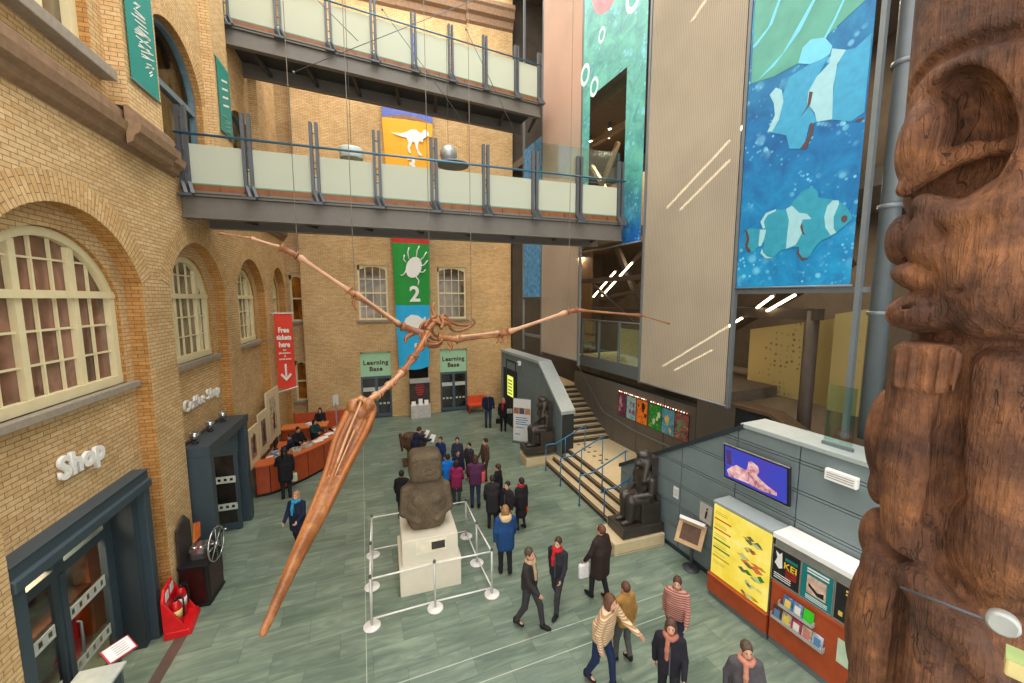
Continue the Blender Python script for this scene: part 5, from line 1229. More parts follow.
# lit map unit
YEL = NT('lit_map_face'); o_ = YEL.coord('Object'); n_ = YEL.noise(o_, 2.2, 3); cc_ = YEL.ramp(n_, [(.3, rgb(236, 204, 60)), (.55, rgb(250, 226, 100)), (.75, rgb(252, 240, 160))]); e_ = YEL.n('ShaderNodeEmission'); e_.inputs[1].default_value = .42; YEL.l(cc_, e_.inputs[0]); YEL.l(e_.outputs[0], YEL.out.inputs[0])
def lum(name, c, s=.35):
    t = NT(name); e = t.n('ShaderNodeEmission'); e.inputs[0].default_value = rgb(*c); e.inputs[1].default_value = s; t.l(e.outputs[0], t.out.inputs[0]); return t.m
LC = [lum('map_orange', (214, 110, 40)), lum('map_green', (60, 130, 60)), lum('map_red', (220, 120, 70)), lum('map_grey', (110, 110, 80)), lum('map_pale', (200, 206, 140)), lum('map_olive', (190, 170, 60))]
g = thing('map_lightbox', 'glowing yellow floor map panel on a red wooden base', 'lightbox', tuple(Fs @ V((-.5, 5.72, 0))), TH)
m = MB(); m.box(0.02, -.66, .1, .44, .66, 2.18); m.build('casing', STEELD, g); m = MB(); m.box(-.02, -.64, 2.18, .46, .64, 2.24); m.build('cap', CAPM, g, bevel=.01)
m = MB(); m.box(-.05, -.66, .14, .44, .66, .5); m.box(-.07, -.67, .5, .1, .67, .54); m.build('wooden_base', REDW, g, bevel=.008); m = MB(); m.box(-.0, -.66, 0, .42, .66, .13); m.build('kick_plate', STEEL, g)
m = MB(); m.box(0.0, -.63, .56, .02, .63, 2.15); fc = m.build('lit_face', YEL.m, g)
m = MB()
for z, mi in ((1.83, 0), (1.6, 0), (1.36, 1), (1.17, 1), (.98, 5)): m.box(-.004, .2, z, -.001, .6, z+.035, mi)
for z in (1.72, 1.68, 1.5, 1.46, 1.27, 1.23, 1.07, .88, .84, 1.96, 2.0): m.box(-.003, .3, z, -.001, .58, z+.012, 5)
m.build('floor_key', LC, fc)
m = MB(); rr = random.Random(3)
for z, mi, s in ((1.78, 3, 1), (1.56, 0, .7), (1.3, 2, 1.25), (1.08, 1, 1.1), (.86, 4, .9), (.64, 0, .9)):
    for q in range(7):
        y = -.28+rr.uniform(-.2, .2)*s; zz = z+rr.uniform(-.05, .05)*s; a, b = rr.uniform(.05, .12)*s, rr.uniform(.02, .045)*s
        m.prism([(y-a, zz), (y, zz-b), (y+a, zz+b*.4), (y+.1*a, zz+b*1.5)], -.004-.0004*q, -.003-.0004*q, 'yz', (mi, mi, mi, 5, mi, 3, 4)[q])
m.build('floor_plans', LC, fc)
# poster and leaflet unit
g = thing('leaflet_desk', 'red wooden information unit with three framed posters and a white top', 'desk', tuple(Fs @ V((-.5, 3.75, 0))), TH)
m = MB(); m.box(0.0, -1.4, .13, .44, 1.28, 1.26); m.box(-.02, -1.4, 1.22, .1, 1.28, 1.29); m.build('wooden_body', REDW, g, bevel=.008); m = MB(); m.box(.02, -1.4, 0, .42, 1.28, .13); m.build('kick_plate', STEEL, g)
m = MB(); m.box(.02, -1.4, 1.26, .44, 1.28, 2.18); m.build('poster_casing', plain('casing_grey', rgb(150, 150, 146), .4, .3), g); m = MB(); m.box(-.05, -1.4, 2.16, .46, 1.3, 2.26); m.build('white_top', WHITE, g, bevel=.01)
DARKPO = plain('poster_black', rgb(34, 32, 34), .35, var=.3); TEALPO = plain('poster_teal', rgb(20, 122, 124), .35)
for k, (y, mt, txt, tc) in enumerate(((1.06, DARKPO, 'dark poster', 0), (.55, TEALPO, 'teal poster', 1), (.03, DARKPO, 'dark poster', 2), (-.5, TEALPO, '', 1), (-1.02, DARKPO, '', 2))):
    m = MB(); m.box(.006, y-.24, 1.32, .016, y+.24, 1.98); ps = m.build('poster', mt, g)
    m = MB()
    for b in ((.0, y-.25, 1.3, .018, y+.25, 1.33), (.0, y-.25, 1.97, .018, y+.25, 2.0), (.0, y-.255, 1.3, .018, y-.24, 2.0), (.0, y+.24, 1.3, .018, y+.255, 2.0)): m.box(*b)
    m.build('frame', plain('frame_silver', rgb(170, 170, 166), .3, .6), ps)
    if tc == 0:
        text_mesh('KEI', .17, .003, plain('poster_yellow', rgb(240, 196, 40), .5), 'lettering', ps, TXR(.0, y-.08, 1.70), bold=.003)
        m = MB(); m.box(.003, y-.2, 1.8, .0055, y+.02, 1.86); m.build('teal_band', TEALPO, ps); m = MB(); [m.box(.003, y-.19, z, .0055, y+.0, z+.03) for z in (1.5, 1.55, 1.6)]; m.build('red_band', plain('poster_red', rgb(170, 40, 36), .5), ps)
        m = MB(); m.prism([(y+.06, 1.62), (y+.12, 1.58), (y+.2, 1.66), (y+.16, 1.78), (y+.19, 1.9), (y+.12, 1.86), (y+.08, 1.92), (y+.07, 1.78)], .003, .0055, 'yz'); [m.box(.003, y-.1, 1.38+.04*i, .0055, y+.2, 1.395+.04*i) for i in range(3)]; m.build('white_figure', WHITE, ps)
    elif tc == 1:
        m = MB(); m.box(.003, y-.15, 1.47, .0055, y+.15, 1.8); pq = m.build('picture', plain('poster_pic', rgb(206, 176, 156), .5, var=.35, scale=9), ps)
        m = MB(); m.prism([(y-.12, 1.5), (y-.02, 1.5), (y+.12, 1.6), (y+.12, 1.66), (y-.02, 1.56), (y-.12, 1.6)], .001, .0028, 'yz'); m.build('silhouette', BLACK, pq)
        m = MB(); [m.box(.003, y-.18, z, .0055, y+.16, z+w_) for z, w_ in ((1.9, .03), (1.85, .025), (1.42, .012), (1.39, .012), (1.36, .012))]; m.build('white_text', WHITE, ps)
    else:
        m = MB(); m.prism([(y-.16, 1.4), (y-.02, 1.42), (y+.06, 1.6), (y+.0, 1.68), (y-.18, 1.66)], .003, .0055, 'yz'); m.build('pale_figure', plain('poster_pale', rgb(200, 190, 170), .5), ps)
        m = MB(); m.box(.003, y+.12, 1.42, .0055, y+.18, 1.5); [m.box(.003, y-.12, z, .0055, y+.1, z+.03) for z in (1.88, 1.82)]; m.build('lettering', plain('poster_gold', rgb(220, 190, 90), .5), ps)
for z, y0, y1, nm_ in ((.92, .52, 1.1, 'upper_rack'), (.6, .34, 1.22, 'lower_rack')):
    m = MB(); m.box(-.07, y0, z, 0, y1, z+.012); m.box(-.075, y0, z, -.068, y1, z+.06); m.box(-.075, y0, z, 0, y0+.008, z+.1); m.box(-.075, y1-.008, z, 0, y1, z+.1); m.build(nm_, plain('clear_acrylic', rgb(170, 176, 172), .2), g)
lf = [(.92, .95, (70, 120, 190), 'blue leaflet with gold figures, left in the upper rack'), (.92, .78, (110, 150, 190), 'pale blue leaflet in the middle of the upper rack'), (.92, .61, (60, 190, 50), 'bright green leaflet, right in the upper rack'),
      (.6, 1.12, (84, 66, 60), 'dark brown leaflet, first from the left in the lower rack'), (.6, .95, (200, 190, 160), 'cream leaflet, second from the left in the lower rack'), (.6, .78, (190, 70, 110), 'pink leaflet in the middle of the lower rack'), (.6, .61, (196, 180, 160), 'beige leaflet, second from the right in the lower rack'), (.6, .44, (180, 200, 214), 'pale blue leaflet at the right end of the lower rack')]
for k, (z, y, c, lb) in enumerate(lf):
    o = thing('leaflet', lb, 'leaflet', tuple(Fs @ V((-.5, 3.75+y, z+.013))), TH, 'leaflets in the wall racks')
    m = MB(); m.prism([(-.062, 0), (-.022, 0), (-.012, .24), (-.03, .24)], -.078, .078, 'xz'); m.build('sheets', poster_mat('leaflet%d' % k, rgb(*c), k+3) if k != 2 else plain('leaf_green', rgb(60, 200, 44), .5), o)
    m = MB(); m.prism([(-.0585, .05), (-.0565, .05), (-.041, .19), (-.043, .19)], -.05, .05, 'xz'); m.build('cover_panel', plain('cover%d' % (k % 4), rgb(*((230, 200, 90), (230, 226, 216), (210, 120, 120), (90, 130, 170))[k % 4]), .5) if k != 2 else MATS['leaf_green'], o)
g = thing('information_sign', 'pale square sign with a black letter i on the red wooden unit', 'sign', tuple(Fs @ V((-.506, 3.72, .62))), TH, 'letter i signs')
m = MB(); m.box(-.008, -.2, 0, 0, .2, .42); m.build('plate', plain('plate_green', rgb(186, 206, 180), .5), g); text_mesh('i', .44, .006, BLACK, 'lettering', g, TXR(-.012, 0, .21), bold=.004, shear=.2)
# doorway notice and camera box on the slate block
g = thing('lit_notice', 'yellow green lit notice inside the doorway of the slate block', 'notice', tuple(Fb @ V((.0, 18.85, 1.6))), TH)
m = MB(); m.box(-.01, -.36, 0, .012, .36, 1.05); pn = m.build('panel', plain('lit_yellow', rgb(206, 214, 90), .5, emit=.5), g); m = MB(); [m.box(-.014, -.28, .12+.17*i, -.011, .28, .18+.17*i) for i in range(5)]; m.build('text_bars', plain('olive_text', rgb(110, 130, 60), .5), pn)
g = thing('camera_box', 'small white security camera box at the top of the slate block', 'camera', tuple(Fb @ V((0, 17.6, 3.42))), TH)
m = MB(); m.box(-.14, -.1, 0, 0, .1, .2); m.build('casing', WHITE, g, bevel=.015); m = MB(); m.lathe([(.05, -.17), (.05, -.14)], (0, 0, .08), 12, axis='x'); m.build('lens', BLACK, g)

# ================================================================== hung things
g = thing('hanging_globe', 'silver grey globe hanging beyond the lower footbridge', 'globe', (2.4, 14.2, 11.5))
m = MB(); m.ball((0, 0, .12), .3, 24); m.build('ball', plain('globe_grey', rgb(170, 172, 172), .35, .5, var=.1), g)
m = MB(); m.lathe([(.56, -.25), (.56, -.2), (.2, -.17)], (0.15, 0, 0), 24); m.build('dish', STEEL, g)
m = MB(); m.tube([(0, 0, .5), (0, 0, 11)], .008, 5); m.build('wire', STEELD, g)
g = thing('hanging_drum', 'pale ribbed drum lamp hanging beyond the lower footbridge', 'lamp', (-.75, 14.2, 11.1))
m = MB(); m.lathe([(.34, 0), (.36, .04), (.36, .3), (.34, .34)], n=20); m.build('shade', plain('drum_pale', rgb(190, 198, 190), .5), g); m = MB(); m.tube([(0, 0, .34), (0, 0, 11)], .008, 5); m.build('wire', STEELD, g)
# ================================================================== carved and hung creatures
def rock_mat(name, c, sc=9., bump=.5, rough=.85, spec=.3):
    t = NT(name); b = t.bsdf(Roughness=rough); b.inputs['Specular IOR Level'].default_value = spec; o = t.coord('Object')
    n1 = t.noise(o, sc*.3, 4); n2 = t.noise(o, sc*2.5, 5, .65)
    cc = t.ramp(n1, [(.3, mul(c, .72)), (.7, mul(c, 1.22))])
    t.l(t.mix(cc, t.ramp(n2, [(.3, (.72, .72, .72, 1)), (.7, (1.2, 1.2, 1.2, 1))]), 1., 'MULTIPLY'), b.inputs['Base Color'])
    t.bump(b, n2, bump, .03); MATS[name] = t.m; return t.m
BASALT = rock_mat('brown_basalt', rgb(100, 86, 68))
GRANITE = rock_mat('dark_granite', rgb(58, 52, 46), 7, .25, .35, .6)
# ---- the stone figure on the white plinth
g = thing('stone_figure', 'squat dark stone figure with broad capped head, on the stepped cream plinth', 'statue', (.85, 9.05, 1.27))
s = SDF(.016)
s.ell((0, 0, .55), (.55, .42, .66), k=.1).box((0, 0, .3), (.40, .34, .32), rnd=.16, k=.14).ell((0, .02, .92), (.45, .32, .2), k=.12)
s.cap((-.46, -.06, .9), (-.52, -.16, .42), .12, .1, k=.06).cap((.46, -.06, .9), (.52, -.16, .42), .12, .1, k=.06)
s.cap((-.52, -.18, .42), (-.2, -.40, .26), .08, .06, k=.06).cap((.52, -.18, .42), (.2, -.40, .26), .08, .06, k=.06)
s.box((0, -.02, 1.46), (.37, .33, .35), rnd=.16, k=.06).ell((0, -.03, 1.36), (.385, .35, .24), k=.06).ell((0, -.02, 1.66), (.33, .30, .15), k=.06)
s.chain([(-.4, -.2, 1.10), (-.2, -.37, 1.06), (.2, -.37, 1.06), (.4, -.2, 1.10)], .05, k=.05, sub=True)
s.chain([(-.26, -.34, 1.62), (-.16, -.35, 1.68), (-.04, -.355, 1.66)], .014, k=.01, sub=True).chain([(-.04, -.36, 1.40), (.03, -.36, 1.47), (.08, -.36, 1.41), (.15, -.355, 1.48), (.24, -.35, 1.43)], .016, k=.01, sub=True).chain([(.06, -.355, 1.64), (.2, -.35, 1.67), (.28, -.33, 1.6)], .013, k=.01, sub=True)
s.chain([(-.02, -.36, 1.34), (.06, -.36, 1.30), (.12, -.36, 1.33)], .012, k=.01, sub=True)
s.chain([(-.3, -.35, .95), (-.1, -.42, .88), (.1, -.42, .9), (.3, -.35, .98)], .014, k=.012, sub=True).ell((-.2, -.36, .75), (.13, .07, .12), k=.06).ell((.2, -.36, .75), (.13, .07, .12), k=.06)
s.build('carved_body', BASALT, g, clipz=0.)
# ---- seated lion-headed statues: local +x is forward
def seated(g, z0):
    s = SDF(.013)
    s.chain([(-.05, 0, .62), (-.06, 0, .95), (-.05, 0, 1.22)], [.24, .2, .22], k=.06).ell((-.05, 0, 1.2), (.17, .34, .13), k=.08).ell((.06, .11, 1.12), (.09, .1, .09), k=.05).ell((.06, -.11, 1.12), (.09, .1, .09), k=.05)
    for y in (-1, 1):
        s.cap((-.05, .33*y, 1.2), (-.02, .34*y, .84), .085, .07, k=.04).cap((-.02, .34*y, .84), (.36, .17*y, .76), .07, .055, k=.03).ell((.43, .16*y, .755), (.1, .05, .035), k=.02)
        s.cap((0, .15*y, .62), (.45, .14*y, .63), .17, .13, k=.05).cap((.45, .14*y, .62), (.47, .13*y, .1), .13, .1, k=.05).cap((.46, .13*y, .06), (.68, .13*y, .04), .075, .05, k=.03)
        s.cap((-.02, .15*y, 1.62), (.1, .2*y, 1.18), .09, .07, k=.04)
        s.ell((.02, .13*y, 1.86), (.04, .05, .07), k=.03)
    s.box((.3, 0, .4), (.18, .2, .36), rnd=.08, k=.06)
    s.ell((-.04, 0, 1.66), (.19, .21, .24), k=.05).ell((.08, 0, 1.64), (.13, .14, .15), k=.04).ell((.16, 0, 1.6), (.1, .09, .085), k=.04).ell((.0, 0, 1.84), (.2, .18, .12), k=.05)
    s.cap((.2, -.05, 1.55), (.27, 0, 1.55), .012, k=.01, sub=True).ell((.17, .09, 1.68), (.03, .03, .02), k=.01, sub=True).ell((.17, -.09, 1.68), (.03, .03, .02), k=.01, sub=True)
    s.cap((.44, 0, .55), (.56, 0, .1), .03, k=.03, sub=True)
    b = s.build('figure', GRANITE, g); b.location = (0, 0, z0)
    m = MB(); m.box(-.36, -.31, z0, .2, .31, z0+.56); m.box(-.4, -.13, z0, -.2, .13, z0+1.75); m.box(-.4, -.28, z0, -.3, .28, z0+.72); m.build('throne', GRANITE, g, bevel=.015)
    m = MB(); m.box(-.46, -.38, z0-.26, .82, .38, z0); m.build('footed_base', GRANITE, g, bevel=.015)
CRP = plain('cream_plinth', rgb(206, 188, 150), .6, var=.07)
g = thing('seated_statue', 'dark seated statue with long wig, nearest the slate wall, on a cream plinth', 'statue', (6.58, 8.5, .34), PI, 'seated statues by the steps'); seated(g, .27)
g2 = thing('seated_statue', 'dark seated statue beside the roller banner and the farthest handrail', 'statue', (6.04, 14.2, .34), PI, 'seated statues by the steps')
seated(g2, .40)
for x, y, hx, hy, lb in ((6.24, 8.5, .78, .45, 'low cream plinth under the front seated statue'), (5.84, 14.22, .64, .43, 'low cream plinth under the seated statue by the roller banner')):
    p = thing('statue_plinth', lb, 'plinth', (x, y, 0), 0, 'plinths of the seated statues'); m = MB(); m.box(-hx, -hy, .0, hx, hy, .34); m.build('block', CRP, p, bevel=.012)
    m = MB(); m.box(-hx+.1, -hy-.004, .05, hx-.1, -hy, .06); m.build('joint_line', plain('plinth_joint', rgb(120, 104, 80), .6), p)

# ---- hanging flying reptile skeleton
def bone_mat():
    t = NT('red_brown_bone'); b = t.bsdf(Roughness=.42); o = t.coord('Object'); n1 = t.noise(o, 2.2, 4, .6); n2 = t.noise(o, 22, 4)
    c = t.ramp(n1, [(.25, rgb(104, 60, 32)), (.5, rgb(148, 92, 52)), (.72, rgb(190, 136, 84))])
    t.l(t.mix(c, t.ramp(n2, [(.3, (.8, .78, .75, 1)), (.7, (1.1, 1.1, 1.1, 1))]), 1., 'MULTIPLY'), b.inputs['Base Color']); t.bump(b, n2, .3, .02); return t.m
BONE = bone_mat(); BONEL = plain('amber_bone', rgb(160, 96, 48), .4, var=.2, scale=4); BONEP = plain('pale_bone', rgb(188, 142, 106), .45, var=.15, scale=5)
OB = V((1.05, 9.3, 5.75))
pt = thing('pterosaur_skeleton', 'huge reddish flying reptile skeleton hanging in mid hall, long beak pointing to the floor', 'skeleton', tuple(OB))
def bone(name, pts, r, mat=BONE, n=10, par=None, knob=1.0):
    q = [V(p)-OB for p in pts]; m = MB()
    # a few extra rings so that the ends flare like joints
    if len(q) == 2:
        a, b = q; q = [a, a.lerp(b, .06), a.lerp(b, .16), a.lerp(b, .5), a.lerp(b, .84), a.lerp(b, .94), b]
        k = [1.0, 1.5*knob, .95, .8, .95, 1.5*knob, 1.0]; rs = [r*x if not isinstance(r, tuple) else (r[0]+(r[1]-r[0])*i/6)*x for i, x in enumerate(k)]
    else: rs = r if isinstance(r, list) else [r]*len(q)
    m.tube(q, rs, n); return m.build(name, mat, pt if par is None else par)
def sp(pts, n=6):
    """smooth polyline"""
    P_ = [V(p) for p in pts]; out_ = []
    for i in range(len(P_)-1):
        p0, p1, p2, p3 = P_[max(i-1, 0)], P_[i], P_[i+1], P_[min(i+2, len(P_)-1)]
        for k in range(n):
            t = k/n; out_.append(.5*((2*p1)+(p2-p0)*t+(2*p0-5*p1+4*p2-p3)*t*t+(3*p1-p0-3*p2+p3)*t**3))
    return out_+[P_[-1]]
# skull: side rims, ridge, palate, rounded back with an opening on top
L = [(-.53, 7.33, 4.76), (-.62, 7.2, 4.62), (-.80, 6.95, 4.27), (-.92, 6.6, 3.87), (-1.12, 6.13, 3.41), (-1.34, 5.51, 2.97), (-1.46, 4.9, 2.7)]
Rr_ = [(-.26, 7.33, 4.75), (-.20, 7.23, 4.61), (-.35, 7.0, 4.29), (-.62, 6.66, 3.89), (-.84, 6.29, 3.52), (-1.13, 5.8, 3.13), (-1.44, 4.9, 2.7)]
T = [(-.40, 7.30, 4.84), (-.42, 7.2, 4.74), (-.60, 6.93, 4.36), (-.77, 6.62, 3.95), (-.98, 6.2, 3.50), (-1.23, 5.65, 3.10), (-1.45, 4.92, 2.73)]
Ls, Ts, Rs = sp(L, 6), sp(T, 6), sp(Rr_, 6); Ns = len(Ls); s = SDF(.018)
for i in range(Ns-1):
    t = i/(Ns-1); q = lambda P_: (P_[i]-OB, P_[i+1]-OB); Dn = V((.14, -.08, -.36))*(1-t)**.9
    r0 = .03*(1-t)+.02
    s.cap(*q(Ls), r0, k=.02).cap(*q(Rs), r0, k=.02)
    lo = [(Ls[j_]+Rs[j_])/2+Dn for j_ in (i, i+1)]; s.cap(lo[0]-OB, lo[1]-OB, r0*.9, k=.03)
    for P_ in (Ls, Rs):
        for u in (.2, .4, .6, .8): s.cap(P_[i].lerp(lo[0], u)-OB, P_[i+1].lerp(lo[1], u)-OB, r0*.9, k=.03)
    if t < .10 or t > .55:
        s.cap(*q(Ts), r0*1.1, k=.03)
        for P_ in (Ls, Rs):
            for u in (.33, .66): s.cap(P_[i].lerp(Ts[i], u)-OB, P_[i+1].lerp(Ts[i+1], u)-OB, r0*.9, k=.03)
for c, r_ in (((-.53, 7.27, 4.72), (.11, .17, .13)), ((-.28, 7.27, 4.71), (.11, .17, .13)), ((-.41, 7.24, 4.6), (.15, .12, .13))): s.ell(V(c)-OB, r_, k=.04)
s.cap(V((-.405, 7.4, 4.84))-OB, V((-.42, 7.14, 4.74))-OB, .05, k=.03, sub=True)
sk = s.build('skull', BONE, pt)
bone('jaw_rim', sp(L, 5), [.066*(1-.6*i/30) for i in range(31)], BONEL, 8, sk); bone('jaw_rim', sp(Rr_, 5), [.066*(1-.6*i/30) for i in range(31)], BONEL, 8, sk)
bone('beak_ridge', sp(T[3:], 5), [.035*(1-.4*i/15) for i in range(16)], BONEL, 8, sk); bone('crest_bar', sp([T[0], T[1], T[2], T[3]], 5), .022, BONEP, 8, sk)
bone('inner_bar', [(-.50, 7.0, 4.38), (-.86, 6.4, 3.68)], .016, BONEP, 6, sk)
# neck
nk = [(1.01, 9.2, 5.84), (.81, 8.88, 5.53), (.6, 8.57, 5.33), (.36, 8.25, 5.09), (.09, 7.93, 4.9), (-.15, 7.62, 4.79), (-.36, 7.34, 4.74)]
for a, b in zip(nk[:-1], nk[1:]):
    v = bone('vertebra', [a, b], .062, BONE if a[1] > 8.3 else BONEP, 10)
    a_, b_ = V(a), V(b); m = MB()
    for s_ in (-1, 1):
        sd_ = (b_-a_).cross(V((0, 0, 1))).normalized()*s_
        m.tube([p-OB for p in (a_.lerp(b_, .1)+sd_*.09, a_.lerp(b_, .5)+sd_*.04, a_.lerp(b_, .9)+sd_*.1)], [.03, .02, .03], 6)
    m.build('process', BONE, v)
# shoulder girdle, ribs, breast plate and hips
for k, (c, rx, rz, tl) in enumerate((((1.12, 9.3, 5.82), .30, .28, .2), ((1.2, 9.42, 5.84), .30, .26, -.3), ((1.3, 9.56, 5.84), .26, .24, .1), ((1.38, 9.7, 5.86), .22, .2, .4))):
    pts = [V(c)+V((rx*math.cos(a), .12*math.sin(a*1.0+tl), rz*math.sin(a))) for a in [2*PI*i/20*.86+.5 for i in range(21)]]
    bone('rib', pts, [.045-.001*i for i in range(21)], BONE, 8)
bone('spine', sp([(1.0, 9.2, 5.86), (1.15, 9.4, 6.0), (1.3, 9.7, 6.02), (1.45, 10.0, 5.95)], 4), .07, BONE)
bone('breast_plate', sp([(.85, 9.28, 5.7), (1.0, 9.25, 5.55), (1.2, 9.35, 5.5), (1.35, 9.5, 5.55)], 4), [.05+.03*math.sin(PI*i/12) for i in range(13)], BONE)
bone('shoulder_blade', sp([(.95, 9.25, 5.95), (1.05, 9.35, 6.1), (1.25, 9.5, 6.2)], 4), .04, BONE); bone('shoulder_blade', sp([(1.32, 9.25, 5.9), (1.4, 9.4, 6.05), (1.35, 9.55, 6.2)], 4), .04, BONE)
bone('hind_leg', sp([(1.42, 9.9, 5.9), (1.3, 9.9, 6.08), (1.55, 9.9, 6.1), (1.7, 9.92, 5.82), (1.95, 9.9, 5.8), (2.27, 9.9, 5.96), (2.24, 9.9, 6.08)], 5), [.055-.001*i for i in range(31)], BONE)
bone('hind_leg', sp([(1.5, 10.0, 5.95), (1.5, 10.1, 6.2), (1.72, 10.2, 6.0), (1.95, 10.2, 5.92), (2.25, 10.2, 5.9)], 5), .04, BONE)
bone('tail', sp([(1.4, 10.0, 5.98), (1.25, 10.2, 6.3), (1.32, 10.3, 6.5)], 4), [.05-.003*i for i in range(9)], BONE)
# wings
LW = [(.95, 9.3, 5.78), (.68, 9.3, 5.79), (.29, 9.3, 6.12), (-.54, 9.3, 6.69), (-1.62, 9.3, 7.49), (-1.93, 9.25, 7.66), (-2.41, 9.15, 7.80), (-2.9, 9.0, 7.85)]
bone('upper_arm', [LW[0], (.42, 9.3, 5.98)], .085); bone('wing_claw', sp([(.68, 9.3, 5.8), (.52, 9.2, 5.72), (.5, 9.15, 5.6)], 4), [.06-.004*i for i in range(9)])
bone('forearm', [(.42, 9.3, 5.98), LW[3]], .05); bone('forearm', [(.40, 9.2, 6.03), (-.52, 9.22, 6.74)], .038, BONEP)
bone('wrist', [LW[3], (-.66, 9.3, 6.8)], .085); bone('wing_claw', sp([(-.54, 9.3, 6.66), (-.58, 9.25, 6.5), (-.52, 9.2, 6.36)], 4), [.04-.003*i for i in range(9)])
bone('hand_bone', [(-.6, 9.3, 6.74), LW[4]], .052, BONEP); bone('wing_finger', [LW[4], LW[5]], .07); bone('wing_finger', [LW[5], LW[6]], .03, BONEP); bone('wing_finger', [LW[6], LW[7]], .018)
RW = [(1.25, 9.3, 5.7), (1.46, 9.3, 5.59), (2.33, 9.2, 5.7), (2.73, 9.1, 5.73), (4.4, 8.8, 6.28), (4.63, 8.7, 6.33), (5.39, 8.4, 6.28), (6.15, 8.2, 6.19), (6.8, 7.95, 5.98)]
bone('upper_arm', [RW[0], (1.75, 9.28, 5.63)], .085); bone('wing_claw', sp([(1.5, 9.3, 5.58), (1.56, 9.25, 5.46), (1.5, 9.2, 5.38)], 4), [.05-.003*i for i in range(9)])
bone('forearm', [(1.7, 9.28, 5.62), RW[3]], .055); bone('forearm', [(1.75, 9.2, 5.70), (2.7, 9.02, 5.80)], .036, BONEP)
bone('wrist', [RW[3], (2.95, 9.05, 5.80)], .08)
for k, x in enumerate((2.66, 2.78, 2.9)): bone('wing_claw', sp([(x, 9.1, 5.74), (x+.02, 9.05, 5.62), (x-.05-.03*k, 9.0, 5.54)], 4), [.03-.002*i for i in range(9)])
bone('hand_bone', [(2.9, 9.06, 5.79), RW[4]], .05, BONEP); bone('wing_finger', [RW[4], RW[5]], .07); bone('wing_finger', [(4.6, 8.72, 6.33), RW[7]], .034); bone('wing_finger', [RW[7], RW[8]], .018)
WIRE = plain('thin_wire', rgb(150, 140, 124), .5)
for x, y, z, lb in ((-1.62, 9.3, 7.57, 'at the knuckle of the left wing'), (-.54, 9.3, 6.79, 'at the wrist of the left wing'), (1.1, 9.35, 6.16, 'at the shoulders'), (2.2, 9.9, 5.97, 'behind the hind legs'), (4.42, 8.8, 6.37, 'at the knuckle of the right wing')):
    w_ = thing('suspension_wire', 'thin vertical wire holding the hanging skeleton, '+lb, 'wire', (x, y, z), 0, 'wires of the hanging skeleton')
    m = MB(); m.tube([(0, 0, 0), (0, 0, 22-z)], .008, 5); m.build('wire', WIRE, w_); m = MB(); m.ball((0, 0, .02), .025, 8); m.build('clip', STEEL, w_)

# ---- carved totem pole
def totem_mat():
    t = NT('weathered_cedar'); b = t.bsdf(Roughness=.62); b.inputs['Specular IOR Level'].default_value = .35
    o = t.coord('Object'); gr = t.coord('Object', (1, 1, .07)); n1 = t.noise(gr, 26, 6, .65, .3); n2 = t.noise(o, 2.6, 4, .6); n3 = t.noise(o, 13, 4, .6)
    ck0 = t.noise(t.coord('Object', (1, 1, .16)), 9, 3, .5, 1.2)
    c = t.ramp(n2, [(.28, rgb(66, 42, 30)), (.5, rgb(106, 68, 44)), (.66, rgb(142, 94, 58)), (.78, rgb(168, 96, 40))])
    c = t.mix(c, t.ramp(n1, [(.3, (.62, .6, .58, 1)), (.6, (1.12, 1.1, 1.08, 1))]), 1., 'MULTIPLY'); c = t.mix(c, t.ramp(n3, [(.35, (.78, .76, .74, 1)), (.65, (1.12, 1.12, 1.12, 1))]), 1., 'MULTIPLY')
    ck = t.ramp(ck0, [(.488, (1, 1, 1, 1)), (.496, (.34, .3, .28, 1)), (.502, (.34, .3, .28, 1)), (.51, (1, 1, 1, 1))]); ckm = t.ramp(t.noise(o, 2.1, 2), [(.5, (0, 0, 0, 1)), (.6, (1, 1, 1, 1))]); ck = t.mix((1, 1, 1, 1), ck, ckm); c = t.mix(c, ck, .7, 'MULTIPLY')
    t.l(c, b.inputs['Base Color'])
    ad = t.n('ShaderNodeMath', operation='MULTIPLY_ADD'); t.l(n1, ad.inputs[0]); ad.inputs[1].default_value = 1.; a2 = t.n('ShaderNodeMath', operation='MULTIPLY'); t.l(n3, a2.inputs[0]); a2.inputs[1].default_value = .8; t.l(a2.outputs[0], ad.inputs[2])
    a3 = t.n('ShaderNodeMath', operation='MULTIPLY_ADD'); t.l(ck, a3.inputs[0]); a3.inputs[1].default_value = .6; t.l(ad.outputs[0], a3.inputs[2])
    t.bump(b, a3.outputs[0], 1.0, .04); return t.m
CEDAR = totem_mat(); AZ = R(69.83)
tp = thing('totem_pole', 'tall weathered carved wooden totem pole with a deep eye socket, right foreground', 'totem pole', (3.75, 1.38, 0), 0)
tp.rotation_euler = (0, 0, -AZ)          # local x to the viewer's right, local -y towards the viewing gallery
s = SDF(.017); F = lambda r, f, z: (r, -f, z)
s.cap(F(.05, -.05, .0), F(.05, -.05, 9.6), .44, .44, k=.02)
s.cap(F(.03, 0, 7.85), F(.03, 0, 9.6), .565, .585, k=.05)                               # brow and crown
s.ell(F(0, 0, 7.45), (.52, .50, .62), k=.08)                                            # head
s.ell(F(-.27, .42, 7.5), (.25, .24, .44), k=.03, sub=True)                              # socket
s.ell(F(-.40, .25, 7.62), (.135, .17, .29), (0, R(6), 0), k=.015)                             # eyeball
s.chain([F(-.46, .30, 7.32), F(-.34, .33, 7.42), F(-.2, .30, 7.48), F(-.04, .36, 7.46)], [.05, .05, .05, .04], k=.06)
s.chain([F(-.55, .1, 7.9), F(-.5, .22, 8.0), F(-.40, .38, 8.05), F(-.2, .52, 8.03), F(.04, .57, 7.96), F(.3, .5, 7.9), F(.6, .2, 7.9)], .035, k=.03, sub=True)   # brow line
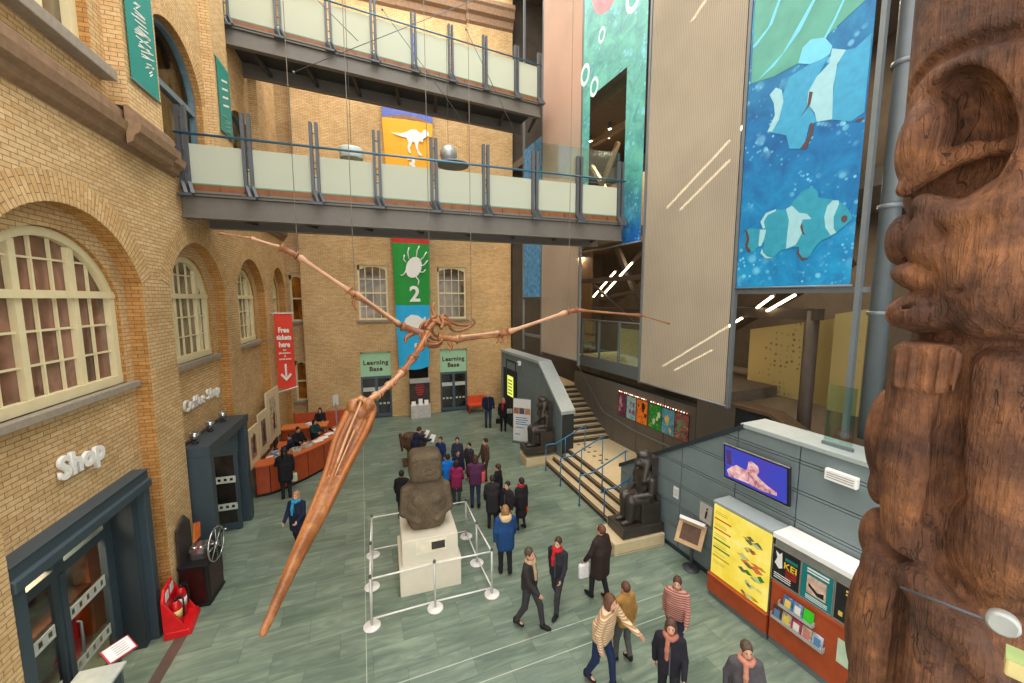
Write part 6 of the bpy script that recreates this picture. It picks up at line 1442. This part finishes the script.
s.chain([F(-.36, .38, 7.2), F(-.2, .48, 7.08), F(-.02, .52, 7.1), F(.04, .5, 7.3)], [.06, .07, .08, .06], k=.08)                 # cheek below the socket
s.ell(F(-.46, .22, 7.0), (.09, .12, .17), k=.02).ell(F(-.31, .36, 7.02), (.12, .13, .21), (0, R(12), 0), k=.03).ell(F(-.22, .42, 6.86), (.16, .1, .1), (0, R(20), 0), k=.03)   # curled beak
s.ell(F(-.30, .3, 6.73), (.2, .15, .1), (0, R(18), 0), k=.03)
s.ell(F(-.05, .38, 6.82), (.23, .22, .46), k=.06)                                       # arm mass
s.ell(F(-.30, .28, 6.52), (.20, .22, .14), (0, R(-12), 0), k=.03).chain([F(-.46, .36, 6.47), F(-.34, .49, 6.58), F(-.14, .54, 6.66)], .016, k=.015, sub=True)     # lower lip
s.ell(F(.2, .4, 6.58), (.3, .18, .2), (0, R(-20), 0), k=.04)
s.chain([F(-.5, .08, 6.35), F(-.42, .32, 6.34), F(-.22, .46, 6.35), F(0, .54, 6.36), F(.3, .5, 6.38), F(.5, .2, 6.4)], .055, k=.03, sub=True)             # seam between the figures
s.box(F(-.26, .36, 6.17), (.16, .17, .155), rnd=.06, k=.03)                              # hand
for k in range(4): s.chain([F(-.355+.062*k, .53, 6.28), F(-.36+.062*k, .535, 6.02)], .027, k=.012, sub=True)
s.chain([F(-.30, .34, 6.0), F(-.29, .38, 5.5), F(-.25, .36, 4.95)], [.15, .155, .14], k=.03)                                     # upright limb
s.ell(F(.1, .3, 5.62), (.24, .28, .75), k=.05).ell(F(.18, .33, 5.1), (.28, .22, .34), k=.08).box(F(.1, .32, 5.95), (.2, .2, .36), rnd=.12, k=.06)   # knee and body
s.chain([F(-.13, .44, 6.3), F(-.13, .44, 5.75), F(-.11, .45, 5.42), F(-.16, .46, 5.2)], [.05, .075, .085, .05], k=.03, sub=True)   # gap
s.chain([F(-.44, .3, 4.95), F(-.3, .44, 4.88), F(-.12, .5, 4.84), F(.1, .54, 4.80), F(.4, .42, 4.92)], .05, k=.03, sub=True)
s.chain([F(-.34, .32, 4.72), F(-.36, .34, 4.3), F(-.34, .34, 3.5)], [.15, .15, .14], k=.03)                                      # lower limb
s.chain([F(-.2, .44, 4.78), F(-.02, .46, 4.6), F(.12, .44, 4.38)], [.11, .12, .1], k=.05).chain([F(-.12, .42, 4.6), F(-.08, .42, 3.4)], [.14, .15], k=.05)
s.chain([F(-.22, .44, 4.62), F(-.21, .45, 3.5)], .06, k=.03, sub=True).chain([F(.06, .46, 4.4), F(.04, .46, 3.5)], .05, k=.03, sub=True)
s.ell(F(-.44, .08, 5.6), (.13, .2, .36), k=.03).ell(F(-.44, .12, 5.22), (.08, .14, .14), k=.03).ell(F(-.43, .14, 4.85), (.11, .18, .2), k=.03).ell(F(-.45, .06, 4.1), (.13, .2, .52), k=.03).ell(F(-.44, .1, 3.45), (.1, .16, .14), k=.03)
s.chain([F(-.56, .14, 5.86), F(-.57, .2, 5.6), F(-.52, .24, 5.36)], .012, k=.01, sub=True).chain([F(-.57, .12, 4.4), F(-.58, .16, 4.1), F(-.55, .2, 3.8)], .012, k=.01, sub=True)
s.ell(F(.05, .2, 2.7), (.46, .42, .5), k=.1).ell(F(.05, .2, 1.6), (.46, .42, .6), k=.1).box(F(.05, -.05, .1), (.5, .5, .1), rnd=.04, k=.03)
s.build('carved_pole', CEDAR, tp, clipz=0.)
# cable stop, cable and rail end in front of the pole
Tm = Matrix.Translation((3.75, 1.38, 0)) @ Matrix.Rotation(-AZ, 4, 'Z')
g = thing('cable_bracket', 'grey round cable stop with thin steel rod crossing in front of the totem pole', 'bracket', tuple(Tm @ V((.15, -.72, 4.87))), -AZ)
m = MB(); m.lathe([(.05, -.05), (.062, -.04), (.062, .01), (.05, .02)], n=24, axis='y'); m.build('disc', plain('disc_grey', rgb(170, 172, 168), .4, .3), g)
m = MB(); m.tube([(0, -.04, -.005), (-.4, .1, -.10)], .009, 8); m.build('rod', STEELD, g)
g = thing('rail_end', 'cream painted rail end at the right edge in front of the totem pole', 'rail', tuple(Tm @ V((.16, -.98, 4.86))), -AZ)
m = MB(); m.box(0, -.06, -.09, .5, .06, 0); m.build('block', plain('rail_cream', rgb(196, 180, 120), .5), g, bevel=.01); m = MB(); m.box(.0, -.062, .0, .5, .062, .006); m.build('top_strip', plain('rail_green', rgb(150, 170, 110), .5), g)
# ================================================================== people
SKIN = plain('skin', rgb(206, 154, 128), .55, var=.05); SKIND = plain('skin_tan', rgb(190, 138, 108), .55, var=.05)
EYE = plain('eye_dark', rgb(40, 30, 28), .3); LIP = plain('lip', rgb(170, 96, 90), .5)
def cloth(name, c, rough=.85, var=.14, sc=14):
    return plain('cloth_'+name, rgb(*c), rough, var=var, scale=sc, spec=.2)
def stripes(name, c1, c2, sc=9.):
    if 'cloth_'+name in MATS: return MATS['cloth_'+name]
    t = NT('cloth_'+name); b = t.bsdf(Roughness=.85); wv = t.n('ShaderNodeTexWave', wave_type='BANDS', bands_direction='Z'); wv.inputs['Scale'].default_value = sc; wv.inputs['Distortion'].default_value = .8
    t.l(t.coord('Object'), wv.inputs[0]); t.l(t.ramp(wv.outputs['Fac'], [(.45, rgb(*c1)), (.55, rgb(*c2))]), b.inputs['Base Color']); MATS['cloth_'+name] = t.m; return t.m
def rotv(v, yaw=0., pitch=0.): return Matrix.Rotation(yaw, 3, 'Z') @ (Matrix.Rotation(pitch, 3, 'X') @ V(v))
def person(label, x, y, rz, H=1.72, fine=.0115, stride=0., armL=(0, 8, 12), armR=(0, 8, 12), lean=0., head=(0, 0), hair=('short', (70, 50, 36)), top=('jacket', 'navy', (34, 38, 54), .82), legs=('trousers', 'dark', (40, 40, 46)),
           shoes=(30, 28, 28), skin=None, scarf=None, headk=1.0, z=0., group=None, build=1.0, hood=None):
    """one figure facing local +y: a continuous body, and its clothes, shoes and hair as parts"""
    k = H/1.72; skin = skin or SKIN; B = build
    lf = lambda zz: math.tan(lean)*max(0, zz-.9)
    def J(a, b, c): return V((a*k, (b+lf(c))*k, c*k))
    # ---- joints
    hipz = .92; ft = {}; 
    for s, st in ((-1, stride), (1, -stride)):
        hip = J(.092*s, 0, hipz); ank = J(.10*s, st*.5, .085+(.05 if st < 0 else 0)); kn = (hip+ank)/2+V((0, (.035+.07*abs(st))*k, 0)); kn.z = (.50-.03*abs(st))*k
        ft[s] = (hip, kn, ank, -.35 if st < 0 else 0)
    sh = {s: J(.185*s*B, 0, 1.415) for s in (-1, 1)}; arms = {}
    for s, (fw, out, bend) in ((-1, armL), (1, armR)):
        a, o = R(fw), R(out); d1 = V((math.sin(o)*s, math.sin(a)*math.cos(o), -math.cos(a)*math.cos(o))); el = sh[s]+d1*.285*k
        a2 = R(fw+bend); ins = -.25*math.sin(R(bend)); d2 = V((math.sin(o)*s*.4+ins*s, math.sin(a2), -math.cos(a2))).normalized(); wr = el+d2*.25*k; arms[s] = (sh[s], el, wr, d2)
    hk = k*headk; N0 = J(0, .0, 1.47); yaw, pit = R(head[0]), R(head[1])
    def Hd(a, b, c): return N0+rotv((a*hk, b*hk, c*hk), yaw, pit)
    # ---- body
    s_ = SDF(fine*k); g = s_
    g.ell(J(0, -.005, .95), V((.14*B, .1, .13))*k, k=.04).ell(J(0, 0, 1.27), V((.155*B, .1, .2))*k, k=.05).cap(J(-.13*B, 0, 1.40), J(.13*B, 0, 1.40), .055*k, k=.05)
    g.cap(J(0, -.005, 1.40), Hd(0, .0, .06), .052*k, .05*k, k=.03)
    for s in (-1, 1):
        hip, kn, ank, tip = ft[s]
        g.cap(hip, kn, .075*k, .052*k, k=.03).cap(kn, ank, .052*k, .034*k, k=.02).ell(ank+V((0, .06*k, -.04*k)), V((.04, .11, .038))*k, k=.02)
        a, e, w, d = arms[s]
        g.cap(a, e, .045*k, .038*k, k=.03).cap(e, w, .038*k, .026*k, k=.02)
        lat = V((0, 1, 0))-d*d.y
        if lat.length < .5: lat = V((0, 0, 1))-d*d.z
        lat.normalize(); nrm = d.cross(lat)*(-s)
        if lat.z > .5: nrm = V((-s, 0, 0))
        pc = w+d*.05*k
        for i, (o, L, r) in enumerate(((.030, .066, .0088), (.010, .075, .0092), (-.010, .070, .0088), (-.029, .055, .0078))):
            b0 = w+d*.08*k+lat*o*k*.9; b1 = b0+(d*.85+nrm*.35)*L*.55*k+lat*o*.15*k; b2 = b1+(d*.5+nrm*.8)*L*.5*k
            g.cap(w+d*.02*k+lat*o*.5*k, b0, .014*k, .0115*k, k=.012).cap(b0, b1, r*k, r*k, k=.004).cap(b1, b2, r*k, r*.85*k, k=.004)
        t0 = w+d*.03*k+lat*.022*k; t1 = t0+(d*.5+lat*.8)*.035*k; t2 = t1+(d*.9+nrm*.3+lat*.1)*.03*k
        g.cap(t0, t1, .013*k, .0105*k, k=.01).cap(t1, t2, .0105*k, .0085*k, k=.004)
    g.ell(Hd(0, -.005, .155), V((.073, .092, .105))*hk, (pit, 0, yaw), k=.02).ell(Hd(0, .03, .085), V((.055, .066, .055))*hk, (pit, 0, yaw), k=.03)
    g.cap(Hd(0, .085, .145), Hd(0, .108, .112), .011*hk, .014*hk, k=.012)
    for s in (-1, 1):
        g.ell(Hd(.076*s, -.005, .135), V((.012, .022, .03))*hk, (pit, 0, yaw), k=.006); g.ell(Hd(.03*s, .092, .148), V((.016, .014, .01))*hk, (pit, 0, yaw), k=.01, sub=True)
    g.cap(Hd(-.02, .097, .075), Hd(.02, .097, .075), .005*hk, k=.005, sub=True)
    body = g.build('person', skin); body.location = (x, y, z); body.rotation_euler = (0, 0, rz); tag(body, label, 'person', group)
    m = MB(); [m.ball(tuple(Hd(.03*s, .082, .147)), .0095*hk, 8) for s in (-1,)]; m.build('eye', EYE, body); m = MB(); m.ball(tuple(Hd(.03, .082, .147)), .0095*hk, 8); m.build('eye', EYE, body)
    m = MB(); m.tube([Hd(-.022, .088, .074), Hd(0, .095, .072), Hd(.022, .088, .074)], .005*hk, 6); m.build('mouth', LIP, body)
    f2 = fine*1.15*k
    # ---- legs
    kind, nm, c = legs; q = SDF(f2); mt = cloth(nm, c)
    if kind == 'trousers':
        q.ell(J(0, -.005, .95), V((.165*B, .122, .12))*k, k=.04)
        for s in (-1, 1):
            hip, kn, ank, _ = ft[s]; q.cap(hip, kn, .093*k, .068*k, k=.03).cap(kn, ank+V((0, 0, -.02*k)), .066*k, .05*k, k=.02)
        q.build('trousers', mt, body)
    else:
        q.ell(J(0, 0, .95), V((.165*B, .125, .1))*k, k=.04).cap(J(0, 0, .88), J(0, 0, .58), .15*k, .19*k, k=.04)
        q.box(J(0, 0, .33), V((.4, .4, .12))*k, k=.01, sub=True); q.build('skirt', mt, body)
        q = SDF(f2)
        for s in (-1, 1):
            hip, kn, ank, _ = ft[s]; q.cap(hip, kn, .08*k, .057*k, k=.03).cap(kn, ank, .056*k, .038*k, k=.02)
        q.build('tights', cloth('tights', (46, 40, 44)), body)
    for s in (-1, 1):
        ank, tip = ft[s][2], ft[s][3]; q = SDF(f2); zc = max(.045*k, ank.z-.04*k)
        q.ell(V((ank.x, ank.y+.065*k, zc)), V((.05, .135, .045))*k, (tip, 0, 0), k=.02).cap(ank+V((0, 0, .02*k)), V((ank.x, ank.y-.01*k, zc)), .05*k, .05*k, k=.02)
        q.build('shoe', cloth('shoe%d' % shoes[0], shoes, .5), body, clipz=.002)
    # ---- top garment
    kind, nm, c, hem = top; q = SDF(f2); mt = c if not isinstance(c, tuple) else cloth(nm, c)
    q.ell(J(0, 0, 1.27), V((.185*B, .135, .24))*k, k=.05).cap(J(-.12*B, 0, 1.405), J(.12*B, 0, 1.405), .07*k, k=.06); zc = (hem+1.25)/2
    fl = .02 if hem < .75 else 0
    q.box(J(0, 0, zc), V(((.18+fl)*B, .135+fl, (1.25-hem)/2))*k, rnd=.09*k if hem > .7 else .12*k, k=.06)
    for s in (-1, 1):
        a, e, w, d = arms[s]; q.cap(a+V((0, 0, -.02*k)), e, .062*k, .054*k, k=.05).cap(e, w+d*.005*k, .057*k, .045*k, k=.02)
    q.cap(J(0, 0, 1.44), J(0, .0, 1.475), .075*k, .068*k, k=.03).cap(J(0, .02, 1.50), J(0, .06, 1.6), .055*k, k=.01, sub=True)
    q.build(kind, mt, body)
    if kind in ('jacket', 'coat'):
        m = MB(); m.bar(J(0, .142, 1.36), J(0, .145, hem+.06), .018*k, .008*k, up=(0, 1, 0)); m.build('zip', cloth('zip', (90, 90, 92)), body)
    if scarf:
        q = SDF(f2); q.chain([J(.085*math.cos(a), .02+.08*math.sin(a), 1.475+.012*math.sin(3*a)) for a in [2*PI*i/10 for i in range(11)]], .036*k, k=.03); q.chain([J(.04, .11, 1.46), J(.05, .16, 1.3), J(.05, .165, 1.15)], [.035*k, .035*k, .03*k], k=.02); q.build('scarf', cloth('scarf%d' % sum(scarf), scarf), body)
    if hood:
        q = SDF(f2); q.ell(J(0, -.09, 1.45), V((.13, .08, .09))*k, k=.04).chain([J(.10*math.cos(a), .0+.10*math.sin(a), 1.46) for a in [2*PI*i/10 for i in range(11)]], .045*k, k=.03); q.build('hood', cloth('hood%d' % sum(hood), hood), body)
    # ---- hair
    st, hc = hair
    if st != 'bald':
        q = SDF(f2*.9); q.ell(Hd(0, -.015, .17), V((.085, .10, .108))*hk, (pit, 0, yaw), k=.02)
        if st in ('bob', 'long'):
            q.ell(Hd(0, -.05, .09), V((.09, .065, .11))*hk, (pit, 0, yaw), k=.03)
            for s in (-1, 1): q.ell(Hd(.07*s, -.01, .09), V((.03, .05, .1))*hk, (pit, 0, yaw), k=.02)
        if st == 'long': q.cap(Hd(0, -.08, .05), Hd(0, -.1, -.1), .075*hk, .055*hk, k=.04)
        if st == 'tail': q.ell(Hd(0, -.115, .17), V((.03, .03, .03))*hk, k=.02).cap(Hd(0, -.12, .15), Hd(0, -.13, .0), .03*hk, .018*hk, k=.03)
        q.ell(Hd(0, .10, .105), V((.068, .085, .10))*hk, (pit, 0, yaw), k=.015, sub=True)
        q.build('hair', plain('hair_%d_%d' % (hc[0], hc[2]), rgb(*[int(v*(.62 if hc[0] < 160 else .8)) for v in hc]), .6, var=.45, scale=34), body)
    body['_arms'] = 0; del body['_arms']
    W = Matrix.Translation((x, y, z)) @ Matrix.Rotation(rz, 4, 'Z')
    return body, {s: W @ (arms[s][2]+arms[s][3]*.07*k) for s in (-1, 1)}, W
def bag(name, label, at, size, col, drop=.42, cat='bag', rz=0.):
    g = thing(name, label, cat, (at.x, at.y, at.z-drop), rz); w_, d_, h_ = size
    s = SDF(.014); s.box((0, 0, h_/2), (w_/2, d_/2, h_/2), rnd=min(d_/2.2, .05), k=.02); s.build('pouch', cloth('bag%d' % sum(col), col, .7), g)
    m = MB(); m.tube(sp([(-w_*.3, 0, h_*.95), (-w_*.12, 0, drop-.02), (0, 0, drop), (w_*.12, 0, drop-.02), (w_*.3, 0, h_*.95)], 4), .009, 6); m.build('strap', cloth('strap%d' % (sum(col)//3), tuple(int(v*.6) for v in col)), g); return g
def sheet(label, at, rz, n=1, size=(.2, .28), grp=None):
    m = MB(); m.obox((0, .02, .04), (size[0]/2, .003, size[1]/2), (R(-35), 0, 0)); 
    o = m.build('paper_sheet', MATS['paper']); o.location = at; o.rotation_euler = (0, 0, rz); return tag(o, label, 'paper', grp)
NAVY = (32, 38, 58); BLK = (34, 33, 36); CHAR = (52, 50, 52); JEAN = (52, 64, 92); BRN = (84, 60, 46)
# by the slate block
person('balding man in open dark navy jacket and jeans, standing facing us near the red bench', 5.04, 19.0, PI-.1, 1.86, .014, armL=(8, 10, 40), armR=(8, 10, 40), hair=('bald', (0, 0, 0)), top=('jacket', 'navy', NAVY, .86), legs=('trousers', 'jean', JEAN), build=1.15)
b, hnd, W = person('grey haired woman in black coat and red scarf holding papers, left of the roller banner', 5.62, 18.2, PI-.25, 1.68, .014, armL=(30, 25, 50), armR=(0, 10, 15), hair=('bob', (186, 178, 170)), top=('coat', 'black', BLK, .72), scarf=(190, 36, 44), head=(15, -5))
bag('handbag', 'black handbag hanging from the arm of the woman in the red scarf', hnd[1], (.3, .14, .26), (28, 26, 28), .4); sheet('white papers held out by the woman in the red scarf', hnd[-1], PI-.3, size=(.26, .34))
# the school group
b, hnd, W = person('guide in dark navy jumper bending by the brown exhibit with papers', 1.0, 14.75, -1.1, 1.74, .014, lean=.3, armL=(45, 12, 50), armR=(40, 12, 45), hair=('short', (92, 58, 36)), top=('jumper', 'navy', (30, 36, 56), .9), legs=('trousers', 'dark', CHAR), head=(0, -25))
sheet('white paper held by the guide, left one', hnd[-1], -1.1, size=(.24, .3), grp='papers held by the guide'); sheet('white paper held by the guide, right one', hnd[1], -.8, size=(.24, .3), grp='papers held by the guide')
KG = 'school children and helpers in the hall'
ch = [('brown haired child in dark blue top behind the blue coated child', 1.94, 14.3, 2.6, 1.42, 'short', (112, 74, 46), ('jumper', 'deepblue', (34, 52, 96), .84), JEAN),
      ('fair haired child in purple jumper beside the guide', 1.52, 13.6, 1.2, 1.38, 'bob', (190, 148, 96), ('jumper', 'purple', (92, 64, 128), .82), BLK),
      ('child in dark jacket with pale face looking back, at the far side of the group', 2.52, 14.0, 2.9, 1.44, 'short', (86, 58, 40), ('jacket', 'slate', (50, 56, 74), .8), CHAR),
      ('dark haired child in navy coat facing us, before the purple coated woman', 2.32, 12.85, PI+.1, 1.42, 'short', (44, 32, 28), ('coat', 'navy', NAVY, .7), BLK),
      ('short child in dark jumper between the navy coat and the brown jacket', 2.86, 13.5, 2.4, 1.36, 'short', (50, 36, 30), ('jumper', 'charcoal', (56, 52, 58), .8), BLK),
      ('dark haired tall youth in brown jacket at the right edge of the school group', 3.4, 13.25, 1.9, 1.55, 'short', (40, 28, 24), ('jacket', 'umber', (86, 66, 52), .84), (70, 62, 56)),
      ('child in dark coat standing behind the stone figure at its left', .40, 11.6, -.2, 1.5, 'short', (48, 36, 32), ('coat', 'black', BLK, .62), BLK),
      ('child in bright blue padded coat seen from behind', 1.9, 12.35, -.1, 1.52, 'short', (58, 40, 32), ('coat', 'azure', (24, 118, 214), .78), (60, 66, 70)),
      ('girl in magenta coat next to the woman in purple', 2.1, 11.92, -.4, 1.46, 'bob', (80, 52, 42), ('coat', 'magenta', (150, 44, 88), .66), (60, 70, 80))]
for lb, x, y, rz, H, hs, hc, tp_, lg in ch:
    person(lb, x, y, rz, H, .0135, hair=(hs, hc), top=tp_, legs=('trousers', 'leg%d' % sum(lg), lg), headk=1.1, group=KG, armL=(6, 9, 20), armR=(10, 9, 30), stride=.06)
b, hnd, W = person('woman in long purple checked coat and jeans seen from behind', 2.62, 11.5, -.15, 1.74, .0125, hair=('bob', (112, 74, 52)), top=('coat', 'plum', stripes('plum', (104, 44, 84), (70, 34, 66), 14), .76), legs=('trousers', 'jean', JEAN), armL=(20, 10, 70), armR=(10, 10, 30), build=1.1, stride=.08)
bag('backpack', 'coral pink bag over the right arm of the woman in purple', W @ V((.24, .05, 1.34)), (.26, .16, .36), (226, 96, 96), .5, rz=1.2)
bag('shopping_bag', 'red bag standing on the floor beside the blue coated child', V((1.62, 12.0, .5)), (.24, .12, .32), (206, 34, 52), .5)
# second cluster
b, hnd, W = person('young person in long dark grey coat seen from behind, left of the second cluster', 2.84, 10.3, -.2, 1.58, .012, hair=('short', (74, 54, 42)), top=('coat', 'graphite', (46, 44, 46), .5), legs=('trousers', 'dark', CHAR), armL=(5, 8, 20), armR=(10, 8, 40))
person('brown haired person at the back of the second cluster, head turned left', 3.2, 10.95, .9, 1.6, .0125, hair=('short', (96, 62, 42)), top=('jacket', 'black', BLK, .8), legs=('trousers', 'dark', CHAR))
person('dark haired child in black jacket in the middle of the second cluster', 3.2, 10.0, 2.2, 1.46, .012, hair=('short', (44, 34, 30)), top=('jacket', 'coal', (40, 38, 42), .78), legs=('trousers', 'dark', CHAR), headk=1.08)
b, hnd, W = person('schoolgirl in black blazer, red scarf and skirt on the right of the second cluster', 3.6, 9.95, .35, 1.54, .0115, hair=('short', (52, 38, 32)), top=('jacket', 'blazer', (38, 34, 38), .74), legs=('skirt', 'black', BLK), scarf=(170, 36, 50), armR=(4, 12, 16), stride=.1, headk=1.05)
bag('carrier_bag', 'bright orange carrier bag hanging from the hand of the schoolgirl in the red scarf', hnd[1], (.22, .1, .3), (240, 92, 40), .36)
person('fair haired woman in blue coat with fluffy cream hood seen from behind', 2.62, 8.35, -.1, 1.74, .0105, hair=('bob', (188, 140, 84)), top=('coat', 'cobalt', (36, 70, 118), .62), legs=('trousers', 'dark', BLK), hood=(208, 180, 136), stride=.12, armL=(-6, 10, 14), armR=(10, 12, 20), build=1.05)
# people walking in the foreground
person('walking youth in dark jacket and striped scarf striding to the right', 2.62, 6.75, PI+.75, 1.68, .0095, stride=.52, armL=(-18, 8, 14), armR=(22, 8, 26), hair=('short', (120, 92, 66)), top=('jacket', 'soot', (50, 46, 46), .84), legs=('trousers', 'ash', (58, 58, 60)), scarf=(176, 150, 120))
person('walking youth in dark coat with brown hem, second strider behind the fluffy hooded woman', 3.36, 7.0, PI-.9, 1.6, .0095, stride=.5, armL=(20, 8, 22), armR=(-16, 8, 12), hair=('short', (96, 64, 46)), top=('jacket', 'ink', (44, 44, 50), .80), legs=('trousers', 'ash', (58, 58, 60)), scarf=(150, 60, 60))
b, hnd, W = person('person in long dark brown coat walking away past the front seated statue', 4.36, 6.95, .35, 1.72, .0095, stride=.3, armL=(12, 14, 20), armR=(-10, 8, 14), hair=('short', (150, 92, 66)), top=('coat', 'cocoa', (52, 42, 40), .52), legs=('trousers', 'dark', CHAR), build=1.08)
bag('carrier_bag', 'white carrier bag hanging from the hand of the person in the long brown coat', hnd[-1], (.26, .1, .34), (226, 222, 220), .38)
person('woman in cream striped knit top and navy trousers leaning forward, lower middle of the picture', 3.36, 5.28, PI+.5, 1.72, .0095, stride=.4, lean=.28, armL=(35, 10, 40), armR=(-10, 10, 20), hair=('bob', (150, 96, 56)), top=('jumper', 'oat', stripes('oat', (214, 190, 160), (172, 130, 86), 7), .84), legs=('trousers', 'navyleg', (34, 46, 76)), build=1.1)
person('youth in mustard tan jacket and grey trousers, walking away right of the leaning woman', 3.98, 5.5, .2, 1.55, .0095, stride=.2, armL=(12, 10, 18), armR=(-10, 10, 14), hair=('short', (140, 84, 60)), top=('jacket', 'mustard', (160, 122, 66), .82), legs=('trousers', 'grey', (86, 86, 84)))
person('child in pink and brown striped top walking between the mustard jacket and the lit map', 4.95, 5.3, 2.3, 1.55, .0095, stride=.36, armL=(15, 8, 20), armR=(-15, 8, 14), hair=('short', (120, 68, 50)), top=('jumper', 'rose', stripes('rose', (198, 140, 124), (132, 86, 80), 8), .84), legs=('trousers', 'inkblue', (44, 46, 64)))
person('brown haired person in dark jacket at the lower edge, before the child in stripes', 4.12, 4.5, PI-.7, 1.62, .0095, stride=.4, armL=(14, 9, 24), armR=(-14, 9, 14), hair=('bob', (132, 84, 62)), top=('jacket', 'jet', (38, 36, 44), .78), legs=('trousers', 'dark', CHAR), scarf=(170, 110, 92))
person('person in grey jacket at the bottom edge, below the leaflet racks', 4.86, 3.8, PI-.5, 1.64, .0095, stride=.3, armL=(14, 9, 24), armR=(-14, 9, 14), hair=('short', (128, 104, 78)), top=('jacket', 'pewter', (84, 80, 84), .8), legs=('trousers', 'dark', CHAR), scarf=(190, 130, 110))
# reception
b, hnd, W = person('visitor in dark coat waiting at the reception counter', -3.2, 14.1, .3, 1.74, .0125, hair=('long', (38, 28, 26)), top=('coat', 'black', BLK, .56), legs=('trousers', 'dark', CHAR), armL=(25, 10, 60), armR=(2, 8, 14), build=1.05)
bag('carrier_bag', 'pale carrier bag hanging from the hand of the visitor at reception', hnd[1], (.24, .1, .3), (190, 200, 176), .36)
person('fair haired woman in navy coat and turquoise scarf walking in front of the reception', -2.26, 10.9, PI-.35, 1.64, .0105, stride=.3, armL=(20, 9, 50), armR=(14, 10, 40), hair=('bob', (206, 156, 110)), top=('coat', 'navy', NAVY, .6), legs=('trousers', 'dark', CHAR), scarf=(40, 150, 196))
SG = 'reception staff'
person('receptionist in dark top standing behind the middle of the curved counter', -3.3, 16.8, PI+.7, 1.6, .0135, hair=('short', (36, 28, 26)), top=('jumper', 'black', BLK, .85), armL=(30, 8, 60), armR=(30, 8, 60), group=SG, head=(0, -15))
person('receptionist in teal black cardigan at the far end of the curved counter', -2.85, 17.75, PI+.9, 1.58, .0135, hair=('bob', (40, 30, 28)), top=('jumper', 'pine', (34, 60, 62), .85), armL=(30, 8, 60), armR=(30, 8, 60), group=SG, head=(0, -15))
person('dark haired clerk behind the straight back counter', -2.85, 19.45, PI, 1.6, .0135, hair=('bob', (34, 24, 22)), top=('jumper', 'black', BLK, .85), armL=(30, 8, 60), armR=(30, 8, 60), group=SG)
person('person in dark top by the side counter under the display boards', -3.42, 16.1, 1.6, 1.56, .0135, hair=('short', (60, 44, 36)), top=('jumper', 'navy', NAVY, .85), armL=(25, 8, 50), armR=(25, 8, 50), group=SG)
